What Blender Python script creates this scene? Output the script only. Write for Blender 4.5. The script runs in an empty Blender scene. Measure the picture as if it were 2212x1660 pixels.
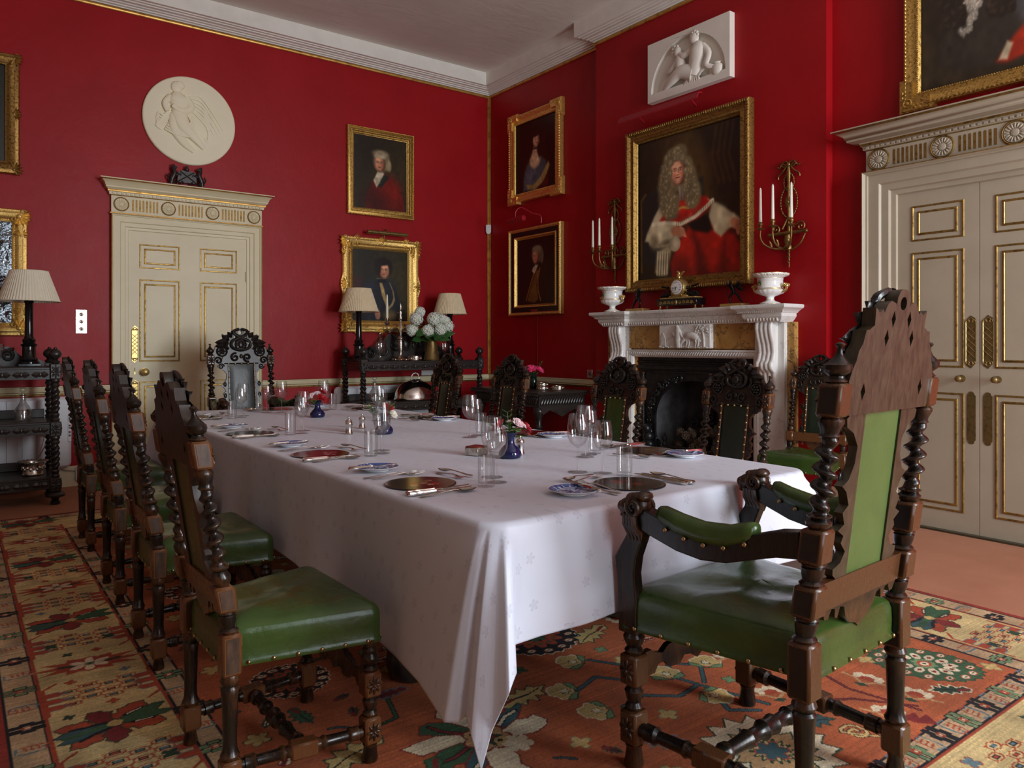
import bpy, math, random
import numpy as np
from mathutils import Matrix, Vector, geometry
PI = math.pi
random.seed(7)
RNG = np.random.default_rng(11)
SC = bpy.context.scene
COL = SC.collection

# ------------------------------------------------------------------ camera
FPX, CX, HY = 1625.0, 1106.0, 744.5           # focal length, centre column and horizon row in the 2212 x 1660 frame
cam_d = bpy.data.cameras.new('camera')
cam_d.sensor_width = 36.0
cam_d.lens = FPX / 2212 * 36.0
cam_d.shift_y = -(830.0 - HY) / 2212
cam_d.clip_start = 0.05
cam = bpy.data.objects.new('camera', cam_d)
COL.objects.link(cam)
cam.location = (-5.126, -7.342, 1.2)
cam.rotation_euler = (PI / 2, 0, -math.radians(36.65))
SC.camera = cam

# ------------------------------------------------------------------ view, sky, daylight
SC.view_settings.view_transform = 'Standard'
SC.view_settings.look = 'None'
SC.view_settings.gamma = 1
SC.view_settings.exposure = 0.0
SC.view_settings.use_curve_mapping = False
SC.cycles.use_denoising = True
SC.cycles.max_bounces = 10
SC.cycles.diffuse_bounces = 5
SC.cycles.glossy_bounces = 4
SC.cycles.transmission_bounces = 8
SC.cycles.transparent_max_bounces = 24
SC.cycles.caustics_reflective = False
SC.cycles.caustics_refractive = False
SC.cycles.sample_clamp_indirect = 6
world = bpy.data.worlds.new('sky')
world.use_nodes = True
world.node_tree.nodes['Background'].inputs[0].default_value = (0.78, 0.86, 1.0, 1)
world.node_tree.nodes['Background'].inputs[1].default_value = 1.0
SC.world = world
ROOM_X0, ROOM_Y0, CEIL = -7.6, -9.7, 4.36
WINDOWS = [(-1.45, 1.35), (-3.9, 1.35)]          # centre x, width of the two sash windows in the wall behind the camera
WIN_Z0, WIN_Z1 = 0.55, 3.35
WIN_POWER = [315.0, 44.0]
for (wx, ww), pw in zip(WINDOWS, WIN_POWER):     # daylight coming in through the two windows
    ld = bpy.data.lights.new('window_daylight', 'AREA')
    ld.shape = 'RECTANGLE'
    ld.size, ld.size_y = ww, WIN_Z1 - WIN_Z0
    ld.energy = pw
    ld.color = (0.86, 0.94, 1.0)
    lo = bpy.data.objects.new('window_daylight', ld)
    COL.objects.link(lo)
    lo.location = (wx, ROOM_Y0 - 0.16, (WIN_Z0 + WIN_Z1) / 2)
    lo.rotation_euler = (PI / 2, 0, 0)

# ------------------------------------------------------------------ mesh helpers
def T(x, y, z): return Matrix.Translation((x, y, z))
def RX(a): return Matrix.Rotation(a, 4, 'X')
def RY(a): return Matrix.Rotation(a, 4, 'Y')
def RZ(a): return Matrix.Rotation(a, 4, 'Z')
def SCL(x, y, z): return Matrix.Diagonal((x, y, z, 1))
I4 = Matrix.Identity(4)
# wall frames: local x runs to the viewer's right along the wall, y up, z out into the room
BACKF = Matrix(((1, 0, 0, 0), (0, 0, -1, 0), (0, 1, 0, 0), (0, 0, 0, 1)))
RIGHTF = Matrix(((0, 0, -1, 0), (-1, 0, 0, 0), (0, 1, 0, 0), (0, 0, 0, 1)))
def back_at(u, v, w=0): return T(u, -w, v) @ BACKF
def right_at(u, v, w=0): return T(-w, u, v) @ RIGHTF

def link(name, data, parent=None):
    o = bpy.data.objects.new(name, data)
    COL.objects.link(o)
    if parent is not None: o.parent = parent
    return o
def tag(o, label=None, cat=None, group=None, kind=None):
    if label: o['label'] = label
    if cat: o['category'] = cat
    if group: o['group'] = group
    if kind: o['kind'] = kind
    return o
def thing(name, label, cat, M=I4, group=None, kind=None):
    o = link(name, None)
    o.matrix_basis = M
    o.empty_display_size = 0.05
    return tag(o, label, cat, group, kind)
def copy_tree(o, parent=None):
    c = o.copy(); COL.objects.link(c); c.parent = parent
    for k in ('label', 'group'):
        if k in c and parent is None: del c[k]
    for ch in list(o.children): copy_tree(ch, c)
    return c

class MB:
    """collects pieces and links them as ONE mesh object"""
    def __init__(s): s.v = []; s.f = []; s.m = []
    def add(s, vs, fs, m=0, M=None):
        b = len(s.v)
        if M is not None: vs = [M @ Vector(v) for v in vs]
        s.v += [tuple(v) for v in vs]
        s.f += [tuple(i + b for i in f) for f in fs]
        s.m += [m] * len(fs)
        return s
    def box(s, a, b, m=0, M=None, ch=0.0):
        x0, x1 = sorted((a[0], b[0])); y0, y1 = sorted((a[1], b[1])); z0, z1 = sorted((a[2], b[2]))
        if ch <= 0:
            vs = [(x, y, z) for z in (z0, z1) for y in (y0, y1) for x in (x0, x1)]
            return s.add(vs, [(0, 2, 3, 1), (4, 5, 7, 6), (0, 1, 5, 4), (2, 6, 7, 3), (0, 4, 6, 2), (1, 3, 7, 5)], m, M)
        c = min(ch, (x1 - x0) * .49, (y1 - y0) * .49, (z1 - z0) * .49)
        def ring(z, i): return [(x0 + i, y0 + i + 0, z), (x1 - i, y0 + i, z), (x1 - i, y1 - i, z), (x0 + i, y1 - i, z)]
        def oct(z, i):
            return [(x0 + c, y0 + i, z), (x1 - c, y0 + i, z), (x1 - i, y0 + c, z), (x1 - i, y1 - c, z), (x1 - c, y1 - i, z), (x0 + c, y1 - i, z), (x0 + i, y1 - c, z), (x0 + i, y0 + c, z)]
        vs = oct(z0, c) + oct(z0 + c, 0) + oct(z1 - c, 0) + oct(z1, c)
        fs = [tuple(reversed(range(8))), tuple(range(24, 32))]
        for k in range(3):
            for i in range(8):
                j = (i + 1) % 8
                fs.append((k * 8 + i, k * 8 + j, k * 8 + 8 + j, k * 8 + 8 + i))
        return s.add(vs, fs, m, M)
    def lathe(s, prof, seg=16, m=0, M=None, caps=True, wob=None):
        vs = []; fs = []
        n = len(prof)
        for r, z in prof:
            for i in range(seg):
                a = 2 * PI * i / seg
                rr = r * (wob(a, z) if wob else 1)
                vs.append((rr * math.cos(a), rr * math.sin(a), z))
        for k in range(n - 1):
            for i in range(seg):
                j = (i + 1) % seg
                fs.append((k * seg + i, k * seg + j, k * seg + seg + j, k * seg + seg + i))
        if caps:
            fs.append(tuple(reversed(range(seg)))); fs.append(tuple(range((n - 1) * seg, n * seg)))
        return s.add(vs, fs, m, M)
    def rings(s, rs, m=0, M=None, cap0=True, cap1=True, closed=True):
        """rs: list of equally long point rings"""
        n = len(rs[0]); vs = [p for r in rs for p in r]; fs = []
        for k in range(len(rs) - 1):
            for i in range(n if closed else n - 1):
                j = (i + 1) % n
                fs.append((k * n + i, k * n + j, k * n + n + j, k * n + n + i))
        if cap0: fs.append(tuple(reversed(range(n))))
        if cap1: fs.append(tuple(range((len(rs) - 1) * n, len(rs) * n)))
        return s.add(vs, fs, m, M)
    def tube(s, pts, r, seg=8, m=0, M=None, closed=False, flat=1.0):
        P = [Vector(p) for p in pts]; n = len(P)
        R = r if hasattr(r, '__len__') else [r] * n
        up = None; rs = []
        for i in range(n):
            if closed: t = P[(i + 1) % n] - P[i - 1]
            else: t = P[min(i + 1, n - 1)] - P[max(i - 1, 0)]
            if t.length < 1e-9: t = Vector((0, 0, 1))
            t.normalize()
            if up is None:
                up = Vector((0, 0, 1)) if abs(t.z) < .9 else Vector((1, 0, 0))
            a = (up - t * up.dot(t))
            if a.length < 1e-6: a = t.orthogonal()
            a.normalize(); b = t.cross(a); up = a
            rs.append([tuple(P[i] + a * (R[i] * flat * math.cos(2 * PI * k / seg)) + b * (R[i] * math.sin(2 * PI * k / seg))) for k in range(seg)])
        if closed:
            rs.append(rs[0])
            return s.rings(rs, m, M, False, False)
        return s.rings(rs, m, M)
    def ell(s, c, r, m=0, M=None, seg=12, rings=8):
        rx, ry, rz = r if hasattr(r, '__len__') else (r, r, r)
        L = T(*c) @ SCL(rx, ry, rz)
        if M is not None: L = M @ L
        prof = [(math.sin(PI * k / rings), -math.cos(PI * k / rings)) for k in range(1, rings)]
        prof = [(.02, -1.0)] + prof + [(.02, 1.0)]
        return s.lathe(prof, seg, m, L)
    def torus(s, c, R, r, m=0, M=None, seg=24, sec=8, sx=1.0, sy=1.0):
        pts = [(c[0] + R * sx * math.cos(2 * PI * i / seg), c[1] + R * sy * math.sin(2 * PI * i / seg), c[2]) for i in range(seg)]
        return s.tube(pts, r, sec, m, M, closed=True)
    def plate(s, outline, z0, z1, holes=(), m=0, M=None):
        """flat outline (x, y) with holes, given thickness from z0 to z1"""
        loops = [list(outline)] + [list(h) for h in holes]
        tri = geometry.tessellate_polygon([[Vector((p[0], p[1], 0)) for p in L] for L in loops])
        flat = [p for L in loops for p in L]; n = len(flat)
        vs = [(p[0], p[1], z0) for p in flat] + [(p[0], p[1], z1) for p in flat]
        fs = []
        for t in tri:
            a, b, c = [flat[i] for i in t]
            ar = (b[0] - a[0]) * (c[1] - a[1]) - (b[1] - a[1]) * (c[0] - a[0])
            u = tuple(t) if ar > 0 else tuple(reversed(t))
            fs.append(tuple(i + n for i in u)); fs.append(tuple(reversed(u)))
        o = 0
        for li, L in enumerate(loops):
            k = len(L)
            ar = sum(L[i][0] * L[(i + 1) % k][1] - L[(i + 1) % k][0] * L[i][1] for i in range(k))
            fwd = (ar > 0) == (li == 0)
            for i in range(k):
                j = (i + 1) % k
                q = (o + i, o + j, o + j + n, o + i + n)
                fs.append(q if fwd else tuple(reversed(q)))
            o += k
        return s.add(vs, fs, m, M)
    def frame(s, w, h, prof, m=0, M=None, ears=None):
        """mitred rectangular frame of outer size w x h; prof: (inset from outer edge, height)"""
        rs = []
        for d, z in prof:
            x, y = w / 2 - d, h / 2 - d
            rs.append([(-x, -y, z), (x, -y, z), (x, y, z), (-x, y, z)])
        return s.rings(rs, m, M, False, False)
    def quad_grid(s, fn, nu, nv, m=0, M=None):
        vs = [fn(i / nu, j / nv) for j in range(nv + 1) for i in range(nu + 1)]
        fs = [(j * (nu + 1) + i, j * (nu + 1) + i + 1, (j + 1) * (nu + 1) + i + 1, (j + 1) * (nu + 1) + i) for j in range(nv) for i in range(nu)]
        return s.add(vs, fs, m, M)
    def warp(s, fn, start=0):
        s.v[start:] = [tuple(fn(*v)) for v in s.v[start:]]
        return s
    def mesh(s, name, mats, angle=40):
        me = bpy.data.meshes.new(name)
        me.from_pydata(s.v, [], s.f)
        for mt in (mats if isinstance(mats, (list, tuple)) else [mats]): me.materials.append(mt)
        if len(set(s.m)) > 1: me.polygons.foreach_set('material_index', s.m)
        me.polygons.foreach_set('use_smooth', [True] * len(s.f))
        me.set_sharp_from_angle(angle=math.radians(angle))
        me.update()
        return me
    def build(s, name, mats, parent=None, bevel=0, angle=40):
        o = link(name, s.mesh(name, mats, angle), parent)
        if bevel:
            b = o.modifiers.new('bevel', 'BEVEL'); b.width = bevel; b.segments = 2; b.limit_method = 'ANGLE'; b.angle_limit = math.radians(35)
        return o

def circle(cx, cy, r, n=16, ry=None, a0=0):
    ry = ry or r
    return [(cx + r * math.cos(a0 + 2 * PI * i / n), cy + ry * math.sin(a0 + 2 * PI * i / n)) for i in range(n)]
def spiral(cx, cy, r0, r1, a0, turns, n=24, z=0):
    out = []
    for i in range(n + 1):
        t = i / n; r = r0 + (r1 - r0) * t; a = a0 + turns * 2 * PI * t
        out.append((cx + r * math.cos(a), cy + r * math.sin(a), z))
    return out
def smooth_path(pts, n=6):
    """Catmull-Rom through pts"""
    P = [Vector(p) for p in pts]; out = []
    for i in range(len(P) - 1):
        p0, p1, p2, p3 = P[max(i - 1, 0)], P[i], P[i + 1], P[min(i + 2, len(P) - 1)]
        for k in range(n):
            t = k / n
            out.append(tuple(.5 * ((2 * p1) + (p2 - p0) * t + (2 * p0 - 5 * p1 + 4 * p2 - p3) * t * t + (3 * p1 - p0 - 3 * p2 + p3) * t ** 3)))
    out.append(tuple(P[-1]))
    return out
def leaf(mb, base, tip, width, lift=0.004, m=0, M=None, curl=0.0, normal=(0, 0, 1)):
    """a solid pointed leaf with a raised midrib from base to tip"""
    b, t = Vector(base), Vector(tip); d = t - b; n = Vector(normal).normalized()
    sd = d.cross(n)
    if sd.length < 1e-9: sd = d.orthogonal()
    sd.normalize(); n = sd.cross(d).normalized() * 1.0
    rs = []
    for k, w in ((0, .12), (.2, .7), (.45, 1), (.7, .72), (.88, .34), (1, .04)):
        c = b + d * k + n * (curl * k * k)
        rs.append([tuple(c - sd * width * w), tuple(c + n * lift), tuple(c + sd * width * w), tuple(c - n * lift * .4)])
    return mb.rings(rs, m, M)

# ------------------------------------------------------------------ material helpers
def srgb(r, g, b):
    def f(c):
        c /= 255.0
        return c / 12.92 if c <= .04045 else ((c + .055) / 1.055) ** 2.4
    return (f(r), f(g), f(b))
class NT:
    def __init__(s, name):
        s.mat = bpy.data.materials.new(name); s.mat.use_nodes = True
        s.t = s.mat.node_tree; s.n = s.t.nodes; s.bsdf = s.n['Principled BSDF']; s.out = s.n['Material Output']
    def new(s, ty, **kw):
        nd = s.n.new(ty)
        for k, v in kw.items(): setattr(nd, k, v)
        return nd
    def link(s, a, b): s.t.links.new(a, b)
    def put(s, sock, v):
        if hasattr(v, 'is_output') or isinstance(v, bpy.types.NodeSocket): s.link(v, sock)
        else:
            if isinstance(v, tuple) and len(v) == 3 and sock.type == 'RGBA': v = (*v, 1)
            sock.default_value = v
    def coord(s, kind='Object'):
        return s.new('ShaderNodeTexCoord').outputs[kind]
    def mapping(s, vec, scale=(1, 1, 1), rot=(0, 0, 0)):
        n = s.new('ShaderNodeMapping'); s.link(vec, n.inputs[0])
        n.inputs['Scale'].default_value = scale; n.inputs['Rotation'].default_value = rot
        return n.outputs[0]
    def noise(s, vec, scale, detail=4, rough=.55, dist=0.0):
        n = s.new('ShaderNodeTexNoise'); s.link(vec, n.inputs['Vector'])
        n.inputs['Scale'].default_value = scale; n.inputs['Detail'].default_value = detail
        n.inputs['Roughness'].default_value = rough; n.inputs['Distortion'].default_value = dist
        return n.outputs['Fac']
    def ramp(s, fac, stops):
        n = s.new('ShaderNodeValToRGB'); s.link(fac, n.inputs[0])
        e = n.color_ramp.elements
        while len(e) < len(stops): e.new(.5)
        for el, (p, c) in zip(e, stops):
            el.position = p; el.color = (*c, 1) if isinstance(c, tuple) else (c, c, c, 1)
        return n.outputs[0]
    def math(s, op, a, b=0.0, c=None):
        n = s.new('ShaderNodeMath', operation=op)
        s.put(n.inputs[0], a); s.put(n.inputs[1], b)
        if c is not None: s.put(n.inputs[2], c)
        return n.outputs[0]
    def mix(s, fac, a, b):
        n = s.new('ShaderNodeMix', data_type='RGBA')
        s.put(n.inputs[0], fac); s.put(n.inputs[6], a); s.put(n.inputs[7], b)
        return n.outputs[2]
    def bump(s, h, strength=.3, dist=.01, prev=None):
        n = s.new('ShaderNodeBump'); s.link(h, n.inputs['Height'])
        n.inputs['Strength'].default_value = strength; n.inputs['Distance'].default_value = dist
        if prev is not None: s.link(prev, n.inputs['Normal'])
        return n.outputs[0]
    def set(s, **kw):
        for k, v in kw.items(): s.put(s.bsdf.inputs[k.replace('_', ' ')], v)
        return s.mat
def simple(name, c, rough=.5, metal=0.0, c2=None, scale=20, bump=0.0, bscale=None, lo=.4, hi=.65, spec=None, bd=.005):
    N = NT(name); co = N.coord()
    if c2 is not None: N.set(Base_Color=N.ramp(N.noise(co, scale), [(lo, c), (hi, c2)]))
    else: N.set(Base_Color=c)
    N.set(Roughness=rough, Metallic=metal)
    if spec is not None: N.bsdf.inputs['Specular IOR Level'].default_value = spec
    if bump: N.set(Normal=N.bump(N.noise(co, bscale or scale * 2), bump, bd))
    return N.mat
# ------------------------------------------------------------------ materials
def m_wall():
    N = NT('red_paint'); co = N.coord()
    big = N.ramp(N.noise(co, 1.3, 5, .6), [(.35, (.32, .0040, .0075)), (.62, (.37, .0062, .0105)), (.75, (.39, .0095, .0140))])
    N.set(Base_Color=big, Roughness=N.math('MULTIPLY_ADD', N.noise(co, 3.0, 4), .16, .36)); N.bsdf.inputs['Specular IOR Level'].default_value = .26
    n1 = N.bump(N.noise(co, 9, 5, .6), .10, .02)
    st = N.noise(N.mapping(co, (55, 55, 3)), 1.0, 3, .6)
    N.set(Normal=N.bump(st, .06, .004, n1))
    return N.mat
def m_ceiling():
    N = NT('ceiling_paint'); co = N.coord()
    N.set(Base_Color=N.ramp(N.noise(co, 1.1, 6, .6), [(.35, (.72, .66, .60)), (.65, (.80, .74, .68))]), Roughness=.85)
    N.set(Normal=N.bump(N.noise(N.mapping(co, (1, 2.2, 1)), 5, 6, .65, .6), .25, .02))
    return N.mat
def m_floor():
    N = NT('orange_carpet'); co = N.coord()
    c = N.ramp(N.noise(co, 2.2, 4, .6), [(.3, (.43, .180, .098)), (.7, (.52, .235, .132))])
    f = N.noise(co, 260, 2, .7)
    N.set(Base_Color=N.mix(N.math('MULTIPLY', f, .35), c, (.28, .095, .05)), Roughness=.95)
    N.set(Normal=N.bump(f, .5, .004))
    return N.mat
def m_cream(name='cream_paint', a=(.60, .545, .405), b=(.66, .60, .46), r=.42):
    N = NT(name); co = N.coord()
    N.set(Base_Color=N.ramp(N.noise(co, 2.5, 5, .6), [(.35, a), (.65, b)]), Roughness=r)
    N.set(Normal=N.bump(N.noise(N.mapping(co, (40, 40, 3)), 1, 3), .05, .004))
    return N.mat
def m_gold(name, a, b, r=.36, sc=60, bs=.35):
    N = NT(name); co = N.coord()
    n = N.noise(co, sc, 4, .6)
    N.set(Base_Color=N.ramp(n, [(.34, b), (.52, a)]), Metallic=.85, Roughness=r)
    N.set(Normal=N.bump(N.noise(co, sc * 2.5, 4, .6), bs, .004))
    return N.mat
def m_wood(name, dark, warm, r=.27, lo=.57, hi=.88, sc=7, point=True):
    N = NT(name); co = N.coord()
    n = N.noise(N.mapping(co, (2.2, 2.2, 1)), sc, 6, .62, .4)
    gr = N.noise(N.mapping(co, (130, 130, 7)), 1.0, 4, .6)
    fac = N.math('ADD', N.math('MULTIPLY', n, .75), N.math('MULTIPLY', gr, .25))
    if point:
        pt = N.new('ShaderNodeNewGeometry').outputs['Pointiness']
        fac = N.math('ADD', fac, N.math('MULTIPLY', N.math('SUBTRACT', pt, .5), 3.0))  # raised edges warmed: rubbed brown, with sheen highlights put into the colour
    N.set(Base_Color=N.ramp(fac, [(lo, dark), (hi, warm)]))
    N.set(Roughness=N.math('MULTIPLY_ADD', gr, .18, r - .06))
    N.set(Normal=N.bump(gr, .12, .002))
    return N.mat
def m_leather(name, a, b, r=.25):
    N = NT(name); co = N.coord()
    N.set(Base_Color=N.ramp(N.noise(co, 5, 4, .55, .5), [(.36, a), (.64, b)]))
    N.set(Roughness=N.math('MULTIPLY_ADD', N.noise(co, 9, 3), .22, r - .10))
    n1 = N.bump(N.noise(co, 9, 3, .5, .3), .18, .02)
    v = N.new('ShaderNodeTexVoronoi'); N.link(co, v.inputs['Vector']); v.inputs['Scale'].default_value = 380
    N.set(Normal=N.bump(v.outputs['Distance'], .10, .0015, n1))
    return N.mat
def m_marble(name, base, vein, sc=3.0, r=.28, lo=.47, hi=.52, base2=None):
    N = NT(name); co = N.coord()
    w = N.noise(co, sc, 9, .68, .9)
    v = N.math('ABSOLUTE', N.math('SUBTRACT', w, .5))
    body = N.ramp(N.noise(co, sc * 1.4, 4), [(.35, base), (.65, base2 or base)])
    N.set(Base_Color=N.mix(N.ramp(v, [(.0, 1.0), (hi - lo, 0.0)]), body, vein), Roughness=r)
    return N.mat
def m_glass(name='clear_glass', tint=(.985, .99, .99), edge=(.84, .87, .87), r=.0, k=1.0):
    N = NT(name)
    tr = N.new('ShaderNodeBsdfTransparent'); gl = N.new('ShaderNodeBsdfGlossy'); gl.inputs['Roughness'].default_value = r
    lw = N.new('ShaderNodeLayerWeight'); lw.inputs['Blend'].default_value = .5
    N.link(N.mix(N.math('POWER', lw.outputs['Facing'], 2.5), tint, edge), tr.inputs['Color'])
    fr = N.math('MULTIPLY_ADD', N.math('POWER', lw.outputs['Facing'], 5.0), .6, .085 * k)   # Schlick's fresnel, same from both sides
    ms = N.new('ShaderNodeMixShader')
    N.link(fr, ms.inputs[0]); N.link(tr.outputs[0], ms.inputs[1]); N.link(gl.outputs[0], ms.inputs[2])
    N.link(ms.outputs[0], N.out.inputs[0])
    return N.mat
def m_painted(name, r=.35, bump=0.0, bsc=900, coat=0.0):
    """colours painted into the mesh's own colour attribute (a picture's paint, a rug's dyed wool)"""
    N = NT(name)
    a = N.new('ShaderNodeAttribute', attribute_name='paint')
    N.set(Base_Color=a.outputs['Color'], Roughness=r)
    if bump: N.set(Normal=N.bump(N.noise(N.coord(), bsc, 2, .7), bump, .003))
    return N.mat
MAT = dict(
    red=m_wall(), ceil=m_ceiling(), floor=m_floor(), cream=m_cream(a=(.71, .62, .39), b=(.77, .68, .44)), cream2=m_cream('dimmed_cream_paint', (.40, .335, .245), (.45, .375, .28), .42),  # cream2: the same cream with dimmer, reddish light put into its colour
    cornice=simple('cornice_white', (.86, .83, .76), .7, c2=(.80, .77, .70), scale=6),
    giltwood=m_gold('gilt_moulding', (.62, .36, .10), (.40, .20, .05), .40, 14, .15),
    giltline=m_gold('gilt_line', (.42, .26, .075), (.20, .115, .03), .38, 40, .25),
    giltflute=m_gold('gilt_flutes', (.30, .18, .05), (.16, .09, .025), .5, 40, .2),
    gold=m_gold('gilt_frame', (.60, .37, .10), (.22, .12, .03), .34, 70, .5),
    goldbright=m_gold('bright_gilt', (.90, .62, .20), (.50, .29, .07), .30, 90, .5),
    golddark=m_gold('old_gilt', (.40, .235, .065), (.13, .07, .02), .38, 60, .5),
    ormolu=m_gold('gilt_bronze', (.30, .18, .06), (.10, .058, .022), .38, 120, .35),
    brass=m_gold('brass', (.60, .43, .16), (.40, .27, .09), .36, 30, .1),
    olbrass=m_gold('dull_brass', (.32, .225, .09), (.20, .135, .05), .36, 30, .1),
    silver=simple('silver', (.80, .78, .75), .16, 1.0, c2=(.66, .63, .59), scale=12),
    silverw=simple('worn_silver', (.72, .68, .62), .24, 1.0, c2=(.40, .34, .27), scale=40, bump=.25, bscale=90),
    wood=m_wood('dark_oak', (.010, .0062, .0040), (.125, .046, .015), .24, .59, 1.0),
    woodk=m_wood('black_oak', (.0085, .0060, .0045), (.085, .034, .013), .25, .60, 1.0),
    plank=m_wood('dark_brown_plank', (.011, .0075, .0055), (.050, .026, .014), .30, .36, .74, 20, False),
    woodb=m_wood('worn_brown_oak', (.022, .018, .010), (.078, .060, .032), .30, .32, .72, 24, False),
    ebony=m_wood('ebonised_oak', (.0075, .0068, .0065), (.030, .024, .021), .28, .5, .75),
    wooddk=m_wood('worn_dark_block', (.0065, .0048, .0040), (.028, .015, .008), .30, .42, .80, 14, False),
    woodred=m_wood('worn_red_block', (.034, .019, .012), (.115, .058, .032), .32, .38, .72, 26, False),
    leather=m_leather('green_leather', (.027, .056, .010), (.046, .088, .015)),
    leatherb=m_leather('green_leather_panel', (.062, .115, .026), (.080, .142, .034), .38),
    leatherd=m_leather('dark_green_leather', (.010, .018, .010), (.017, .028, .015), .30),
    leatherg=m_leather('sheen_grey_leather', (.022, .028, .028), (.055, .066, .065), .34),  # grey puts the window's sheen into the far armchair's leather colour
    stud=simple('brass_stud', (.42, .29, .14), .28, 1.0),
    studb=simple('bright_brass_stud', (.85, .66, .32), .25, 1.0),
    marble=m_marble('white_marble', (.74, .72, .69), (.52, .49, .47), 2.5, .30, .49, .503, (.80, .78, .75)),
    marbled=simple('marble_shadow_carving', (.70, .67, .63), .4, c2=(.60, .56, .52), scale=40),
    siena=m_marble('siena_marble', (.38, .185, .045), (.055, .032, .028), 5.0, .25, .48, .50, (.52, .30, .095)),
    iron=simple('black_iron', (.010, .010, .011), .30, 0.3, c2=(.026, .026, .029), scale=20, bump=.3, bscale=60),
    soot=simple('sooty_brick', (.055, .053, .056), .8, c2=(.11, .105, .11), scale=9, bump=.4),
    bronze=simple('black_bronze', (.010, .009, .010), .25, .5),
    plaster=simple('plaster_cast', (.93, .86, .62), .6, c2=(.95, .89, .66), scale=4),
    plasterw=simple('white_plaster', (.84, .79, .71), .55, c2=(.80, .75, .67), scale=4),
    candle=simple('wax', (.82, .78, .66), .45),
    shade=simple('pleated_cream_silk', (.74, .60, .38), .8, c2=(.80, .66, .44), scale=30),
    shadel=simple('pale_pleated_silk', (.82, .76, .58), .8, c2=(.86, .80, .64), scale=30),
    blackgloss=simple('black_lacquer', (.006, .006, .007), .12),
    plastic=simple('white_plastic', (.80, .80, .80), .35),
    radiator=simple('white_radiator', (.78, .79, .82), .35, c2=(.74, .75, .79), scale=3),
    grey=simple('grey_plastic', (.30, .31, .33), .4), dgrey=simple('dark_print', (.05, .05, .07), .5),
    porcelain=simple('white_porcelain', (.86, .85, .83), .10), giltpaint=simple('gilt_on_porcelain', (.62, .42, .15), .3, .7),
    cobalt=simple('cobalt_glass', (.005, .008, .058), .04, spec=.7),
    greenglass=simple('dark_green_glass', (.004, .018, .010), .06),
    glass=m_glass(), cutglass=m_glass('cut_glass', (.95, .965, .965), (.55, .58, .60), .03, 2.0),
    leafg=simple('leaf_green', (.045, .14, .022), .45, c2=(.085, .22, .035), scale=30),
    leafd=simple('dark_leaf', (.020, .075, .015), .38, c2=(.035, .11, .02), scale=30),
    hydra=simple('white_petal', (.80, .82, .76), .6, c2=(.72, .77, .62), scale=25),
    rosered=simple('red_petal', (.30, .006, .012), .5, c2=(.45, .012, .02), scale=40),
    rosepink=simple('pale_pink_petal', (.80, .56, .60), .55, c2=(.86, .70, .72), scale=40),
    rosehot=simple('hot_pink_petal', (.78, .035, .17), .5, c2=(.85, .10, .26), scale=40),
    rosewhite=simple('cream_petal', (.84, .80, .68), .55), maroon=simple('maroon_petal', (.09, .004, .012), .5),
    redbox=simple('red_leather', (.25, .02, .015), .45), mirror=simple('old_mirror', (.20, .22, .24), .12, 1.0, c2=(.08, .09, .10), scale=14, bump=.45, bscale=7, bd=.03),
    redlamp=simple('red_painted_metal', (.34, .008, .02), .38), stone=simple('yellow_marble', (.46, .27, .08), .3, c2=(.36, .20, .06), scale=20),
    cone=simple('pine_cone', (.085, .055, .034), .7, c2=(.15, .10, .062), scale=60), cable=simple('grey_cable', (.35, .34, .31), .5), redcable=simple('red_cable', (.30, .02, .03), .5),
)

# ------------------------------------------------------------------ the room shell
def sweep(mb, path, prof, m=0, close=False, mats=None):
    """profile (out from wall, z) carried along a plan polyline; the room lies to the right of the path's direction"""
    P = [Vector((p[0], p[1])) for p in path]; n = len(P); rs = []
    for i in range(n):
        d0 = (P[i] - P[i - 1]).normalized() if i else (P[1] - P[0]).normalized()
        d1 = (P[i + 1] - P[i]).normalized() if i < n - 1 else d0
        n0, n1 = Vector((d0.y, -d0.x)), Vector((d1.y, -d1.x))
        b = (n0 + n1); b = b / max(b.dot(n0), .2) if b.length > 1e-6 else n0
        rs.append([(P[i].x + b.x * w, P[i].y + b.y * w, z) for w, z in prof])
    k = len(prof); vs = [p for r in rs for p in r]
    for j in range(k - 1):
        mm = mats[j] if mats else m
        fs = [(i * k + j, (i + 1) * k + j, (i + 1) * k + j + 1, i * k + j + 1) for i in range(n - 1)]
        if j == 0: base = len(mb.v); mb.add(vs, fs, mm)
        else:
            mb.f += [tuple(q + base for q in f) for f in fs]; mb.m += [mm] * len(fs)
    b0 = base
    mb.f += [tuple(b0 + q for q in range(k)), tuple(b0 + (n - 1) * k + q for q in reversed(range(k)))]; mb.m += [m, m]
    return mb
def struct(name, mb, mats, parent=None, label=None, **kw):
    o = mb.build(name, mats, parent, **kw)
    if parent is None: tag(o, label, kind='structure')
    return o
BR = .08                                          # the chimney breast stands this far out of the fireplace wall
BY0, BY1 = -1.932, -4.349
FP = -3.14                                        # centre of the fireplace
struct('floor', MB().box((ROOM_X0 - .1, ROOM_Y0 - .1, -.10), (.5, .1, 0)), MAT['floor'], label='fitted orange carpet covering the floor')
struct('ceiling', MB().box((ROOM_X0 - .1, ROOM_Y0 - .1, CEIL), (.1, .1, CEIL + .1)), MAT['ceil'], label='plain plaster ceiling')
struct('wall_back', MB().box((ROOM_X0 - .1, 0, 0), (0.1, .1, CEIL)), MAT['red'], label='red painted wall with the single door')
struct('wall_left', MB().box((ROOM_X0 - .1, ROOM_Y0, 0), (ROOM_X0, 0, CEIL)), MAT['cream2'], label='unseen left wall, made pale to bounce light')  # out of view; pale rather than red, to bounce neutral fill
OP0, OP1, OPZ = FP + .64, FP - .64, 1.095          # hearth opening through the breast
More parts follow.
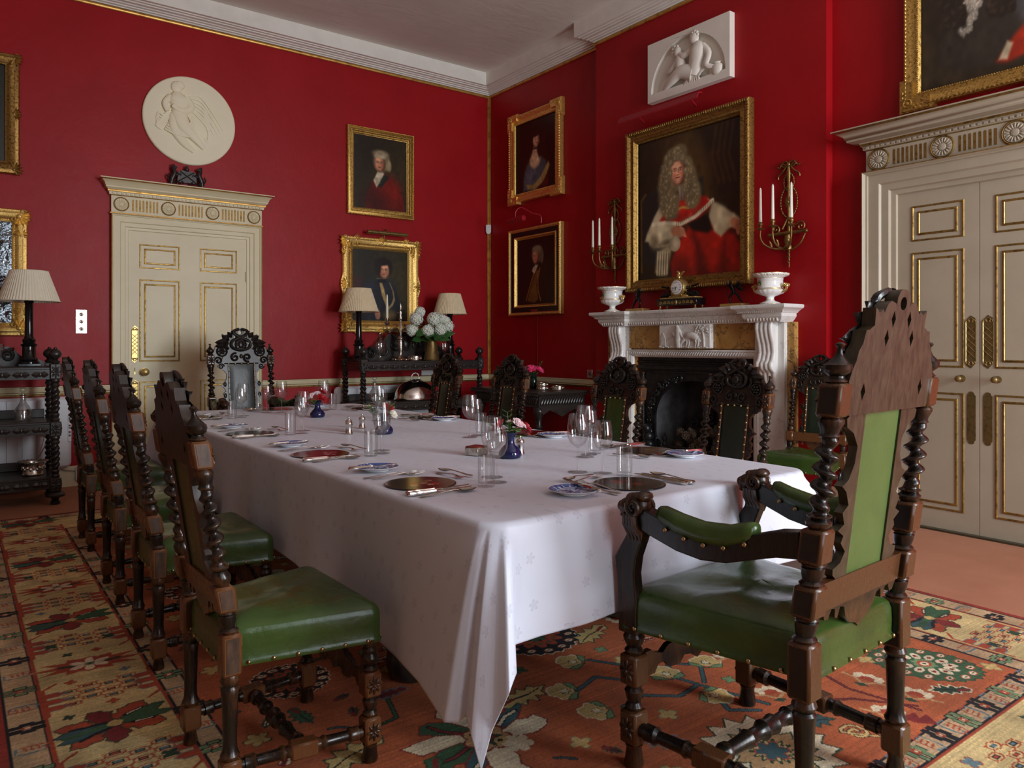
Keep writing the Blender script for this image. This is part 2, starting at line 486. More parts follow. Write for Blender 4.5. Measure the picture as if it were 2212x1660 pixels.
def wall_with_holes(u0, u1, z0, z1, holes, t0, t1, M):
    mb = MB()
    us = sorted({u0, u1, *[h[0] for h in holes], *[h[1] for h in holes]}); zs = sorted({z0, z1, *[h[2] for h in holes], *[h[3] for h in holes]})
    for a, b in zip(us, us[1:]):
        for c, d in zip(zs, zs[1:]):
            if any(h[0] <= a and b <= h[1] and h[2] <= c and d <= h[3] for h in holes): continue
            mb.box((a, c, t0), (b, d, t1), 0, M)
    return mb
struct('wall_right', wall_with_holes(0, -ROOM_Y0, 0, CEIL, [(-OP0, -OP1, 0, OPZ)], -.1, 0, RIGHTF), MAT['red'], label='red painted fireplace wall')
struct('wall_chimney', wall_with_holes(-BY0, -BY1, 0, CEIL, [(-OP0, -OP1, 0, OPZ)], 0, BR, RIGHTF), MAT['red'], label='red chimney breast standing out from the fireplace wall')
holes = [(wx - ww / 2, wx + ww / 2, WIN_Z0, WIN_Z1) for wx, ww in WINDOWS]
FRONTF = Matrix(((1, 0, 0, 0), (0, 0, 1, ROOM_Y0), (0, 1, 0, 0), (0, 0, 0, 1)))
struct('wall_front', wall_with_holes(ROOM_X0 - .1, .1, 0, CEIL, holes, -.14, 0, FRONTF), MAT['cornice'], label='unseen window wall, made pale to bounce light')  # out of view; pale colour added to lessen the red bounce
for k, (wx, ww) in enumerate(WINDOWS):             # sash windows behind the camera
    w = MB().frame(ww + .24, WIN_Z1 - WIN_Z0 + .24, [(0, 0), (0, .03), (.10, .03), (.12, .0), (.12, -.1)], 0, T(wx, ROOM_Y0, (WIN_Z0 + WIN_Z1) / 2) @ RX(PI / 2) @ RZ(0) @ SCL(1, 1, -1))
    struct('window_%d' % (k + 1), w, MAT['cornice'], label='tall sash window behind the camera')
    wo = bpy.data.objects['window_%d' % (k + 1)]
    bars = MB()
    for f in (1 / 3, 2 / 3): bars.box((wx - ww / 2 + ww * f - .012, ROOM_Y0 - .10, WIN_Z0), (wx - ww / 2 + ww * f + .012, ROOM_Y0 - .07, WIN_Z1))
    for f in range(1, 6): bars.box((wx - ww / 2, ROOM_Y0 - .10, WIN_Z0 + (WIN_Z1 - WIN_Z0) * f / 6 - (.03 if f == 3 else .012)), (wx + ww / 2, ROOM_Y0 - .07, WIN_Z0 + (WIN_Z1 - WIN_Z0) * f / 6 + (.03 if f == 3 else .012)))
    bars.build('glazing_bars', MAT['cornice'], wo)

PLAN = [(ROOM_X0, 0), (0, 0), (0, BY0), (-BR, BY0), (-BR, BY1), (0, BY1), (0, ROOM_Y0)]
mb = sweep(MB(), PLAN, [(0, 4.15), (.018, 4.15), (.022, 4.158), (.040, 4.163), (.042, 4.172), (.062, 4.176), (.068, 4.184), (.094, 4.19), (.097, 4.198), (.118, 4.202), (.122, 4.210), (.150, 4.213), (.152, CEIL)], 0)
struct('trim_1', mb, MAT['cornice'], label='white moulded plaster cornice', angle=25)
mb = sweep(MB(), PLAN, [(0, 4.118), (.012, 4.118), (.018, 4.126), (.018, 4.142), (.012, 4.15), (0, 4.15)], 0)
struct('trim_2', mb, MAT['giltwood'], label='gilt fillet under the cornice')
mb = MB().box((-.034, -.014, .85), (0, 0, 4.118), ch=.004).box((-.014, -.034, .85), (0, -.014, 4.118), ch=.004)
struct('trim_3', mb, MAT['giltwood'], label='gilt fillet running down the corner of the room')
RAILP = [(0, .770), (.014, .772), (.016, .786), (.024, .789), (.022, .797), (.030, .800), (.028, .803), (.030, .806), (.032, .838), (.040, .842), (.040, .849), (.036, .852), (0, .852)]
RM = [0, 1, 1, 0, 1, 1, 0, 0, 0, 0, 1, 1]
BASEP = [(0, .0), (.022, .0), (.022, .135), (.016, .15), (.008, .17), (0, .17)]
k = 4
for nm, path in (('back wall left of the door', [(ROOM_X0, 0), (-4.03, 0)]), ('back wall between door and corner', [(-2.71, 0), (0, 0), (0, -1.93)]), ('wall between chimney breast and double door', [(0, BY1), (0, -4.61)])):
    struct('trim_%d' % k, sweep(MB(), path, RAILP, 0, mats=RM), [MAT['cream'], MAT['giltline']], label='cream and gilt dado rail on the ' + nm); k += 1
    struct('baseboard_%s' % ('left', 'back', 'right')[k - 5], sweep(MB(), path, BASEP), MAT['cream'], label='cream skirting board on the ' + nm)

# ------------------------------------------------------------------ doors
def ray_rosette(mb, cx, cy, r, z, mc, mg):
    mb.torus((cx, cy, z), r, r * .085, mg, seg=28, sec=6)
    mb.lathe([(r * .9, z - .002), (r * .86, z + .006), (r * .35, z + .003), (r * .30, z + .009), (r * .1, z + .012)], 32, mc, T(cx, cy, 0), caps=True, wob=lambda a, zz: 1.0)
    for i in range(16):
        a = 2 * PI * i / 16
        mb.ell((0, 0, 0), (r * .26, r * .085, .006), mc, T(cx + math.cos(a) * r * .6, cy + math.sin(a) * r * .6, z + .004) @ RZ(a), 8, 5)
def panel_moulding(mb, x0, x1, y0, y1, z, inset, mg, mc):
    """gilt outer line, cream bed and gilt line round a raised field"""
    w, h = x1 - x0, y1 - y0; M = T((x0 + x1) / 2, (y0 + y1) / 2, z)
    mb.frame(w, h, [(0, 0), (.003, .006), (.009, .007), (.014, -.002)], mg, M)
    mb.frame(w - 2 * inset, h - 2 * inset, [(-.004, 0), (0, .007), (.008, .009), (.012, .004)], mg, M)
    mb.box((x0 + inset + .006, y0 + inset + .006, z), (x1 - inset - .006, y1 - inset - .006, z + .005), mc)
def entablature(mb, half, z0, z1, z2, over, n_ros, r_ros, mc, mg, mf):
    """frieze z0..z1 with rosettes and gilt flutes, cornice z1..z2"""
    mb.box((-half, z0, 0), (half, z1, .035), mc)
    mb.box((-half - .012, z0 - .006, 0), (half + .012, z0 + .006, .046), mg, ch=.003)
    mid = (z0 + z1) / 2 + .004
    xs = [(-1 + 2 * i / (n_ros - 1)) * (half - r_ros - .02) for i in range(n_ros)]
    for x in xs: ray_rosette(mb, x, mid, r_ros, .037, mc, mg)
    fh = (z1 - z0) * .34
    for a, b in zip(xs, xs[1:]):
        a2, b2 = a + r_ros + .035, b - r_ros - .035
        for i in range(8):
            x = a2 + (b2 - a2) * i / 7
            w = (b2 - a2) / 7 * .25
            mb.plate([(x - w, mid - fh), (x + w, mid - fh)] + [(x + w * math.cos(t), mid + fh - w + w * math.sin(t)) for t in (0, .8, 1.57, 2.34, PI)], .033, .037, m=mf)
    h = z2 - z1; o = over
    prof = [(.035, 0, mg), (.040, .04 * h, mg), (.046, .06 * h, mc), (.050, .22 * h, mc), (.060, .25 * h, mc), (.062, .36 * h, mg), (.066, .40 * h, mc), (o * .62, .47 * h, mc), (o * .62, .55 * h, mc), (o * .66, .58 * h, mc), (o * .70, .72 * h, mc), (o * .88, .88 * h, mc), (o, .94 * h, mg), (o, h, mc)]
    rs = []
    for w, z, _ in prof:
        e = w - .035 * 0
        rs.append([(-half - w + .03, z1 + z, 0), (-half - w + .03, z1 + z, w), (half + w - .03, z1 + z, w), (half + w - .03, z1 + z, 0)])
    base = len(mb.v); mb.v += [p for r in rs for p in r]
    for i in range(len(rs) - 1):
        for j in range(3):
            mb.f.append((base + i * 4 + j, base + i * 4 + j + 1, base + i * 4 + 5 + j, base + i * 4 + 4 + j)); mb.m.append(prof[i + 1][2] if prof[i + 1][2] == mg or prof[i][2] != mg else mc)
    t = base + (len(rs) - 1) * 4
    mb.f.append((t, t + 1, t + 2, t + 3)); mb.m.append(mc); mb.f.append((base + 3, base + 2, base + 1, base)); mb.m.append(mc)
    nd = int(2 * half / .035)                      # dentils
    for i in range(nd):
        x = -half + 2 * half * (i + .5) / nd
        mb.box((x - .010, z1 + .09 * h, .048), (x + .010, z1 + .19 * h, .057), mc)
    return mb
def architrave(mb, hw_out, hw_in, z_out, z_in, prof, m, mg):
    """three-sided door surround; prof: (fraction from outer to inner edge, height)"""
    rs = []
    for f, z in prof:
        x = hw_out + (hw_in - hw_out) * f; y = z_out + (z_in - z_out) * f
        rs.append([(-x, 0, z), (-x, y, z), (x, y, z), (x, 0, z)])
    base = len(mb.v); mb.v += [p for r in rs for p in r]
    for i in range(len(rs) - 1):
        for j in range(3):
            mb.f.append((base + i * 4 + j, base + i * 4 + 4 + j, base + i * 4 + 5 + j, base + i * 4 + j + 1)); mb.m.append(mg if i < 2 else m)
    return mb
def finger_plate(name, M, parent, w, z0, z1, mat, fancy=True, label=None):
    mb = MB(); h = z1 - z0
    if fancy:
        out = []
        for s in (1, -1):
            pts = [(w * .5, -h * .40), (w * .5, h * .40), (w * .42, h * .43), (w * .40, h * .46), (w * .24, h * .475), (w * .12, h * .495), (0, h * .51)]
            out += [(s * x, s * y) if False else (x * s, y * s) for x, y in pts]
        mb.plate([(x, y) for x, y in out], 0, .003)
        for i in range(-5, 6):                     # trellis
            for sg in (1, -1):
                y = i * w * .62
                a, b = (-w * .40, y - sg * w * .40), (w * .40, y + sg * w * .40)
                if max(abs(a[1]), abs(b[1])) < h * .36: mb.tube([(a[0], a[1], .004), (b[0], b[1], .004)], .0018, 5)
        for s in (1, -1):
            mb.torus((0, s * h * .42, .004), w * .22, w * .05, seg=12, sec=5)
            for q in (-1, 1): mb.torus((q * w * .27, s * h * .40, .004), w * .14, w * .05, seg=10, sec=5)
        mb.frame(w, h * .82, [(0, .002), (.002, .006), (.005, .003)])
    else:
        pts = []
        for i in range(9): a = PI * i / 8; pts.append((w * .36 * math.cos(a), h / 2 - w * .36 + w * .36 * math.sin(a)))
        out = [(w / 2, -h / 2 + w * .5), (w / 2, h / 2 - w * .5), (w * .36, h / 2 - w * .40)] + pts[1:-1] + [(-w * .36, h / 2 - w * .40), (-w / 2, h / 2 - w * .5), (-w / 2, -h / 2 + w * .5)] + [(-w * .36, -h / 2 + w * .4)] + [(-x, -y) for x, y in pts[1:-1]] + [(w * .36, -h / 2 + w * .4)]
        mb.plate(out, 0, .003)
        for sx in (-1, 1):
            for y in (-h * .45, 0, h * .45): mb.ell((sx * w * .33, y, .003), .0025, seg=8, rings=5)
    o = mb.build(name, MAT[mat], parent); o.matrix_basis = M @ T(0, (z0 + z1) / 2, 0)
    if label: o['label'] = label
    return o
def knob(M, parent, r, mat):
    o = MB().lathe([(r * 1.05, 0), (r * 1.05, .004), (r * .4, .008), (r * .38, .03), (r * .8, .036), (r, .05), (r * .92, .064), (r * .5, .072), (.001, .074)], 20).build('door_knob', MAT[mat], parent)
    o.matrix_basis = M
    return o
ARCH1 = [(0, 0), (0, .050), (.04, .052), (.10, .040), (.14, .040), (.16, .032), (.50, .032), (.55, .024), (.78, .024), (.82, .014), (.97, .012), (1, .004)]
# the single door in the back wall
D1 = -3.368
d1 = tag(link('door_1', None), 'cream six-panel door with gilt lines under a roundel', kind='structure'); d1.matrix_basis = back_at(D1, 0)
mb = MB().box((-.512, .008, 0), (.512, 2.205, .004), 0)
for s in (-1, 1):
    for y0, y1 in ((1.878, 2.094), (1.045, 1.78), (.235, .869)):
        panel_moulding(mb, *sorted((s * .087, s * .425)), y0, y1, .004, .042, 1, 0)
mb.build('door_leaf', [MAT['cream'], MAT['giltline']], d1)
architrave(MB(), .652, .512, 2.345, 2.205, ARCH1, 0, 1).build('architrave', [MAT['cream'], MAT['giltwood']], d1)
entablature(MB(), .652, 2.345, 2.497, 2.638, .125, 4, .058, 0, 1, 2).build('entablature', [MAT['cream'], MAT['giltwood'], MAT['giltflute']], d1)
finger_plate('finger_plate', T(-.462, 0, .004), d1, .055, 1.04, 1.365, 'brass')
finger_plate('finger_plate', T(-.462, 0, .004), d1, .055, .60, .885, 'brass')
knob(T(-.385, .955, .004), d1, .034, 'brass')
mb = MB().ell((0, .012, .002), (.007, .008, .003)).plate([(-.004, .008), (.004, .008), (.006, -.02), (-.006, -.02)], 0, .004).ell((0, .03, .002), (.005, .008, .003))
o = mb.build('keyhole', MAT['brass'], d1); o.matrix_basis = T(-.462, .955, .004)
for z in (1.85, .35): MB().lathe([(.006, -.05), (.006, .05)], 8).build('hinge', MAT['cream'], d1).matrix_basis = T(.506, z, .01) @ RX(-PI / 2)
# the double door in the fireplace wall
D2 = 5.327
d2 = tag(link('door_2', None), 'cream double door with gilt panel lines', kind='structure'); d2.matrix_basis = right_at(-D2, 0)
for s in (-1, 1):
    mb = MB().box((s * .002, .012, 0), (s * .51, 2.215, .006), 0)
    for y0, y1 in ((1.882, 2.117), (1.052, 1.808), (.133, .892)):
        panel_moulding(mb, *sorted((s * .088, s * .412)), y0, y1, .006, .042, 1, 0)
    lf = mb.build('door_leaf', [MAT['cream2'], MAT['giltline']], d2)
    finger_plate('finger_plate', T(s * .049, 0, .006), lf, .062, 1.054, 1.378, 'olbrass')
    finger_plate('push_plate', T(s * .047, 0, .006), lf, .050, .575, .905, 'olbrass', False)
    knob(T(s * .102, .985, .006), lf, .021, 'olbrass')
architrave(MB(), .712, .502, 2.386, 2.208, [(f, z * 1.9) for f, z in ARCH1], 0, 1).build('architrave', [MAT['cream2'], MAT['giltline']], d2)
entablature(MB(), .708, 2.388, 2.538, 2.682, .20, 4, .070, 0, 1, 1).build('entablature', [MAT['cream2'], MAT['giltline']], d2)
struct('trim_7', MB().box((-.05, -4.70, 0), (0, -5.95, .012)), MAT['woodb'], label='dark wooden threshold under the double door')
# ------------------------------------------------------------------ painting into colour attributes
class Paint:
    """a raster over x0..x1, y0..y1 that becomes a mesh's paint attribute"""
    def __init__(s, x0, x1, y0, y1, nx, ny, bg):
        s.x = np.linspace(x0, x1, nx); s.y = np.linspace(y0, y1, ny)
        s.X, s.Y = np.meshgrid(s.x, s.y)
        s.im = np.zeros((ny, nx, 3)) + np.array(bg, float)
        s.dx = s.x[1] - s.x[0]; s.dy = s.y[1] - s.y[0]
    def _win(s, xa, xb, ya, yb):
        i0 = max(int((xa - s.x[0]) / s.dx) - 1, 0); i1 = min(int((xb - s.x[0]) / s.dx) + 2, len(s.x))
        j0 = max(int((ya - s.y[0]) / s.dy) - 1, 0); j1 = min(int((yb - s.y[0]) / s.dy) + 2, len(s.y))
        return (slice(j0, j1), slice(i0, i1)) if i1 > i0 and j1 > j0 else None
    def _blend(s, w, a, c):
        if callable(c): c = c(s.X[w], s.Y[w])
        s.im[w] = s.im[w] * (1 - a[..., None]) + np.array(c, float) * a[..., None]
    def poly(s, pts, c, soft=0.0, alpha=1.0):
        p = np.array(pts, float)
        m = soft * 2.5
        w = s._win(p[:, 0].min() - m, p[:, 0].max() + m, p[:, 1].min() - m, p[:, 1].max() + m)
        if w is None: return s
        X, Y = s.X[w], s.Y[w]; ins = np.zeros(X.shape, bool); d2 = np.full(X.shape, 1e9)
        for (xa, ya), (xb, yb) in zip(p, np.roll(p, -1, 0)):
            c1 = (ya > Y) != (yb > Y)
            if ya != yb: ins ^= c1 & (X < (xb - xa) * (Y - ya) / (yb - ya) + xa)
            if soft > 0:
                ex, ey = xb - xa, yb - ya; L = ex * ex + ey * ey + 1e-12
                t = np.clip(((X - xa) * ex + (Y - ya) * ey) / L, 0, 1)
                d2 = np.minimum(d2, (X - xa - t * ex) ** 2 + (Y - ya - t * ey) ** 2)
        if soft > 0:
            d = np.sqrt(d2) * np.where(ins, 1, -1); a = np.clip(d / (2 * soft) + .5, 0, 1); a = a * a * (3 - 2 * a)
        else: a = ins.astype(float)
        s._blend(w, a * alpha, c); return s
    def ell(s, cx, cy, rx, ry, c, soft=0.0, rot=0.0, alpha=1.0):
        R = max(rx, ry) + soft * 2 * max(rx, ry)
        w = s._win(cx - R, cx + R, cy - R, cy + R)
        if w is None: return s
        X, Y = s.X[w] - cx, s.Y[w] - cy; k, q = math.cos(rot), math.sin(rot)
        r = np.sqrt(((X * k + Y * q) / rx) ** 2 + ((-X * q + Y * k) / ry) ** 2)
        a = np.clip((1 + soft - r) / (2 * soft), 0, 1) if soft > 0 else (r < 1).astype(float)
        if soft > 0: a = a * a * (3 - 2 * a)
        s._blend(w, a * alpha, c); return s
    def line(s, pts, wd, c, soft=0.0, alpha=1.0):
        p = np.array(pts, float); m = wd + soft
        w = s._win(p[:, 0].min() - m, p[:, 0].max() + m, p[:, 1].min() - m, p[:, 1].max() + m)
        if w is None: return s
        X, Y = s.X[w], s.Y[w]; d2 = np.full(X.shape, 1e9)
        for (xa, ya), (xb, yb) in zip(p[:-1], p[1:]):
            ex, ey = xb - xa, yb - ya; L = ex * ex + ey * ey + 1e-12
            t = np.clip(((X - xa) * ex + (Y - ya) * ey) / L, 0, 1)
            d2 = np.minimum(d2, (X - xa - t * ex) ** 2 + (Y - ya - t * ey) ** 2)
        d = np.sqrt(d2)
        a = np.clip((wd / 2 + soft / 2 - d) / soft, 0, 1) if soft > 0 else (d < wd / 2).astype(float)
        s._blend(w, a * alpha, c); return s
    def mottle(s, amp, n, seed=1):
        """uneven pigment: smooth random variation with n cells across"""
        r = np.random.default_rng(seed); ny, nx = s.X.shape
        g = r.normal(0, 1, (n + 2, n + 2)); fx = np.linspace(0, n, nx); fy = np.linspace(0, n, ny)
        ix, iy = fx.astype(int), fy.astype(int); tx, ty = (fx - ix)[None, :], (fy - iy)[:, None]
        tx, ty = tx * tx * (3 - 2 * tx), ty * ty * (3 - 2 * ty)
        v = (g[iy][:, ix] * (1 - tx) + g[iy][:, ix + 1] * tx) * (1 - ty) + (g[iy + 1][:, ix] * (1 - tx) + g[iy + 1][:, ix + 1] * tx) * ty
        s.im *= np.clip(1 + amp * v, .3, 1.8)[..., None]; return s
    def mesh(s, name, mat, z=None, mask=None):
        """grid mesh carrying the raster as linear colour"""
        ny, nx = s.X.shape
        co = np.empty((ny * nx, 3)); co[:, 0] = s.X.ravel(); co[:, 1] = s.Y.ravel(); co[:, 2] = 0 if z is None else z.ravel()
        j, i = np.meshgrid(np.arange(ny - 1), np.arange(nx - 1), indexing='ij'); a = (j * nx + i).ravel()
        q = np.stack([a, a + 1, a + nx + 1, a + nx], 1)
        if mask is not None:
            mk = mask.ravel(); q = q[mk[q].all(1)]
        nf = len(q); me = bpy.data.meshes.new(name)
        me.vertices.add(len(co)); me.vertices.foreach_set('co', co.ravel())
        me.loops.add(nf * 4); me.loops.foreach_set('vertex_index', q.ravel().astype(np.int32))
        me.polygons.add(nf); me.polygons.foreach_set('loop_start', np.arange(0, nf * 4, 4, dtype=np.int32))
        me.update(calc_edges=True)
        c = np.clip(s.im, 0, 255) / 255.0
        lin = np.where(c <= .04045, c / 12.92, ((c + .055) / 1.055) ** 2.4)
        at = me.attributes.new('paint', 'FLOAT_COLOR', 'POINT')
        at.data.foreach_set('color', np.concatenate([lin.reshape(-1, 3), np.ones((ny * nx, 1))], 1).ravel().astype(np.float32))
        me.polygons.foreach_set('use_smooth', np.ones(nf, bool))
        me.materials.append(mat)
        return me

# ------------------------------------------------------------------ the rug
RX0, RX1, RY0, RY1 = -5.035, -1.375, -6.86, -1.185
K = dict(field=(174, 92, 55), cream=(204, 182, 128), beige=(190, 160, 122), red=(150, 50, 36), black=(24, 24, 30), green=(58, 92, 62), lgreen=(112, 138, 98), teal=(58, 88, 94),
         ivory=(220, 204, 172), rust=(166, 70, 44), gold=(196, 168, 108), blue=(98, 122, 130), dgreen=(40, 66, 46), tan=(190, 150, 104), maroon=(124, 40, 38))
rug = Paint(RX0, RX1, RY0, RY1, 800, 1236, K['red'])
def rect(x0, y0, x1, y1): return [(x0, y0), (x1, y0), (x1, y1), (x0, y1)]
def place(pts, cx, cy, s=1.0, rot=0.0):
    k, q = math.cos(rot) * s, math.sin(rot) * s
    return [(cx + x * k - y * q, cy + x * q + y * k) for x, y in pts]
def star(n, r0, r1, a0=0.0): return [((r1 if i % 2 else r0) * math.cos(a0 + PI * i / n), (r1 if i % 2 else r0) * math.sin(a0 + PI * i / n)) for i in range(2 * n)]
def petals(cx, cy, r, n, dep, c, rot=0, edge=None):
    pts = [((r * (1 - dep * abs(math.cos(n * t / 2))) if False else r * (1 - dep + dep * abs(math.sin(n * t / 2)))) * math.cos(t + rot), r * (1 - dep + dep * abs(math.sin(n * t / 2))) * math.sin(t + rot)) for t in np.linspace(0, 2 * PI, 12 * n, endpoint=False)]
    if edge: rug.poly([(cx + 1.13 * x, cy + 1.13 * y) for x, y in pts], K[edge])
    rug.poly([(cx + x, cy + y) for x, y in pts], K[c])
def block_rosette(cx, cy, c, rot=0, s=1.0):
    for dx, dy in ((-.030, .014), (-.030, -.014), (.030, .014), (.030, -.014), (0, .026), (0, -.026)):
        for k, cc in ((.0035, 'black'), (0, c)):
            rug.poly(place(rect(dx - .0165 - k, dy - .0085 - k, dx + .0165 + k, dy + .0085 + k), cx, cy, s, rot), K[cc])
    rug.poly(place(rect(-.013, -.010, .013, .010), cx, cy, s, rot), K['rust']); rug.poly(place(rect(-.006, -.004, .006, .004), cx, cy, s, rot), K['ivory'])
def comb(cx, cy, rot, s=1.0):
    rug.line(place([(-.045, .022), (-.05, -.018), (-.02, -.028), (.04, -.026), (.05, -.008), (.035, .004)], cx, cy, s, rot), .007, K['blue'])
    rug.line(place([(.045, -.022), (.05, .018), (.02, .026), (-.03, .026)], cx, cy, s, rot), .005, K['rust'])
    for t in (-.02, 0, .02): rug.line(place([(t, .018), (t + .006, -.010)], cx, cy, s, rot), .006, K['rust'])
def jag_palmette(cx, cy, rot, s=1.0, pal=('rust', 'green', 'teal', 'maroon')):
    for sg in (1, -1):
        for (x0, y0, x1, y1, w, c) in ((-.02, .02, -.19, .10, .05, pal[0]), (0, .03, -.05, .16, .05, pal[3]), (.02, .02, .15, .12, .055, pal[0]), (-.03, .01, -.21, .03, .035, pal[2]), (.03, .01, .21, .045, .035, pal[1])):
            d = Vector((x1 - x0, y1 - y0)); n = Vector((-d.y, d.x)).normalized(); pts = []
            for k, ww in ((0, .5), (.2, 1), (.32, .72), (.48, 1.05), (.62, .7), (.78, .72), (1, 0)): pts.append((x0 + d.x * k + n.x * w * ww, y0 + d.y * k + n.y * w * ww))
            for k, ww in ((.78, .72), (.62, .7), (.48, 1.05), (.32, .72), (.2, 1), (0, .5)): pts.append((x0 + d.x * k - n.x * w * ww, y0 + d.y * k - n.y * w * ww))
            P = place([(x, sg * y) for x, y in pts], cx, cy, s, rot)
            rug.poly(P, K[c]); rug.line(P + P[:1], .005, K['dgreen'])
        rug.line(place([(-.14, sg * .055), (-.08, sg * .035), (-.03, sg * .03)], cx, cy, s, rot), .014, K['black'])
        rug.line(place([(.05, sg * .04), (.12, sg * .06)], cx, cy, s, rot), .016, K['black']); rug.line(place([(.06, sg * .043), (.115, sg * .058)], cx, cy, s, rot), .006, K['ivory'])
    rug.line(place([(-.17, 0), (.15, 0)], cx, cy, s, rot), .026, K['green']); rug.ell(cx, cy, .03 * s, .02 * s, K['gold'], rot=rot)
def flame_star(cx, cy, rot, s=1.0):
    pts = []
    for i in range(24):
        a = 2 * PI * i / 24; r = (.21 + .05 * math.cos(2 * a)) if i % 2 == 0 else .135
        pts.append((r * math.cos(a), r * .58 * math.sin(a)))
    P = place(pts, cx, cy, s, rot); rug.poly(P, K['rust']); rug.line(P + P[:1], .004, K['tan'])
    for i in range(6):
        a = PI / 6 + i * PI / 3; rug.ell(*place([(.055 * math.cos(a), .045 * math.sin(a))], cx, cy, s, rot)[0], .034 * s, .019 * s, K['ivory'], rot=rot + a)
    for a in (0, PI): rug.line(place([(.07 * math.cos(a), 0), (.12 * math.cos(a), .01)], cx, cy, s, rot), .018, K['dgreen'])
    rug.ell(cx, cy, .022 * s, .018 * s, K['lgreen']); rug.ell(cx, cy, .010 * s, .008 * s, K['black'])
def lattice(cx, cy, nx, ny, px, py, rot):
    for i in range(nx):
        for j in range(ny):
            x, y = (i - (nx - 1) / 2) * px, (j - (ny - 1) / 2) * py + (i % 2) * py * .5
            for (dx, dy) in ((.5 * px, .25 * py), (.5 * px, -.25 * py)):
                rug.line(place([(x - dx, y - dy), (x + dx, y + dy)], cx, cy, 1, rot), .0055, K['rust'])
            rug.ell(*place([(x, y)], cx, cy, 1, rot)[0], .030, .019, K['rust'], rot=rot); rug.ell(*place([(x, y)], cx, cy, 1, rot)[0], .024, .0145, K['cream'], rot=rot)
            rug.poly(place(rect(x - .015, y - .009, x + .015, y + .009), cx, cy, 1, rot), K['black']); rug.poly(place(rect(x - .010, y - .0055, x + .010, y + .0055), cx, cy, 1, rot), K['blue' if (i + j) % 3 else 'rust'])
def band(x0, x1, y0, y1, c): rug.poly(rect(x0, y0, x1, y1), K[c])
FX0, FX1, FY0, FY1 = -4.462, -2.005, -6.240, -1.81     # the field
band(-4.995, -1.408, -6.82, -1.225, 'black'); band(-4.985, -1.418, -6.81, -1.235, 'beige')
band(-4.902, -1.515, -6.725, -1.32, 'black'); band(-4.893, -1.522, -6.716, -1.328, 'rust'); band(-4.880, -1.533, -6.705, -1.340, 'cream')
band(-4.552, -1.897, -6.345, -1.705, 'rust'); band(-4.543, -1.905, -6.335, -1.715, 'black'); band(-4.535, -1.913, -6.325, -1.723, 'beige')
band(-4.470, -1.993, -6.250, -1.80, 'black'); band(-4.462, -2.003, -6.240, -1.81, 'field')
def guard(x0, y0, x1, y1, step, rot):
    L = math.hypot(x1 - x0, y1 - y0); n = int(L / step)
    for i in range(n + 1):
        t = (i + .15) / n
        if t > 1: break
        x, y = x0 + (x1 - x0) * t, y0 + (y1 - y0) * t
        block_rosette(x, y, 'black' if i % 2 else 'lgreen', rot)
        t2 = t + .5 / n
        comb(x0 + (x1 - x0) * t2, y0 + (y1 - y0) * t2, rot + (PI if i % 2 else 0), .82)
guard(-4.94, -6.75, -4.94, -1.27, .30, 0); guard(-4.50, -6.28, -4.50, -1.76, .30, 0)
guard(-1.48, -6.75, -1.48, -1.27, .242, 0); guard(-1.945, -6.201, -1.945, -1.76, .243, 0)
guard(-4.46, -6.283, -1.95, -6.283, .154, PI / 2); guard(-4.46, -1.76, -1.95, -1.76, .24, PI / 2); guard(-4.9, -6.77, -1.5, -6.77, .24, PI / 2); guard(-4.9, -1.28, -1.5, -1.28, .24, PI / 2)
for xc in (-4.715, -1.715):
    for i in range(6):
        jag_palmette(xc, -1.40 - 1.1 * i, .18, .80); flame_star(xc, -1.95 - 1.1 * i + (.07 if xc > -3 else 0), .05 if i % 2 else -.1, .80)
        for dy in (-.275, .275 - .55 * 2):
            y = -1.40 - 1.1 * i + dy; lattice(xc, y, 4, 3, .062, .052, 0)
            for sg in (-1, 1):
                for q in (-1, 0, 1):
                    x = xc + sg * .145; yy = y + q * .055
                    P = [(x - sg * .045, yy), (x - sg * .02, yy + .02), (x + sg * .02, yy + .018), (x + sg * .02, yy - .018), (x - sg * .02, yy - .02)]
                    rug.poly(P, K['rust']); rug.line(P + P[:1], .004, K['blue'])
            rug.line([(xc - .165, y - .11), (xc - .165, y + .11), (xc - .12, y + .15)], .011, K['rust']); rug.line([(xc + .165, y + .11), (xc + .165, y - .11), (xc + .12, y - .15)], .011, K['rust'])
        for q in (-1, 1): petals(xc + q * .10, -1.69 - 1.1 * i, .028, 4, .5, 'dgreen')
for yc in (-6.525, -1.52):
    for i in range(5):
        x = -4.2 + .62 * i
        if i % 2: jag_palmette(x, yc, PI / 2 + .1, .72)
        else: flame_star(x + (.02 if yc < -4 else 0), yc, PI / 2, .70)
        lattice(x + .31, yc, 3, 4, .06, .06, 0)
        petals(x + .16, yc + .12, .028, 4, .5, 'blue', edge='rust')
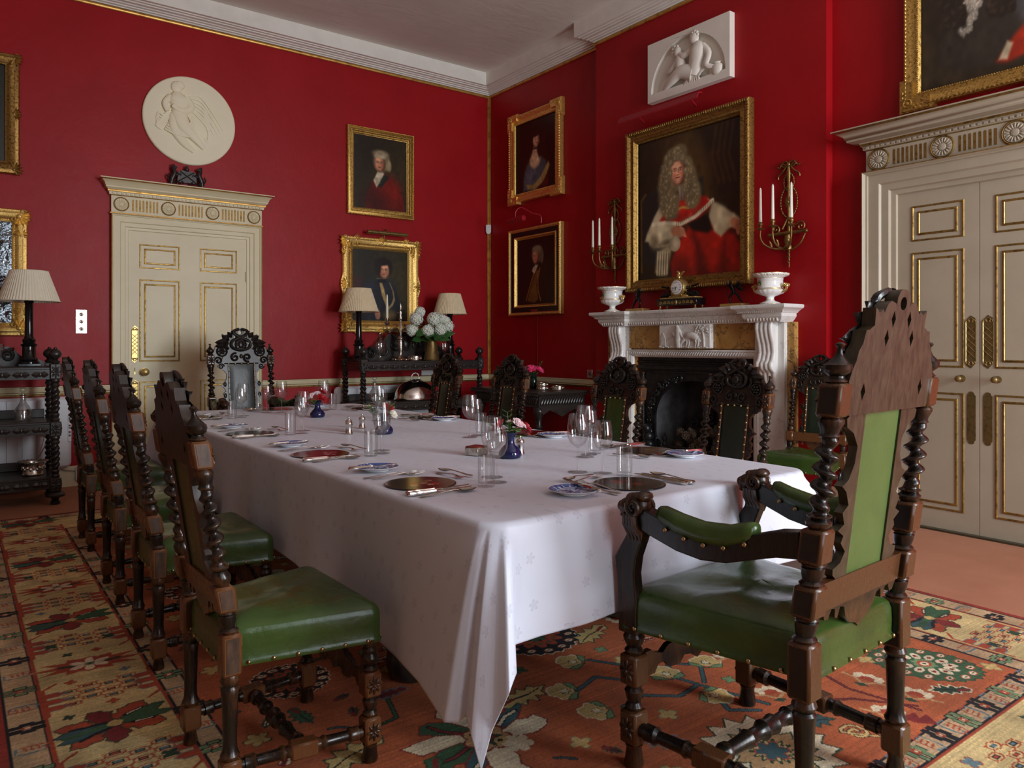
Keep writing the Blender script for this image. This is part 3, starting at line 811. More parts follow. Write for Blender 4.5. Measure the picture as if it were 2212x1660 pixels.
# field motifs
def big_medallion(cx, cy, r, outer='green', sy=1.0, rot=0.0):
    n = 26; P = [(r * (1.0 if i % 2 else .92) * math.cos(PI * i / n), r * sy * (1.0 if i % 2 else .92) * math.sin(PI * i / n)) for i in range(2 * n)]
    rug.poly(place(P, cx, cy, 1.03, rot), K['ivory'] if outer == 'black' else K['dgreen']); rug.poly(place(P, cx, cy, 1, rot), K[outer])
    for i in range(14):
        a = 2 * PI * i / 14; x, y = place([(r * .80 * math.cos(a), r * .80 * sy * math.sin(a))], cx, cy, 1, rot)[0]
        rug.ell(x, y, .021, .015, K['rust']); rug.ell(x, y, .016, .011, K['ivory']); rug.line([(x - .006, y), (x + .006, y)], .006, K['black'])
    for i in range(12):
        a = 2 * PI * (i + .5) / 12; x, y = place([(r * .46 * math.cos(a), r * .46 * sy * math.sin(a))], cx, cy, 1, rot)[0]
        rug.ell(x, y, r * .19, r * .115, K['ivory' if outer == 'green' else 'rust'], rot=a + rot); rug.ell(x, y, .010, .008, K['maroon' if outer == 'green' else 'green'])
    petals(cx, cy, r * .32, 8, .3, 'lgreen' if outer == 'green' else 'green'); rug.ell(cx, cy, .03, .024, K['rust']); rug.ell(cx, cy, .018, .014, K['ivory']); rug.ell(cx, cy, .007, .006, K['black'])
def blossom(cx, cy, rot, s=1.0, c='gold'):
    pts = place([(.085, -.01), (.075, .035), (.045, .05), (.03, .072), (-.015, .066), (-.03, .04), (-.03, -.04), (-.015, -.066), (.03, -.072), (.045, -.05), (.075, -.04)], cx, cy, s, rot)
    rug.poly([(cx + (x - cx) * 1.1, cy + (y - cy) * 1.1) for x, y in pts], K['ivory']); rug.poly(pts, K[c])
    for sg in (1, -1):
        P = place([(-.055, 0), (-.035, sg * .075), (.005, sg * .08), (-.015, sg * .035)], cx, cy, s, rot); rug.poly(P, K['lgreen']); rug.line(P + P[:1], .004, K['dgreen'])
    rug.poly(place(star(6, .030, .016), *place([(.008, 0)], cx, cy, s, rot)[0], s, rot), K['dgreen']); rug.poly(place(star(6, .024, .013), *place([(.008, 0)], cx, cy, s, rot)[0], s, rot), K['ivory'])
def jagleaf(cx, cy, rot, s=1.0, c='gold', e='dgreen'):
    up = [(-.11, 0), (-.07, .022), (-.065, .05), (-.035, .028), (-.02, .062), (.005, .03), (.03, .055), (.045, .022), (.085, .035), (.11, 0)]
    P = place(up + [(x, -y * .8) for x, y in reversed(up[1:-1])], cx, cy, s, rot)
    rug.poly(P, K[c]); rug.line(P + P[:1], .0055, K[e]); rug.line(place([(-.08, 0), (-.02, .006), (.04, -.004)], cx, cy, s, rot), .006, K['black']); rug.line(place([(.04, -.004), (.09, 0)], cx, cy, s, rot), .016, K['maroon'])
def lily(cx, cy, rot, s=1.0):
    pts = place([(-.05, -.01), (-.06, .03), (-.04, .05), (-.02, .042), (0, .062), (.02, .045), (.04, .052), (.058, .03), (.05, -.01), (0, .012)], cx, cy, s, rot)
    rug.poly(pts, K['ivory']); rug.poly(place([(-.028, -.01), (-.026, .018), (0, .028), (.026, .018), (.028, -.01)], cx, cy, s, rot), K['rust'])
    for sg in (1, -1): rug.line(place([(0, -.05), (sg * .04, -.012), (sg * .09, .0)], cx, cy, s, rot), .011, K['tan'])
    P = place([(-.03, -.06), (0, -.042), (.03, -.06), (0, -.075)], cx, cy, s, rot); rug.poly(P, K['dgreen'])
def vine(pts, c='teal', w=.014): rug.line(pts, w + .008, K['black']); rug.line(pts, w, K[c])
def big_palmette(cx, cy, rot, s=1.0):
    for i, a in enumerate(np.linspace(-2.5, 2.5, 9)):
        L = .26 if i % 2 else .22; c = ('ivory', 'teal', 'green', 'ivory', 'green', 'ivory', 'green', 'teal', 'ivory')[i]
        w = .05 if c != 'teal' else .032
        base = [(0.02, 0), (.07, w * .8), (.13, w), (.17, w * .75), (.20, w * 1.05), (L, .0), (.20, -w * .6), (.15, -w), (.08, -w * .8)]
        P = place(base, cx, cy, s, rot + a * .92); rug.poly(P, K[c]); rug.line(P + P[:1], .0055, K['maroon'])
        if c != 'ivory': rug.line(place([(.08, 0), (.14, .008), (.19, -.004)], cx, cy, s, rot + a * .92), .020, K['black']); rug.line(place([(.085, 0), (.14, .008), (.185, -.004)], cx, cy, s, rot + a * .92), .011, K['ivory' if c == 'teal' else 'maroon'])
    petals(cx, cy, .072 * s, 7, .25, 'tan', edge='maroon'); rug.poly(place(star(5, .06, .028), cx, cy, s, rot), K['dgreen']); rug.poly(place(star(5, .034, .016), cx, cy, s, rot), K['maroon'])
    petals(*place([(-.10, 0)], cx, cy, s, rot)[0], .05, 6, .3, 'ivory'); rug.ell(*place([(-.045, 0)], cx, cy, s, rot)[0], .022, .018, K['gold']); rug.ell(*place([(-.045, 0)], cx, cy, s, rot)[0], .009, .008, K['black'])
rg = random.Random(3)
for ix, x in enumerate(np.arange(-4.2, -2.0, .56)):
    for iy, y in enumerate(np.arange(-5.95, -1.9, .62)):
        k = (ix + 2 * iy) % 4; xx, yy = x + rg.uniform(-.05, .05), y + rg.uniform(-.05, .05)
        if -3.9 < xx < -1.9 and yy < -4.75: continue
        if k == 0: big_medallion(xx, yy, .14, 'black')
        elif k == 1: blossom(xx, yy, rg.uniform(0, 6), .9)
        elif k == 2: jagleaf(xx, yy, rg.uniform(0, 6), 1.1)
        else: lily(xx, yy, rg.uniform(0, 6), 1.1)
        vine([(xx + .1, yy + .1), (xx + .2, yy + .12), (xx + .25, yy + .3)], 'green', .010)
        jagleaf(xx + .26, yy + .28, rg.uniform(0, 6), .62, 'maroon', 'blue'); petals(xx - .2, yy + .25, .04, 5, .5, 'gold', edge='dgreen')
big_medallion(-3.23, -4.93, .19, 'black'); big_medallion(-2.22, -6.01, .145, 'green', 1.35, .55)
big_palmette(-3.83, -5.47, 2.2, 1.0)
vine([(-3.20, -5.24), (-3.085, -5.42), (-3.02, -5.66), (-2.96, -5.85)]); vine([(-3.40, -5.40), (-3.28, -5.36), (-3.20, -5.46), (-3.08, -5.44)]); vine([(-3.06, -5.50), (-2.98, -5.44), (-2.9, -5.52), (-3.0, -5.62)])
vine([(-3.36, -5.58), (-3.25, -5.56), (-3.15, -5.64), (-3.04, -5.62)]); vine([(-3.04, -5.70), (-3.10, -5.80), (-3.02, -5.86)])
for x, y, r in ((-3.257, -5.219, 2.2), (-3.435, -5.383, 2.6), (-3.439, -5.548, 2.9), (-3.062, -5.50, 1.2), (-3.055, -5.70, -1.2), (-2.87, -5.52, .8)): blossom(x, y, r, .78)
for x, y, r, s in ((-3.02, -5.06, .4, 1.1), (-3.58, -5.32, 3.3, 1.05), (-3.70, -5.13, 1.2, .8)): jagleaf(x, y, r, s)
jagleaf(-3.42, -5.79, 2.4, .8, 'maroon', 'blue'); jagleaf(-2.95, -5.99, 2.6, .8, 'teal', 'dgreen'); jagleaf(-4.06, -5.55, 1.0, .9, 'green', 'dgreen'); jagleaf(-2.37, -6.165, -.6, .7, 'dgreen', 'ivory')
for x, y, r in ((-2.52, -5.95, -1.4), (-2.50, -6.11, -1.4), (-2.70, -6.12, -1.0), (-2.88, -5.81, -.4), (-2.74, -5.52, .2), (-2.2, -5.5, 1.0), (-2.44, -5.72, 2.2)): lily(x, y, r, .9)
vine([(-2.60, -6.17), (-2.64, -5.95), (-2.58, -5.75)], 'maroon', .008); vine([(-2.58, -6.15), (-2.70, -6.0), (-2.86, -5.9)], 'maroon', .008)
P_ = place([(-.07, -.02), (-.02, .06), (0, .02), (.02, .07), (.07, .0), (0, -.03)], -2.67, -6.2, .8, -1.2); rug.poly(P_, K['maroon'])
for i in range(3):                                   # serrated cream rosette by the armchair's stretchers
    P_ = place(star(16, .21 - .07 * i, .165 - .06 * i), -3.2, -6.03, 1, .2); rug.poly(P_, K[('ivory', 'tan', 'cream')[i]]); rug.line(P_ + P_[:1], .006, K['dgreen'])
petals(-3.2, -6.03, .05, 6, .4, 'teal', edge='rust')
for x, y in ((-3.62, -5.66), (-3.52, -5.93), (-3.1, -5.32), (-2.78, -5.68), (-2.05, -6.17), (-2.36, -5.86), (-3.9, -5.83), (-3.28, -5.70)): petals(x, y, .034, 4, .55, 'gold', PI / 4, edge='lgreen')
sp_ = [(p[0], p[1]) for p in spiral(-2.90, -6.12, .012, .045, 0, 1.4)] + [(-2.85, -6.20)]
rug.line(sp_, .016, K['black']); rug.line(sp_, .009, K['gold'])
def free(x, y, r, key, tol=9):
    w = rug._win(x - r, x + r, y - r, y + r)
    return w is not None and float(np.abs(rug.im[w] - np.array(K[key], float)).max()) < tol
fl = random.Random(12)
for t in range(2600):                                # small filler blooms wherever the ground is still bare
    x, y = fl.uniform(FX0 + .05, FX1 - .05), fl.uniform(FY0 + .05, FY1 - .05)
    big = t < 900
    if not free(x, y, .078 if big else .042, 'field'): continue
    k = fl.randrange(5); a = fl.uniform(0, 6.28)
    if big: (lambda: blossom(x, y, a, .66), lambda: jagleaf(x, y, a, .62, 'ivory', 'maroon'), lambda: lily(x, y, a, .85), lambda: jagleaf(x, y, a, .62, 'green', 'dgreen'), lambda: blossom(x, y, a, .62, 'ivory'))[k]()
    elif k < 2: petals(x, y, .026, 4, .5, ('gold', 'lgreen')[k], a, edge='dgreen')
    elif k == 2: vine([(x - .03 * math.cos(a), y - .03 * math.sin(a)), (x, y + .008), (x + .03 * math.cos(a), y + .03 * math.sin(a))], 'teal', .007)
    else: jagleaf(x, y, a, .30, ('maroon', 'ivory')[k - 3], 'dgreen')
for t in range(900):
    x = fl.choice((fl.uniform(-4.86, -4.57), fl.uniform(-1.88, -1.55))); y = fl.uniform(-6.68, -1.36)
    if free(x, y, .030, 'cream'): petals(x, y, .020, 4, .5, fl.choice(('rust', 'dgreen', 'rust', 'blue')), fl.uniform(0, 1.5), edge='tan')
rug.mottle(.05, 60, 2).mottle(.05, 14, 5)
rug.im *= (1 + .045 * RNG.normal(0, 1, rug.X.shape[0]))[:, None, None] ** 1
rug.im *= (1 + .055 * RNG.normal(0, 1, rug.X.shape))[..., None]
rug_z = np.full(rug.X.shape, .010); rug_z[0] = rug_z[-1] = 0; rug_z[:, 0] = rug_z[:, -1] = 0
rug_o = link('rug', rug.mesh('rug', m_painted('dyed_wool', .92, .55, 420), z=rug_z))
tag(rug_o, 'large patterned orange and cream Turkish rug under the table', 'rug')
mb = MB()
for i in range(140):                                 # fringe along the far end
    x = RX0 + (RX1 - RX0) * (i + .5) / 140
    mb.tube([(x, RY1 - .004, .006), (x + rg.uniform(-.008, .008), RY1 + .022, .004), (x + rg.uniform(-.015, .015), RY1 + .045, .003)], [.004, .003, .0015], 5)
fr = mb.build('fringe', simple('wool_fringe', (.42, .33, .22), .95), rug_o); fr['kind'] = 'stuff'

# ------------------------------------------------------------------ dining table and its cloth
TX0, TX1, TY0, TY1, TZ = -4.037, -2.551, -5.769, -1.800, .735
tb = thing('dining_table', 'long dark table hidden under the white cloth, carved bulbous feet', 'table', T((TX0 + TX1) / 2, (TY0 + TY1) / 2, 0))
def round_rect(w, h, r, n=8): return [(sx * (w / 2 - r) + r * math.cos(a0 + PI / 2 * i / n), sy * (h / 2 - r) + r * math.sin(a0 + PI / 2 * i / n)) for sx, sy, a0 in ((1, 1, 0), (-1, 1, PI / 2), (-1, -1, PI), (1, -1, 3 * PI / 2)) for i in range(n + 1)]
MB().plate(round_rect(TX1 - TX0 - .05, TY1 - TY0 - .05, .17), TZ - .030, TZ - .003).build('table_top', MAT['wood'], tb, bevel=.012)
for sx in (-1, 1):
    for sy in (-.82, .82):
        gad = lambda a, z: 1 + (.07 * abs(math.sin(7 * a)) if (.02 < z < .13 or .22 < z < .5) else 0)
        mb = MB().lathe([(.05, .012), (.072, .03), (.084, .07), (.078, .11), (.05, .14), (.036, .16), (.05, .18), (.04, .2), (.06, .25), (.088, .34), (.092, .42), (.06, .50), (.038, .54), (.05, .57), (.05, .59)], 40, wob=gad)
        mb.box((-.05, -.05, .59), (.05, .05, TZ - .036), ch=.006)
        leg = mb.build('leg', MAT['ebony'], tb); leg.location = (sx * .52, sy * 1.45, 0)

def cloth():
    N0 = 36                                           # samples per straight side
    rc = .10
    drop = dict(L=.443, N=.302, R=.42, F=.32)
    # corner control: (turn 0..1, hem x out, hem y out, hem z) measured from the table corner; x is the long side's outward axis
    CC = [(0, 0.032, 0.636, 0.292), (0.1, 0.037, 0.424, 0.276), (0.18, 0.053, 0.254, 0.264), (0.26, 0.08, 0.127, 0.255), (0.34, 0.106, 0.032, 0.257), (0.41, 0.085, 0.0, 0.264), (0.47, 0.058, 0.005, 0.271), (0.53, 0.09, -0.064, 0.263), (0.61, 0.085, -0.101, 0.186), (0.67, 0.053, -0.101, 0.276), (0.75, 0.03, -0.138, 0.372), (0.82, -0.005, -0.122, 0.406), (0.87, -0.032, -0.053, 0.425), (0.92, -0.064, -0.032, 0.43), (1, -0.148, -0.034, 0.434)]
    def cint(tab, u, k):
        us = [c[0] for c in tab]; i = max(j for j in range(len(us)) if us[j] <= u + 1e-9); i = min(i, len(us) - 2)
        t = (u - us[i]) / (us[i + 1] - us[i]); t = t * t * (3 - 2 * t)
        return tab[i][k] * (1 - t) + tab[i + 1][k] * t
    rng = random.Random(5)
    loop = []                                         # (top x, top y, normal x, normal y, hem x, hem y, hem z, u, v offset)
    def corner(cx, cy, sx, sy, dl, dn, rev):
        out = []; n = 44
        for i in range(n + 1):
            u = i / n; a = u * PI / 2
            nx, ny = sx * math.cos(a), sy * math.sin(a)
            px, py = cx + sx * (-rc + rc * math.cos(a)), cy + sy * (-rc + rc * math.sin(a))
            # slide the top samples along the sides so that folds open from the corner
            hx = cx + sx * (cint(CC, u, 1)); hy = cy - sy * (cint(CC, u, 2)); hz = cint(CC, u, 3)
            hz = TZ - (TZ - hz) * ((dl / .443) * (1 - u) + (dn / .302) * u)
            px2 = px; py2 = py - sy * (.52 * (1 - min(u / .28, 1)) ** 1.3); px2 = px - sx * (.12 * max(0, (u - .80) / .20) ** 1.5)
            out.append((px2, py2, nx, ny, hx, hy, hz))
        return out[::-1] if rev else out
    def side(x0, y0, x1, y1, nx, ny, d, amp, ph, n, lift=0.0):
        out = []
        for i in range(1, n):
            t = i / n; x, y = x0 + (x1 - x0) * t, y0 + (y1 - y0) * t
            L = math.hypot(x1 - x0, y1 - y0)
            e = math.sin(PI * t) ** .5
            o = .026 + amp * e * (.6 * math.sin(2 * PI * (t * L / .62) + ph) + .4 * math.sin(2 * PI * (t * L / .37) + 1.7 * ph)) + .004
            out.append((x, y, nx, ny, x + nx * o, y + ny * o, TZ - d + lift * (1 - abs(2 * t - 1) ** 3)))
        return out
    # counter-clockwise from the near-left corner's long side start, going along the near end
    loop += corner(TX0, TY0, -1, -1, drop['L'], drop['N'], False)
    loop += side(TX0 + .22, TY0, TX1 - .22, TY0, 0, -1, drop['N'], .026, .8, N0)
    loop += corner(TX1, TY0, 1, -1, drop['R'], drop['N'], True)
    loop += side(TX1, TY0 + .64, TX1, TY1 - .64, 1, 0, drop['R'], .014, 2.0, N0 * 3, .05)
    loop += corner(TX1, TY1, 1, 1, drop['R'], drop['F'], False)
    loop += side(TX1 - .22, TY1, TX0 + .22, TY1, 0, 1, drop['F'], .012, .3, N0)
    loop += corner(TX0, TY1, -1, 1, drop['L'], drop['F'], True)
    loop += side(TX0, TY1 - .64, TX0, TY0 + .64, -1, 0, drop['L'], .012, 4.0, N0 * 3, .07)
    n = len(loop); vs = []; uv = []; re = .022
    rows = [('top', .05), ('top', .02)] + [('arc', k / 5) for k in range(6)] + [('drop', t) for t in (.06, .13, .21, .30, .40, .50, .60, .70, .80, .88, .95, .985, 1.0)]
    for ty, t in rows:
        for px, py, nx, ny, hx, hy, hz in loop:
            if ty == 'top': x, y, z = px - nx * (re + t), py - ny * (re + t), TZ
            elif ty == 'arc':
                a = t * PI / 2; x, y, z = px - nx * re * (1 - math.sin(a)), py - ny * re * (1 - math.sin(a)), TZ - re * (1 - math.cos(a))
            else:
                e = t ** .78; x, y, z = px + (hx - px) * e, py + (hy - py) * e, (TZ - re) + (hz - TZ + re) * t
            vs.append((x, y, z))
            dd = max(0, TZ - z); uv.append((px + nx * dd, py + ny * dd))
    nr = len(rows); fs = []
    for r in range(nr - 1):
        for i in range(n):
            j = (i + 1) % n
            fs.append((r * n + i, (r + 1) * n + i, (r + 1) * n + j, r * n + j))
    # flat top filled with a fan of quads toward the centre line
    c0 = len(vs); xm = (TX0 + TX1) / 2
    fs.append(tuple(range(n)))
    me = bpy.data.meshes.new('tablecloth'); me.from_pydata(vs, [], fs)
    ul = me.uv_layers.new(name='weave')
    for p in me.polygons:
        for li, vi in zip(p.loop_indices, p.vertices): ul.data[li].uv = uv[vi]
    me.polygons.foreach_set('use_smooth', [True] * len(me.polygons)); me.polygons[len(fs) - 1].use_smooth = False
    N = NT('white_damask'); u = N.coord('UV'); sc = 11.5
    mp = N.mapping(u, (sc, sc, 1)); v = N.new('ShaderNodeTexVoronoi', voronoi_dimensions='2D'); N.link(mp, v.inputs['Vector']); v.inputs['Scale'].default_value = 1; v.inputs['Randomness'].default_value = .75
    sub = N.new('ShaderNodeVectorMath', operation='SUBTRACT'); N.link(mp, sub.inputs[0]); N.link(v.outputs['Position'], sub.inputs[1])
    sx = N.new('ShaderNodeSeparateXYZ'); N.link(sub.outputs[0], sx.inputs[0])
    ang = N.math('ARCTAN2', sx.outputs[1], sx.outputs[0]); rr = N.math('SQRT', N.math('ADD', N.math('MULTIPLY', sx.outputs[0], sx.outputs[0]), N.math('MULTIPLY', sx.outputs[1], sx.outputs[1])))
    cr = N.new('ShaderNodeSeparateColor'); N.link(v.outputs['Color'], cr.inputs[0])
    pet = N.math('MULTIPLY_ADD', N.math('ABSOLUTE', N.math('COSINE', N.math('ADD', N.math('MULTIPLY', ang, 2.5), N.math('MULTIPLY', cr.outputs[0], 6.28)))), .13, .045)
    inside = N.math('LESS_THAN', rr, pet); ring = N.math('LESS_THAN', rr, N.math('SUBTRACT', pet, .035))
    pick = N.math('GREATER_THAN', cr.outputs[1], .18)
    edge = N.math('MULTIPLY', N.math('SUBTRACT', inside, N.math('MULTIPLY', ring, .55)), pick)
    N.set(Base_Color=N.mix(N.math('MULTIPLY', edge, .52), (.68, .715, .83), (.43, .445, .55)))
    N.set(Roughness=N.math('MULTIPLY_ADD', edge, .18, .42)); N.bsdf.inputs['Sheen Weight'].default_value = .15; N.bsdf.inputs['Specular IOR Level'].default_value = .45
    N.set(Normal=N.bump(N.noise(u, 14, 4, .55), .12, .01))
    me.materials.append(N.mat)
    o = link('tablecloth', me); o.modifiers.new('thickness', 'SOLIDIFY').thickness = .0012
    return tag(o, 'white damask tablecloth hanging to a point at the near corner of the table', 'tablecloth')
cloth_o = cloth()
# ------------------------------------------------------------------ carved high-backed chairs
def turned(mb, pts, M=None, seg=16, m=0): return mb.lathe(pts, seg, m, M)
def barley(mb, z0, z1, r, off, pitch, x=0, y=0, ph=0.0, m=0, seg=14, hand=1):
    """single-bine barley twist"""
    n = max(int((z1 - z0) / pitch * 16), 10); rs = []
    for i in range(n + 1):
        t = i / n; z = z0 + (z1 - z0) * t; a = hand * 2 * PI * (z - z0) / pitch + ph
        k = min(1, 5 * t, 5 * (1 - t)); rr = r * (.86 + .14 * k)
        rs.append([(x + off * k * math.cos(a) + rr * math.cos(2 * PI * j / seg), y + off * k * math.sin(a) + rr * math.sin(2 * PI * j / seg), z) for j in range(seg)])
    return mb.rings(rs, m)
def block(mb, x, y, z0, z1, h, m=0, worn=None):
    b = .006
    mb.box((x - h, y - h, z0), (x + h, y + h, z1), m, ch=b)
    if worn is not None:                              # rubbed flat outer faces
        for sx in (-1, 1): mb.box((x + sx * (h - .002), y - h + b * 1.6, z0 + b * 1.6), (x + sx * (h + .0012), y + h - b * 1.6, z1 - b * 1.6), worn)
def rosette(mb, M, w, h, m=0):
    for i in range(8):
        a = 2 * PI * i / 8
        mb.ell((0, 0, 0), (.30, .11, .10), m, M @ SCL(w, h, .06) @ T(.27 * math.cos(a), .27 * math.sin(a), 0) @ RZ(a), 8, 5)
    mb.ell((0, 0, .004), (w * .12, w * .12, .006), m, M, 8, 5)
CHAIR_SIDE = dict(wb=.185, wf=.2275, yb=-.19, yf=.19, h=.0255, foot=.054, fb=.124, b2=(.344, .452), b1=(.510, .578), tw=(.640, .828), ub=(.884, .956), tip=1.045, crest=(.886, 1.126), seat=.452, armb=None, lean=.155, rt=.0155)
CHAIR_ARM = dict(wb=.245, wf=.283, yb=-.245, yf=.245, h=.030, foot=.072, fb=.152, b2=(.365, .500), b1=(.560, .636), tw=(.812, .985), ub=(1.034, 1.112), tip=1.206, crest=(1.036, 1.334), seat=.500, armb=(.690, .772), lean=.125, rt=.0185)
def crest_outline(W, H):
    half = [(.92, 0), (.98, .10), (1.0, .27), (.955, .36), (.90, .42), (.87, .50), (.80, .56), (.765, .66), (.70, .665), (.60, .70), (.615, .84), (.53, .80), (.445, .83), (.42, .80), (.36, .87), (.28, .90), (.17, .88), (.155, .85), (.15, .93), (.10, .985), (.035, 1.0)]
    pts = [(x * W, y * H) for x, y in half] + [(-x * W, y * H) for x, y in reversed(half)]
    hol = [[(x * W + dx * .05 * W, y * H + dy * .055 * H) for dx, dy in ((1, 0), (.35, .8), (0, 1.3), (-.35, .8), (-1, 0), (-.35, -.8), (0, -1.3), (.35, -.8))] for x, y in ((.30, .60), (-.30, .60), (.19, .755), (-.19, .755), (.68, .18), (-.68, .18))]
    hol.append(circle(0, .885 * H, .075 * W, 14, .055 * H))
    return pts, hol
def make_chair(name, D, leathers, arms=False, carved=True, seatmat='leather', block_mat='woodred', post='wood', plank='plank'):
    root = link(name, None); root.empty_display_size = .1
    wb, wf, yb, yf, h = D['wb'], D['wf'], D['yb'], D['yf'], D['h']
    z0l = D['b2'][1]
    lean = lambda z: -max(0, z - z0l) * D['lean']
    def shear(mb): return mb.warp(lambda x, y, z: (x, y + lean(z), z))
    R = D['rt']; k = R / .0155
    WD = [MAT[post], MAT[block_mat], MAT[plank]]
    for s in (-1, 1):                                  # back posts: one turned length from foot to finial
        mb = MB(); x = s * wb; y = yb; L = T(x, y, 0)
        fz, f1 = D['foot'], D['fb']
        mb.lathe([(.019 * k, .011), (.021 * k, .02), (.016 * k, fz * .75), (.020 * k, fz)], 14, 0, L); block(mb, x, y, fz, f1, h)
        a, b = f1, D['b2'][0]
        mb.lathe([(.020 * k, a), (.025 * k, a + .012), (.019 * k, a + .026), (.0175 * k, a + .05), (.021 * k, b - .055), (.0235 * k, b - .035), (.019 * k, b - .028), (.025 * k, b - .014), (.021 * k, b)], 16, 0, L)
        block(mb, x, y, *D['b2'], h, 0, 1)
        def vase(a, b):
            d = b - a
            mb.lathe([(.021 * k, a), (.0245 * k, a + .12 * d), (.018 * k, a + .25 * d), (.0215 * k, a + .55 * d), (.0225 * k, a + .8 * d), (.020 * k, a + .85 * d), (.0235 * k, a + .93 * d), (.021 * k, b)], 16, 0, L)
        vase(D['b2'][1], D['b1'][0]); block(mb, x, y, *D['b1'], h, 0, 1)
        if D['armb']: vase(D['b1'][1], D['armb'][0]); block(mb, x, y, *D['armb'], h, 0, 1); a = D['armb'][1]
        else: a = D['b1'][1]
        t0, t1 = D['tw']; d = t0 - a
        mb.lathe([(.016 * k, a), (.024 * k, a + .22 * d), (.025 * k, a + .40 * d), (.017 * k, a + .62 * d), (.0235 * k, a + .74 * d), (.024 * k, a + .80 * d), (.0165 * k, a + .90 * d), (R, t0)], 16, 0, L)
        barley(mb, t0 - .004, t1 + .004, R * 1.12, .0078 * k, .0405, x, y, PI if s > 0 else 0, hand=s)
        a, b = t1, D['ub'][0]; d = b - a
        mb.lathe([(R * .95, a), (.0205 * k, a + .10 * d), (.017 * k, a + .22 * d), (.0185 * k, a + .40 * d), (.0245 * k, a + .72 * d), (.024 * k, a + .88 * d), (.018 * k, b)], 16, 0, L)
        block(mb, x, y, *D['ub'], h * .95, 0, 1)
        rosette(mb, T(x, y + h * .95, (D['ub'][0] + D['ub'][1]) / 2) @ RX(-PI / 2), h * 1.7, (D['ub'][1] - D['ub'][0]) * .85)
        a, b = D['ub'][1], D['tip']; d = b - a
        mb.lathe([(.017 * k, a), (.022 * k, a + .04 * d), (.0155 * k, a + .12 * d), (.0145 * k, a + .17 * d), (.0235 * k, a + .26 * d), (.0265 * k, a + .36 * d), (.0258 * k, a + .44 * d), (.0262 * k, a + .45 * d), (.0235 * k, a + .47 * d), (.0180 * k, a + .54 * d), (.0105 * k, a + .63 * d), (.0062 * k, a + .74 * d), (.0048 * k, a + .84 * d), (.0060 * k, a + .87 * d), (.0090 * k, a + .91 * d), (.0092 * k, a + .95 * d), (.0060 * k, a + .985 * d), (.001, b)], 18, 0, L)
        shear(mb).build('back_post', WD, root)
    for s in (-1, 1):                                  # front legs
        mb = MB(); x, y = s * wf, yf; L = T(x, y, 0); g = D['fb'] / .124; zt = .36 * D['seat'] / .452
        mb.lathe([(.021 * k, .011), (.023 * k, .02), (.018 * k, .052 * g), (.022 * k, .062 * g)], 14, 0, L); block(mb, x, y, .064 * g, .140 * g, h)
        mb.lathe([(.018 * k, .140 * g), (.022 * k, .148 * g), (.016 * k, .158 * g), (.020 * k, .172 * g), (.023 * k, .184 * g), (.017 * k, .192 * g), (.021 * k, .198 * g)], 14, 0, L); block(mb, x, y, .198 * g, .268 * g, h)
        mb.lathe([(.018 * k, .268 * g), (.023 * k, .276 * g), (.016 * k, .285 * g), (.023 * k, .297 * g), (.026 * k, .308 * g), (.020 * k, .320 * g), (.023 * k, .330 * g), (.017 * k, .338 * g), (.022 * k, zt)], 16, 0, L)
        if carved:
            for a, b in ((.064, .140), (.198, .268)):
                z = (a + b) / 2 * g
                rosette(mb, T(x, y + h, z) @ RX(-PI / 2), h * 1.6, .058 * g)
                rosette(mb, T(x + s * h, y, z) @ RY(s * PI / 2), .050 * g, h * 1.6)
        mb.build('front_leg', WD, root)
    zs = .100 * D['fb'] / .124
    mids = []
    for s in (-1, 1):                                  # side stretchers with a square middle block
        A, B = Vector((s * wb, yb + h, zs)), Vector((s * wf, yf - h, zs)); d = B - A; Ln = d.length
        M = T(*A) @ RZ(-math.atan2(d.x, d.y)) @ RX(-PI / 2)
        prof = []
        for f, r in ((0, .016), (.03, .016), (.035, .020), (.10, .019), (.11, .021), (.13, .014), (.30, .0155), (.33, .020), (.36, .015), (.40, .019)): prof.append((r * k, f * Ln))
        prof2 = [(r, Ln - z) for r, z in reversed(prof)]
        mb = MB().lathe(prof, 14, 0, M).lathe(prof2, 14, 0, M).box((-.022 * k, -.021 * k, Ln * .39), (.022 * k, .021 * k, Ln * .61), 0, M, ch=.005)
        mb.build('side_stretcher', WD, root); mids.append(A + d * .5)
    A, B = mids; Ln = (B - A).length; M = T(*A) @ RY(PI / 2)
    prof = [(r * k, f * Ln) for f, r in ((.04, .017), (.09, .019), (.10, .022), (.13, .021), (.14, .015), (.28, .018), (.31, .022), (.33, .016), (.42, .016), (.45, .024), (.50, .020))]
    MB().lathe(prof + [(r, Ln - z) for r, z in reversed(prof[:-1])], 16, 0, M).build('cross_stretcher', WD, root)
    z = .235 * D['fb'] / .124; w = wf - h                # scalloped board between the front legs
    hf = [(1, -.030), (.80, -.030), (.74, -.012), (.62, -.010), (.52, -.030), (.34, -.034), (.26, -.016), (.12, -.020), (0, -.036)]
    ht = [(1, .028), (.86, .030), (.78, .018), (.66, .012), (.56, .026), (.40, .030), (.30, .046), (.14, .040), (0, .052)]
    outl = [(x * w, y * k) for x, y in hf[::-1]] + [(x * w, y * k) for x, y in ht] + [(-x * w, y * k) for x, y in ht[::-1][1:]] + [(-x * w, y * k) for x, y in hf[:-1]]
    mb = MB().plate(outl, -.009, .009, m=0, M=T(0, yf, z) @ RX(PI / 2))
    for s in (-1, 1):
        mb.tube([(x, y, -.009) for x, y, q in spiral(s * w * .42, .004, .006, .026 * k, 0, s * 1.3)], .004, 6, 0, T(0, yf, z) @ RX(PI / 2))
    mb.build('front_rail', WD, root)
    # bottom back rail with a scalloped apron
    c1 = (D['b1'][0] + D['b1'][1]) / 2; w = wb - h * .9; q = .030 * k
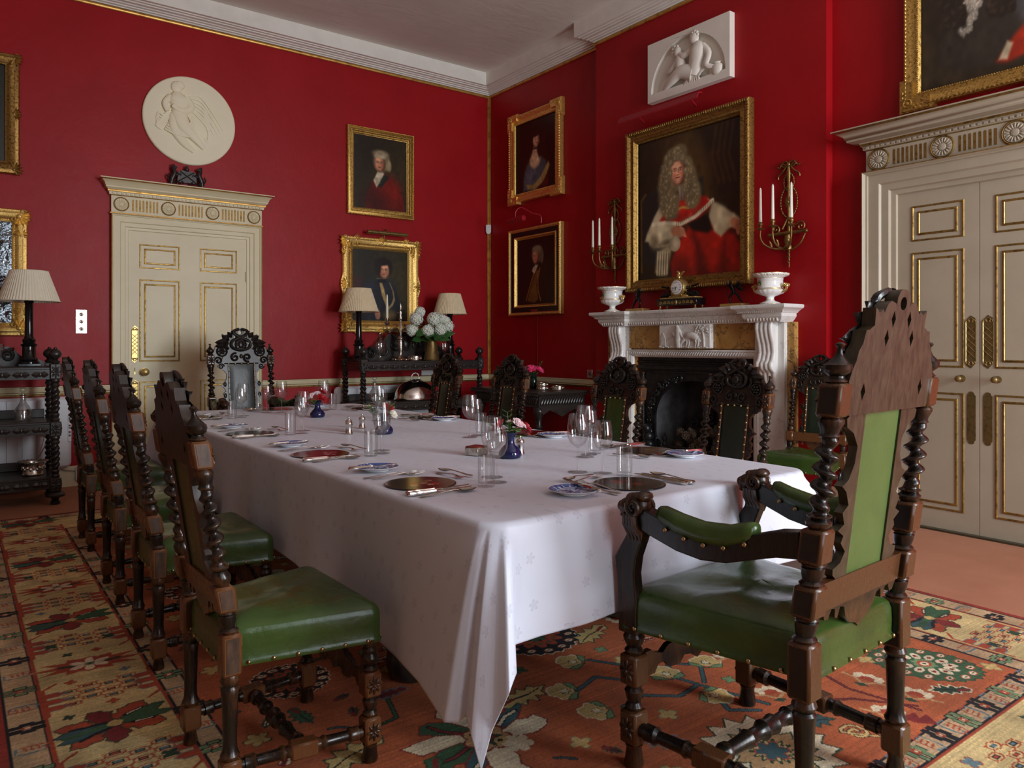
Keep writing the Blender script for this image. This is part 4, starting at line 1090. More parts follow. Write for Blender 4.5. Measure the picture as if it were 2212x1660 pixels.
    low = [(1, -1.0), (.90, -1.0), (.84, -1.65), (.76, -1.7), (.70, -1.05), (.62, -1.15), (.60, -1.8), (.54, -1.9), (.50, -1.15), (.40, -1.3), (.34, -2.1), (.22, -2.7), (.08, -2.9), (0, -3.25)]
    outl = [(-w, q), (w, q)][::-1]
    outl = [(w, q), (-w, q)] + [(-x * w, y * q) for x, y in low] + [(x * w, y * q) for x, y in low[::-1][1:]]
    mb = MB().plate(outl, -.012, .012, m=2, M=T(0, yb, c1) @ RX(PI / 2)); shear(mb).build('bottom_rail', WD, root)
    # side stiles of the back, carved outer edge
    zb, zt = c1 + q - .004, D['crest'][0] + .012; Hh = zt - zb
    gl, pw = wb * .40, wb * .62                          # half leather width, outer edge of stile
    edge = [(.0, .95), (.04, 1.10), (.075, 1.12), (.10, .90), (.16, .78), (.22, .96), (.26, .90), (.30, 1.10), (.33, .92), (.40, 1.02), (.44, .86), (.52, .98), (.56, 1.14), (.59, .96), (.68, .82), (.78, .80), (.86, .98), (.90, 1.22), (.95, 1.26), (1.0, 1.0)]
    for s in (-1, 1):
        outl = [(s * gl, zb), (s * gl, zt)] + [(s * pw * e, zb + f * Hh) for f, e in edge[::-1]]
        if s < 0: outl = outl[::-1]
        mb = MB().plate(outl, -.011, .011, m=2, M=T(0, yb, 0) @ RX(PI / 2))
        if carved:
            F = T(0, yb + .011, 0) @ RX(PI / 2) @ SCL(1, 1, -1)
            mb.tube([(x, zz, 0) for x, zz, _ in spiral(s * pw * 1.08, zb + .93 * Hh, .004, .020 * k, 0, s * 1.5)], .0045 * k, 6, 0, F)
            for f in (.12, .36, .58): mb.ell((s * pw * .92, zb + f * Hh, 0), (.012 * k, .020 * k, .006), 0, F, 8, 5)
            mb.box((s * gl, yb + .010, zb), (s * (gl + .012 * k), yb + .017, zt), 0, ch=.003)
        shear(mb).build('back_stile', WD, root)
    # leather back panel, seen from both sides
    mb = MB().quad_grid(lambda u, v: ((u - .5) * 2 * gl, yb + .006 + .010 * (1 - (2 * u - 1) ** 4) * (1 - (2 * v - 1) ** 6), zb - .01 + v * (Hh + .02)), 10, 24, 0)
    mb.quad_grid(lambda u, v: ((.5 - u) * 2 * gl, yb - .006, zb - .01 + v * (Hh + .02)), 4, 12, 1)
    bp = shear(mb).build('back_panel', [MAT[leathers[0]], MAT[leathers[1]]], root)
    stud = MB().ell((0, 0, 0), (.0058 * k, .0058 * k, .0042 * k), seg=10, rings=6).mesh('stud', MAT['stud'])
    studb = MB().ell((0, 0, 0), (.0062 * k, .0062 * k, .0045 * k), seg=10, rings=6).mesh('stud', MAT['studb'])
    def nail(par, p, M, me=None):
        o = link('nail', me or stud, par); o.matrix_basis = T(*p) @ M; return o
    if carved:
        e = gl + .006 * k
        pts = [(s * e, zb + Hh * (i + .5) / 9) for s in (-1, 1) for i in range(9)] + [(e * (-1 + 2 * (i + 1) / 4), zt - .010) for i in range(3)]
        for x, z in pts: nail(bp, (x, yb + .016 + lean(z), z), RX(-PI / 2), studb)
    # carved cresting
    zc0, zc1 = D['crest']; Hc = zc1 - zc0; Wc = wb - h * .45
    pts, hol = crest_outline(Wc, Hc)
    F = T(0, yb, zc0) @ RX(PI / 2)                       # local x, y up; local z points backwards (-y)
    mb = MB().plate(pts, -.008, .020 * k, hol, 2, F)
    G = F @ SCL(1, 1, -1) @ T(0, 0, .008)               # now z points forward
    if carved:
        sc = Wc / .165
        mb.tube(smooth_path([(-.005 * sc, .985 * Hc, .006), (-.040 * sc, .93 * Hc, .010), (-.030 * sc, .82 * Hc, .012), (.012 * sc, .74 * Hc, .012), (.052 * sc, .63 * Hc, .010), (.050 * sc, .47 * Hc, .010), (0, .39 * Hc, .010), (-.050 * sc, .47 * Hc, .010), (-.050 * sc, .63 * Hc, .010), (-.015 * sc, .73 * Hc, .008), (.026 * sc, .82 * Hc, .005), (.040 * sc, .92 * Hc, .006), (.008 * sc, .985 * Hc, .006)], 5), .0085 * sc, 8, 0, G)
        mb.ell((0, .55 * Hc, .004), (.036 * sc, .042 * sc, .010), 0, G)
        mb.ell((.002, .555 * Hc, .012), (.018 * sc, .024 * sc, .012), 0, G, 10, 7)
        for a in range(6): mb.ell((.022 * sc * math.cos(a * 1.05), .55 * Hc + .027 * sc * math.sin(a * 1.05), .011), (.010 * sc, .008 * sc, .007), 0, G, 7, 5)
        for s in (-1, 1):
            mb.torus((s * .110 * sc, .36 * Hc, .004), .028 * sc, .0055 * sc, 0, G, 18, 6)
            for i in range(7):
                a = i * PI / 3; rr = 0 if i == 6 else .014 * sc
                mb.ell((s * .110 * sc + rr * math.cos(a), .36 * Hc + rr * math.sin(a), .006), (.0075 * sc, .0075 * sc, .008), 0, G, 8, 5)
            for (x0, y0, x1, y1, w) in ((.070, .62, .150, .60, .020), (.065, .66, .110, .80, .020), (.05, .74, .075, .90, .016), (.085, .52, .148, .50, .016), (.03, .84, .055, .93, .012)):
                leaf(mb, (s * x0 * sc, y0 * Hc, .002), (s * x1 * sc, y1 * Hc, .006), w * sc, .010, 0, G)
            mb.tube([(x, y, .004) for x, y, _ in spiral(s * .036 * sc, .19 * Hc, .005, .026 * sc, 0, s * 1.3)], .007 * sc, 6, 0, G)
            mb.tube([(x, y, .004) for x, y, _ in spiral(s * .132 * sc, .10 * Hc, .005, .024 * sc, PI / 2, -s * 1.3)], .006 * sc, 6, 0, G)
            mb.tube([(s * .075 * sc, .60 * Hc, .004), (s * .085 * sc, .50 * Hc, .006), (s * .072 * sc, .42 * Hc, .004)], .008 * sc, 6, 0, G)
        mb.ell((0, .22 * Hc, .006), (.010 * sc, .014 * sc, .008), 0, G, 8, 6); mb.tube([(-Wc * .6, .02 * Hc, .002), (Wc * .6, .02 * Hc, .002)], .006, 6, 0, G)
    shear(mb).build('crest_rail', WD, root)
    # seat: stuffed leather with a welted lower edge
    zs0, zs1 = D['seat'] - .100, D['seat']
    wbk, wft = wb - h + .004, wf + h * .9; y0, y1 = yb - h * .3, yf + h * 1.15
    n = 20
    def outline(sh):
        P = []
        cor = [(-wbk, y0), (wbk, y0), (wft, y1), (-wft, y1)]; r = .03
        for i, (cx, cy) in enumerate(cor):
            pv, nx = Vector(cor[i - 1]), Vector(cor[(i + 1) % 4]); c = Vector((cx, cy))
            a, b = c + (pv - c).normalized() * r, c + (nx - c).normalized() * r
            for q in range(5):
                t = q / 4; P.append(((1 - t) ** 2 * a + 2 * t * (1 - t) * c + t * t * b))
            for q in range(1, n // 2): P.append(b + ((nx + (c - nx).normalized() * r) - b) * (q / (n // 2)))
        m = Vector((0, (y0 + y1) / 2)); return [m + (p - m) * sh for p in P]
    rg2 = random.Random(name)
    def ringat(sh, z, dome=0.0):
        return [(p.x, p.y, z + dome * (.006 * math.sin(p.x * 31 + p.y * 17) + .004 * math.sin(p.y * 43))) for p in outline(sh)]
    mb = MB().rings([ringat(.96, zs0), ringat(1.012, zs0), ringat(1.018, zs0 + .007), ringat(1.006, zs0 + .013), ringat(1.0, zs0 + .016), ringat(1.004, zs0 + .05), ringat(1.0, zs1 - .020), ringat(.985, zs1 - .007), ringat(.95, zs1 + .003), ringat(.86, zs1 + .012, .3), ringat(.70, zs1 + .018, .8), ringat(.50, zs1 + .020, 1), ringat(.28, zs1 + .019, 1), ringat(.1, zs1 + .018, .6)])
    seat = mb.build('seat', MAT[seatmat], root, angle=60)
    O = outline(1.022); tot = 0
    npts = len(O); per = [(O[(i + 1) % npts] - O[i]).length for i in range(npts)]; L = sum(per); step = L / 26; acc = step * .4
    for i in range(npts):
        while acc < per[i]:
            p = O[i] + (O[(i + 1) % npts] - O[i]) * (acc / per[i]); d = (O[(i + 1) % npts] - O[i]); nrm = Vector((d.y, -d.x, 0)).normalized()
            nail(seat, (p.x, p.y, zs0 + .008), nrm.to_track_quat('Z', 'Y').to_matrix().to_4x4()); acc += step
        acc -= per[i]
    if arms:
        za = sum(D['armb']) / 2
        for s in (-1, 1):
            # arm rail: bowed downwards between back post and carved head
            x0, x1 = s * wb, s * (wf + .012); yb2 = yb + h + lean(za); yf2 = yf - .020
            top = [(0, za + .030), (.12, za + .022), (.25, za + .002), (.4, za - .022), (.55, za - .026), (.70, za - .014), (.85, za + .008), (1, za + .028)]
            bot = [(0, za - .036), (.12, za - .042), (.25, za - .060), (.4, za - .082), (.55, za - .088), (.70, za - .078), (.85, za - .056), (1, za - .032)]
            rs = []
            for (t, zt_), (_, zb_) in zip(top, bot):
                x, y = x0 + (x1 - x0) * t, yb2 + (yf2 - yb2) * t; q = .023
                rs.append([(x - q, y, zb_), (x + q, y, zb_), (x + q, y, zt_), (x - q, y, zt_)])
            arm = MB().rings(rs).build('arm', WD, root, bevel=.004)
            rs = []
            for t, r in ((.24, .012), (.255, .026), (.30, .031), (.40, .033), (.55, .033), (.70, .032), (.80, .029), (.83, .022), (.845, .010)):
                f = t; zz = np.interp(f, [a for a, b in top], [b for a, b in top]); x, y = x0 + (x1 - x0) * t, yb2 + (yf2 - yb2) * t
                rs.append([(x + r * 1.0 * math.cos(a), y, zz + .004 + r * .95 * max(math.sin(a), -.75)) for a in np.linspace(0, 2 * PI, 18, endpoint=False)])
            pad = MB().rings(rs).build('arm_pad', MAT[seatmat], arm, angle=70)
            for t in (.28, .40, .52, .64, .76):
                zz = np.interp(t, [a for a, b in top], [b for a, b in top]); x, y = x0 + (x1 - x0) * t, yb2 + (yf2 - yb2) * t
                for q in (-1, 1): nail(arm, (x + q * .030, y, zz - .020), RY(q * PI / 2))
            # shaped support rising from the front leg
            zt0 = .36 * D['seat'] / .452
            sh = [(-.028, zt0 - .01), (.034, zt0 - .01), (.036, zt0 + .08), (.040, zt0 + .14), (.048, zt0 + .20), (.026, zt0 + .235), (.004, zt0 + .27), (-.004, zt0 + .31), (.006, zt0 + .365), (-.058, zt0 + .365), (-.056, zt0 + .31), (-.050, zt0 + .26), (-.030, zt0 + .21), (-.022, zt0 + .16), (-.030, zt0 + .09)]
            MB().plate([(y, z) for y, z in sh], -.018, .018, M=Matrix(((0, 0, 1, s * (wf + .008)), (1, 0, 0, yf + .002), (0, 1, 0, 0), (0, 0, 0, 1)))).build('arm_support', WD, root, bevel=.004)
            # carved beast's head with curled horns and beard
            M = T(x1, yf2 - .004, za + .010) @ SCL(1, .92, 1); mb = MB()
            mb.ell((0, -.004, .012), (.034, .040, .036), 0, M, 14, 10); mb.ell((0, .034, .000), (.027, .034, .029), 0, M, 12, 8); mb.ell((0, .056, .002), (.021, .018, .017), 0, M, 12, 8); mb.ell((0, .050, -.022), (.016, .016, .009), 0, M, 10, 6)
            mb.ell((0, .018, .032), (.024, .020, .012), 0, M, 12, 6); mb.ell((0, -.026, .038), (.030, .024, .016), 0, M, 12, 6)
            for q in (-1, 1):
                mb.tube([(q * (.031 + .004 * i / 16), p[1] - .012, p[0]) for i, p in enumerate(spiral(.010, 0, .025, .007, 1.2, 1.35, 16))], [.010 - .0004 * i for i in range(17)], 8, 0, M)
                mb.ell((q * .015, .046, .010), (.006, .006, .005), 0, M, 8, 5); mb.ell((q * .010, .060, -.006), (.005, .006, .004), 0, M, 6, 4)
                for b in range(4):
                    yy = .030 - .014 * b
                    mb.tube([(q * (.020 + .004 * b), yy, -.014), (q * (.024 + .003 * b), yy - .004, -.040), (q * .018, yy - .012, -.066), (q * .012, yy - .010, -.088)], [.010, .011, .008, .003], 7, 0, M)
            mb.tube([(0, .040, -.026), (0, .036, -.054), (0, .026, -.092)], [.011, .012, .004], 7, 0, M)
            mb.build('carved_head', WD, root)
    return root
def chair_at(src, x, y, face, label, group=None, first=False, tilt=0.0):
    """face: compass angle of the way the sitter looks, 0 = +x"""
    o = src if first else copy_tree(src)
    o.matrix_basis = T(x, y, 0) @ RZ(face - PI / 2)
    tag(o, label, 'chair', group); return o
GL = 'chairs along the left side of the table'; GR = 'chairs along the right side of the table'
side_a = make_chair('dining_chair', CHAIR_SIDE, ('leatherd', 'leather'))
chair_at(side_a, -4.362, -5.150, .02, 'carved twist-post chair with green seat nearest the camera on the table\'s left side', GL, True)
for i, (x, y, a, l) in enumerate([(-4.330, -4.172, .0, 'second'), (-4.318, -3.312, .0, 'third'), (-4.296, -2.240, .0, 'farthest')]):
    chair_at(side_a, x, y, a, 'carved twist-post chair with green seat, %s from the camera on the table\'s left side' % l, GL)
side_g = make_chair('dining_chair', CHAIR_SIDE, ('leather', 'leather'))
chair_at(side_g, -2.27, -4.185, PI, 'carved chair with plain green back panel standing in front of the fireplace\'s left half', GR, True)
chair_at(side_a, -2.16, -4.935, PI, 'carved chair with near-black back panel in front of the fireplace\'s right half', GR)
chair_at(side_a, -2.14, -2.950, PI, 'carved chair with studded dark back in front of the small black side table', GR)
chair_at(side_a, -2.19, -2.160, PI, 'carved chair with studded dark back in front of the buffet\'s right end', GR)
chair_at(side_a, -.45, -4.41, PI + .18, 'carved chair with dark back and green seat standing by the wall right of the fireplace')
arm_a = make_chair('armchair', CHAIR_ARM, ('leather', 'leatherb'), arms=True, carved=True, block_mat='wooddk', post='woodk', plank='woodb')
chair_at(arm_a, -3.285, -6.072, PI / 2 + .058, 'large carved armchair with green seat and beast-head arms at the table\'s near end, back turned', None, True)
arm_b = make_chair('armchair', CHAIR_ARM, ('leatherg', 'leatherg'), arms=True, carved=True, block_mat='ebony', post='woodk', plank='ebony')
chair_at(arm_b, -3.19, -1.26, -PI / 2, 'carved black armchair with pale grey studded back at the table\'s far end', None, True)
# ------------------------------------------------------------------ pictures and reliefs on the walls
OIL = m_painted('oil_paint', .30, .08, 240)
def face(p, cx, cy, s, ax, ls=-1, skin=(196, 138, 104), dk=(96, 54, 38), turn=0.0):
    W = s * ax
    p.ell(cx, cy, W * .72, s, dk, .18)
    p.ell(cx + ls * W * .10, cy + s * .05, W * .58, s * .86, skin, .42)
    p.ell(cx + ls * W * .20, cy + s * .52, W * .34, s * .28, tuple(min(255, c * 1.12) for c in skin), .6)
    t = turn * W
    for q in (-1, 1):
        ex = cx + t + q * W * .27
        p.ell(ex, cy + s * .15, W * .17, s * .10, dk, .7, alpha=.55)
        p.ell(ex, cy + s * .13, W * .10, s * .040, (200, 180, 160), .3); p.ell(ex, cy + s * .13, W * .05, s * .045, (28, 20, 16), .3)
        p.line([(ex - W * .14, cy + s * .27), (ex, cy + s * .31), (ex + W * .13, cy + s * .27)], s * .05, (70, 45, 32), s * .05)
        p.ell(cx + t + q * W * .34, cy - s * .18, W * .17, s * .16, (190, 92, 72), .8, alpha=.5)
    p.line([(cx + t * 1.3 - ls * W * .07, cy + s * .2), (cx + t * 1.5 - ls * W * .10, cy - s * .16)], s * .09, dk, s * .09, .6)
    p.ell(cx + t * 1.5, cy - s * .15, W * .13, s * .08, tuple(min(255, c * 1.15) for c in skin), .5); p.ell(cx + t * 1.4, cy - s * .23, W * .13, s * .03, dk, .5)
    p.ell(cx + t * 1.2, cy - s * .42, W * .21, s * .050, (140, 52, 46), .5); p.line([(cx + t - W * .2, cy - s * .40), (cx + t + W * .2, cy - s * .40)], s * .025, (70, 25, 22), s * .03)
    p.ell(cx + t, cy - s * .70, W * .24, s * .16, skin, .7, alpha=.6)
def curls(p, pts, r, ax, base, hi, n, seed):
    q = random.Random(seed)
    for _ in range(n):
        x, y, w = q.choice(pts); x += q.uniform(-w, w) * ax; y += q.uniform(-w, w)
        k = q.uniform(.5, 1.2); p.ell(x, y, r * ax * k, r * k * .8, base, .5, q.uniform(0, 3)); p.ell(x - r * .25 * ax, y + r * .25, r * ax * k * .55, r * k * .4, hi, .7, q.uniform(0, 3), .75)
def portrait_canvas(key, w, h):
    ny = int(260 if h < 1.2 else 330); nx = int(ny * w / h)
    ax = h / w
    bg = dict(A=(46, 38, 24), B=(34, 33, 24), C=(26, 15, 10), D=(18, 12, 9), P=(44, 30, 14), E=(60, 48, 32), L=(26, 28, 20))[key]
    p = Paint(0, 1, 0, 1, nx, ny, bg)
    if key == 'A':
        p.ell(.70, .62, .40, .42, (60, 50, 30), .8); p.ell(.2, .9, .5, .4, (34, 28, 18), .8)
        p.poly([(.22, 0), (.26, .22), (.36, .42), (.50, .50), (.64, .48), (.82, .38), (.93, .20), (.96, 0)], (104, 22, 14), .03)
        p.ell(.66, .30, .20, .16, (128, 28, 18), .8); p.ell(.40, .12, .2, .16, (70, 14, 10), .8)
        p.poly([(.36, .42), (.50, .30), (.66, .46), (.58, .50), (.46, .40), (.40, .46)], (30, 34, 30), .015)
        p.poly([(.40, .46), (.36, .40), (.42, .30), (.56, .50), (.54, .54), (.44, .53)], (198, 184, 156), .015)
        for i in range(4): p.line([(.41 + i * .03, .44), (.42 + i * .02, .36)], .008, (150, 134, 108), .01)
        p.ell(.52, .665, .155 * 1.0, .135, (128, 112, 84), .25); p.ell(.65, .62, .05, .075, (150, 132, 100), .4)
        face(p, .485, .635, .115, ax, -1, turn=-.06); p.ell(.50, .775, .14, .05, (150, 134, 104), .5); p.ell(.5, .735, .11, .03, (168, 150, 120), .6)
    if key == 'B':
        p.ell(.78, .60, .30, .45, (62, 56, 34), .9); p.poly([(0, .2), (.16, .25), (.18, .60), (.06, .62), (0, .6)], (58, 28, 28), .06)
        p.poly([(.02, 0), (.10, .30), (.20, .48), (.42, .58), (.60, .58), (.76, .50), (.84, .30), (.86, 0)], (26, 32, 42), .03)
        p.ell(.26, .36, .10, .20, (38, 46, 58), .9, -.3); p.ell(.66, .46, .09, .12, (36, 42, 52), .9)
        p.poly([(.47, .55), (.52, .36), (.62, .16), (.66, .18), (.60, .32), (.56, .46), (.51, .57)], (172, 146, 92), .012)
        p.poly([(.67, .54), (.74, .42), (.76, .30), (.72, .22), (.64, .16), (.62, .17), (.70, .26), (.73, .34), (.71, .44), (.65, .55)], (160, 134, 84), .012)
        p.ell(.66, .08, .12, .08, (120, 100, 62), .7)
        p.poly([(.43, .60), (.50, .56), (.58, .585), (.60, .62), (.52, .60)], (206, 198, 184), .012); p.poly([(.44, .595), (.60, .60), (.58, .55), (.46, .54)], (14, 16, 22), .012)
        p.ell(.55, .76, .165, .145, (24, 18, 14), .2); face(p, .555, .71, .112, ax, 1, (206, 148, 116)); p.ell(.52, .835, .13, .05, (26, 19, 15), .3); p.ell(.46, .745, .04, .09, (28, 20, 16), .4)
        p.ell(.44, .10, .05, .075, (176, 120, 94), .3, .2)
        for q in range(4): p.line([(.42 + q * .015, .09), (.415 + q * .016, .03)], .012, (160, 106, 82), .008)
    if key == 'C':
        p.ell(.5, .5, .44, .50, (42, 22, 13), .8)
        p.poly([(.18, .02), (.20, .22), (.30, .40), (.42, .47), (.60, .47), (.74, .38), (.78, .24), (.62, .10), (.40, .02)], (74, 84, 94), .03)
        p.ell(.36, .2, .10, .14, (94, 106, 116), .9, .4)
        p.poly([(.80, .36), (.84, .30), (.70, .10), (.48, .0), (.30, .04), (.24, .12), (.44, .08), (.62, .18)], (168, 142, 86), .02); p.poly([(.8, .2), (.6, .02), (.5, 0), (.8, 0)], (92, 24, 14), .05)
        p.poly([(.34, .44), (.40, .52), (.44, .60), (.52, .60), (.54, .52), (.62, .44), (.56, .34), (.46, .30), (.38, .35)], (206, 166, 128), .03)
        p.ell(.47, .39, .10, .05, (220, 184, 146), .8); p.line([(.42, .585), (.54, .585)], .018, (34, 24, 20), .01)
        p.ell(.50, .745, .155, .135, (34, 20, 14), .25); face(p, .51, .70, .105, ax, -1, (206, 158, 122), turn=.12); p.ell(.47, .80, .13, .055, (36, 22, 15), .4); p.ell(.58, .53, .035, .09, (34, 20, 14), .5, .2)
        p.ell(.46, .18, .05, .05, (58, 68, 78), .7)
    if key == 'D':
        p.ell(.5, .52, .44, .48, (24, 15, 11), .6)
        p.poly([(.18, .02), (.22, .25), (.30, .44), (.44, .54), (.60, .56), (.74, .48), (.80, .30), (.80, .04)], (30, 18, 11), .03)
        p.poly([(.52, .52), (.42, .36), (.34, .20), (.28, .06), (.46, .02), (.56, .08), (.52, .30), (.58, .50)], (112, 76, 34), .02)
        for sx, pts in ((0, [(.50, .54), (.40, .38), (.31, .20), (.25, .08)]), (1, [(.60, .53), (.55, .38), (.56, .20), (.62, .06)])):
            p.line(pts, .030, (128, 84, 34), .02)
            for i in range(10):
                t = i / 9 * 2.999; a = int(t); f = t - a; x = pts[a][0] * (1 - f) + pts[min(a + 1, 3)][0] * f; y = pts[a][1] * (1 - f) + pts[min(a + 1, 3)][1] * f
                p.ell(x, y, .010, .007, (176, 128, 58), .4)
        p.poly([(.42, .55), (.40, .50), (.46, .46), (.56, .58), (.50, .60)], (190, 178, 152), .015)
        p.ell(.54, .755, .145, .125, (112, 100, 78), .25); p.ell(.65, .70, .05, .10, (100, 88, 66), .4); face(p, .495, .71, .105, ax, -1, (188, 126, 96), turn=-.08); p.ell(.52, .83, .11, .045, (138, 124, 98), .5)
    if key == 'P':
        p.ell(.42, .75, .42, .34, (70, 50, 22), .9); p.ell(.06, .5, .2, .6, (28, 20, 12), .8); p.poly([(.62, 1.0), (1, 1), (1, 0), (.84, .30), (.76, .60), (.70, .80)], (34, 20, 10), .08)
        for i in range(4): p.line([(.78 + .05 * i, .98), (.74 + .05 * i, .78), (.80 + .05 * i, .60)], .016, (66, 42, 18), .03)
        p.poly([(.03, .10), (.03, .58), (.10, .62), (.24, .66), (.30, .5), (.2, .1)], (24, 28, 28), .02); p.line([(.035, .06), (.03, .58), (.08, .62)], .016, (92, 62, 24), .015)
        p.poly([(.60, .66), (.66, .66), (.66, .46), (.56, .46)], (26, 28, 26), .02)
        # gown
        p.poly([(.36, 0), (.34, .10), (.42, .24), (.52, .33), (.72, .34), (.88, .28), (.99, .18), (1, 0)], (146, 22, 14), .02)
        p.ell(.52, .16, .10, .16, (174, 32, 20), .9, -.4); p.ell(.80, .20, .14, .12, (160, 26, 16), .9); p.poly([(.56, .30), (.62, .22), (.70, .04), (.72, 0), (.60, 0), (.58, .18)], (84, 12, 10), .05); p.poly([(.86, .24), (.80, .08), (.78, 0), (.88, 0)], (96, 14, 10), .06); p.ell(.46, .05, .07, .10, (110, 16, 12), .9)
        p.poly([(.16, .40), (.26, .52), (.36, .56), (.56, .56), (.70, .52), (.74, .46), (.62, .38), (.44, .36), (.28, .38)], (160, 24, 16), .015)
        p.ell(.47, .50, .09, .05, (190, 34, 22), .8); p.ell(.33, .43, .08, .05, (172, 30, 20), .8)
        # fur-lined white sleeves and mantle
        p.poly([(.26, .55), (.17, .45), (.09, .33), (.07, .28), (.12, .27), (.22, .40), (.31, .51), (.30, .58)], (186, 172, 138), .015)
        p.poly([(.74, .475), (.70, .505), (.80, .46), (.93, .38), (.97, .32), (.90, .29), (.82, .24), (.76, .28), (.71, .38)], (176, 162, 128), .015)
        p.ell(.80, .38, .07, .06, (206, 192, 156), .8, -.5); p.poly([(.93, .38), (.99, .34), (.97, .29), (.90, .30)], (196, 184, 156), .02)
        p.poly([(.15, .395), (.30, .385), (.40, .36), (.38, .29), (.34, .23), (.22, .215), (.12, .25), (.11, .29)], (180, 166, 132), .015)
        p.ell(.25, .33, .09, .05, (210, 196, 160), .8); p.ell(.17, .26, .04, .05, (120, 106, 80), .8); p.ell(.30, .25, .05, .02, (110, 98, 74), .8)
        p.poly([(.18, .05), (.20, .20), (.32, .23), (.35, .20), (.30, .02), (.22, .02)], (164, 150, 116), .02)
        for i in range(5): p.line([(.21 + .025 * i, .19), (.20 + .026 * i, .03)], .010, (206, 192, 158), .012); p.line([(.222 + .025 * i, .17), (.212 + .026 * i, .03)], .007, (96, 84, 60), .01)
        p.line([(.16, .395), (.30, .392), (.44, .365), (.58, .40), (.68, .45), (.745, .49)], .030, (206, 194, 164), .012)
        for i in range(18): p.line([(.40 + .02 * i, .36 + .006 * i), (.404 + .02 * i, .385 + .006 * i)], .005, (120, 106, 82), .006)
        p.poly([(.52, .355), (.60, .38), (.70, .40), (.74, .30), (.70, .28), (.56, .31)], (12, 10, 8), .02)
        # hands
        p.ell(.41, .315, .065, .040, (176, 112, 82), .3, -.3)
        for i in range(4): p.ell(.455 + .006 * i, .335 - .016 * i, .030, .010, (190, 126, 94), .4, -.5)
        p.ell(.385, .235, .055, .055, (160, 146, 116), .15, .3); p.ell(.39, .245, .035, .035, (182, 168, 138), .6)
        p.ell(.945, .315, .045, .035, (182, 118, 88), .3, -.6)
        for i in range(4): p.line([(.955 + .008 * i, .30), (.962 + .010 * i, .255 - .012 * (i % 2))], .016, (174, 110, 82), .01)
        # bands, chain, wig, face
        p.poly([(.415, .64), (.47, .64), (.475, .53), (.43, .53)], (128, 118, 110), .012); p.line([(.445, .63), (.45, .54)], .006, (80, 72, 66), .008)
        for i in range(9): p.ell(.43 + .018 * i, .475 + .005 * math.sin(i), .012, .010, (176, 132, 58), .4)
        face_y = .73; side = [(.29, .74, .03), (.275, .68, .03), (.27, .62, .035), (.29, .56, .045), (.31, .50, .05), (.34, .46, .04), (.37, .62, .02), (.36, .52, .03), (.49, .75, .025), (.515, .68, .03), (.53, .62, .035), (.55, .56, .045), (.55, .51, .035), (.50, .60, .02), (.32, .80, .025), (.38, .825, .025), (.44, .83, .025), (.345, .835, .02), (.42, .845, .02)]
        side = [(x + .008, y + (.026 if y > .6 else .01), r) for x, y, r in side]
        for x, y, r in side: p.ell(x, y, (r + .030) * ax, r + .030, (112, 98, 70), .4)
        curls(p, side, .021, ax, (108, 94, 66), (156, 142, 108), 900, 4)
        face(p, .415, .733, .094, ax, -1, (204, 146, 114), turn=-.02)
        curls(p, [(.345, .805, .012), (.40, .835, .016), (.465, .815, .014), (.335, .73, .008), (.495, .73, .008)], .016, ax, (112, 98, 72), (160, 146, 112), 110, 9)
    if key == 'E':
        p.ell(.5, .56, .47, .50, (40, 31, 22), .10); p.ell(.46, .6, .36, .4, (56, 43, 30), .8)
        p.poly([(.12, .16), (.2, .36), (.4, .5), (.62, .5), (.84, .4), (.94, .2), (.70, .06), (.3, .06)], (54, 46, 38), .04)
        p.poly([(.58, .07), (.70, .20), (.90, .34), (.96, .22), (.80, .08), (.66, .05)], (160, 44, 24), .02); p.poly([(.60, .08), (.66, .18), (.70, .16), (.66, .07)], (196, 178, 146), .015); p.poly([(.78, .14), (.80, .26), (.83, .26), (.83, .16)], (196, 178, 140), .012)
        p.ell(.86, .40, .12, .12, (96, 98, 104), .8)
        p.poly([(.36, .60), (.48, .60), (.46, .50), (.40, .36), (.34, .28), (.30, .32), (.34, .46)], (176, 166, 148), .02)
        curls(p, [(.40, .50, .05), (.38, .42, .045), (.36, .34, .03)], .016, ax, (150, 140, 124), (214, 206, 190), 90, 2)
        curls(p, [(.26, .7, .06), (.24, .55, .06), (.27, .42, .05), (.60, .7, .06), (.64, .55, .07), (.62, .42, .06)], .03, ax, (42, 32, 24), (66, 52, 40), 260, 5); face(p, .43, .72, .115, ax, -1, (202, 150, 118))
    if key == 'L':
        p.ell(.5, .5, .5, .5, (40, 42, 28), .9); p.ell(.4, .6, .12, .12, (120, 90, 64), .6); p.ell(.42, .3, .3, .25, (30, 26, 22), .7)
    p.mottle(.07, 26, 8).mottle(.05, 9, 3)
    if key == 'P': p.im *= 1.14
    me = p.mesh('canvas', OIL)
    me.transform(T(-w / 2, -h / 2, 0) @ SCL(w, h, 1)); return me
GP = dict(
    A=[(0, 0), (0, .030), (.006, .038), (.012, .036), (.016, .026), (.030, .030), (.044, .040), (.052, .040), (.058, .024), (.070, .022), (.076, .014), (.082, .012)],
    B=[(0, 0), (0, .030), (.010, .044), (.022, .048), (.040, .058), (.060, .052), (.080, .036), (.092, .030), (.098, .034), (.108, .030), (.118, .020), (.128, .012)],
    C=[(0, 0), (0, .046), (.012, .054), (.026, .050), (.040, .040), (.060, .036), (.080, .040), (.090, .034), (.098, .020)],
    D=[(0, 0), (0, .044), (.006, .052), (.020, .054), (.028, .044), (.034, .040)],
    P=[(0, 0), (0, .060), (.008, .074), (.024, .078), (.036, .066), (.046, .054), (.060, .050), (.078, .058), (.088, .060), (.096, .048), (.106, .036), (.112, .022)])
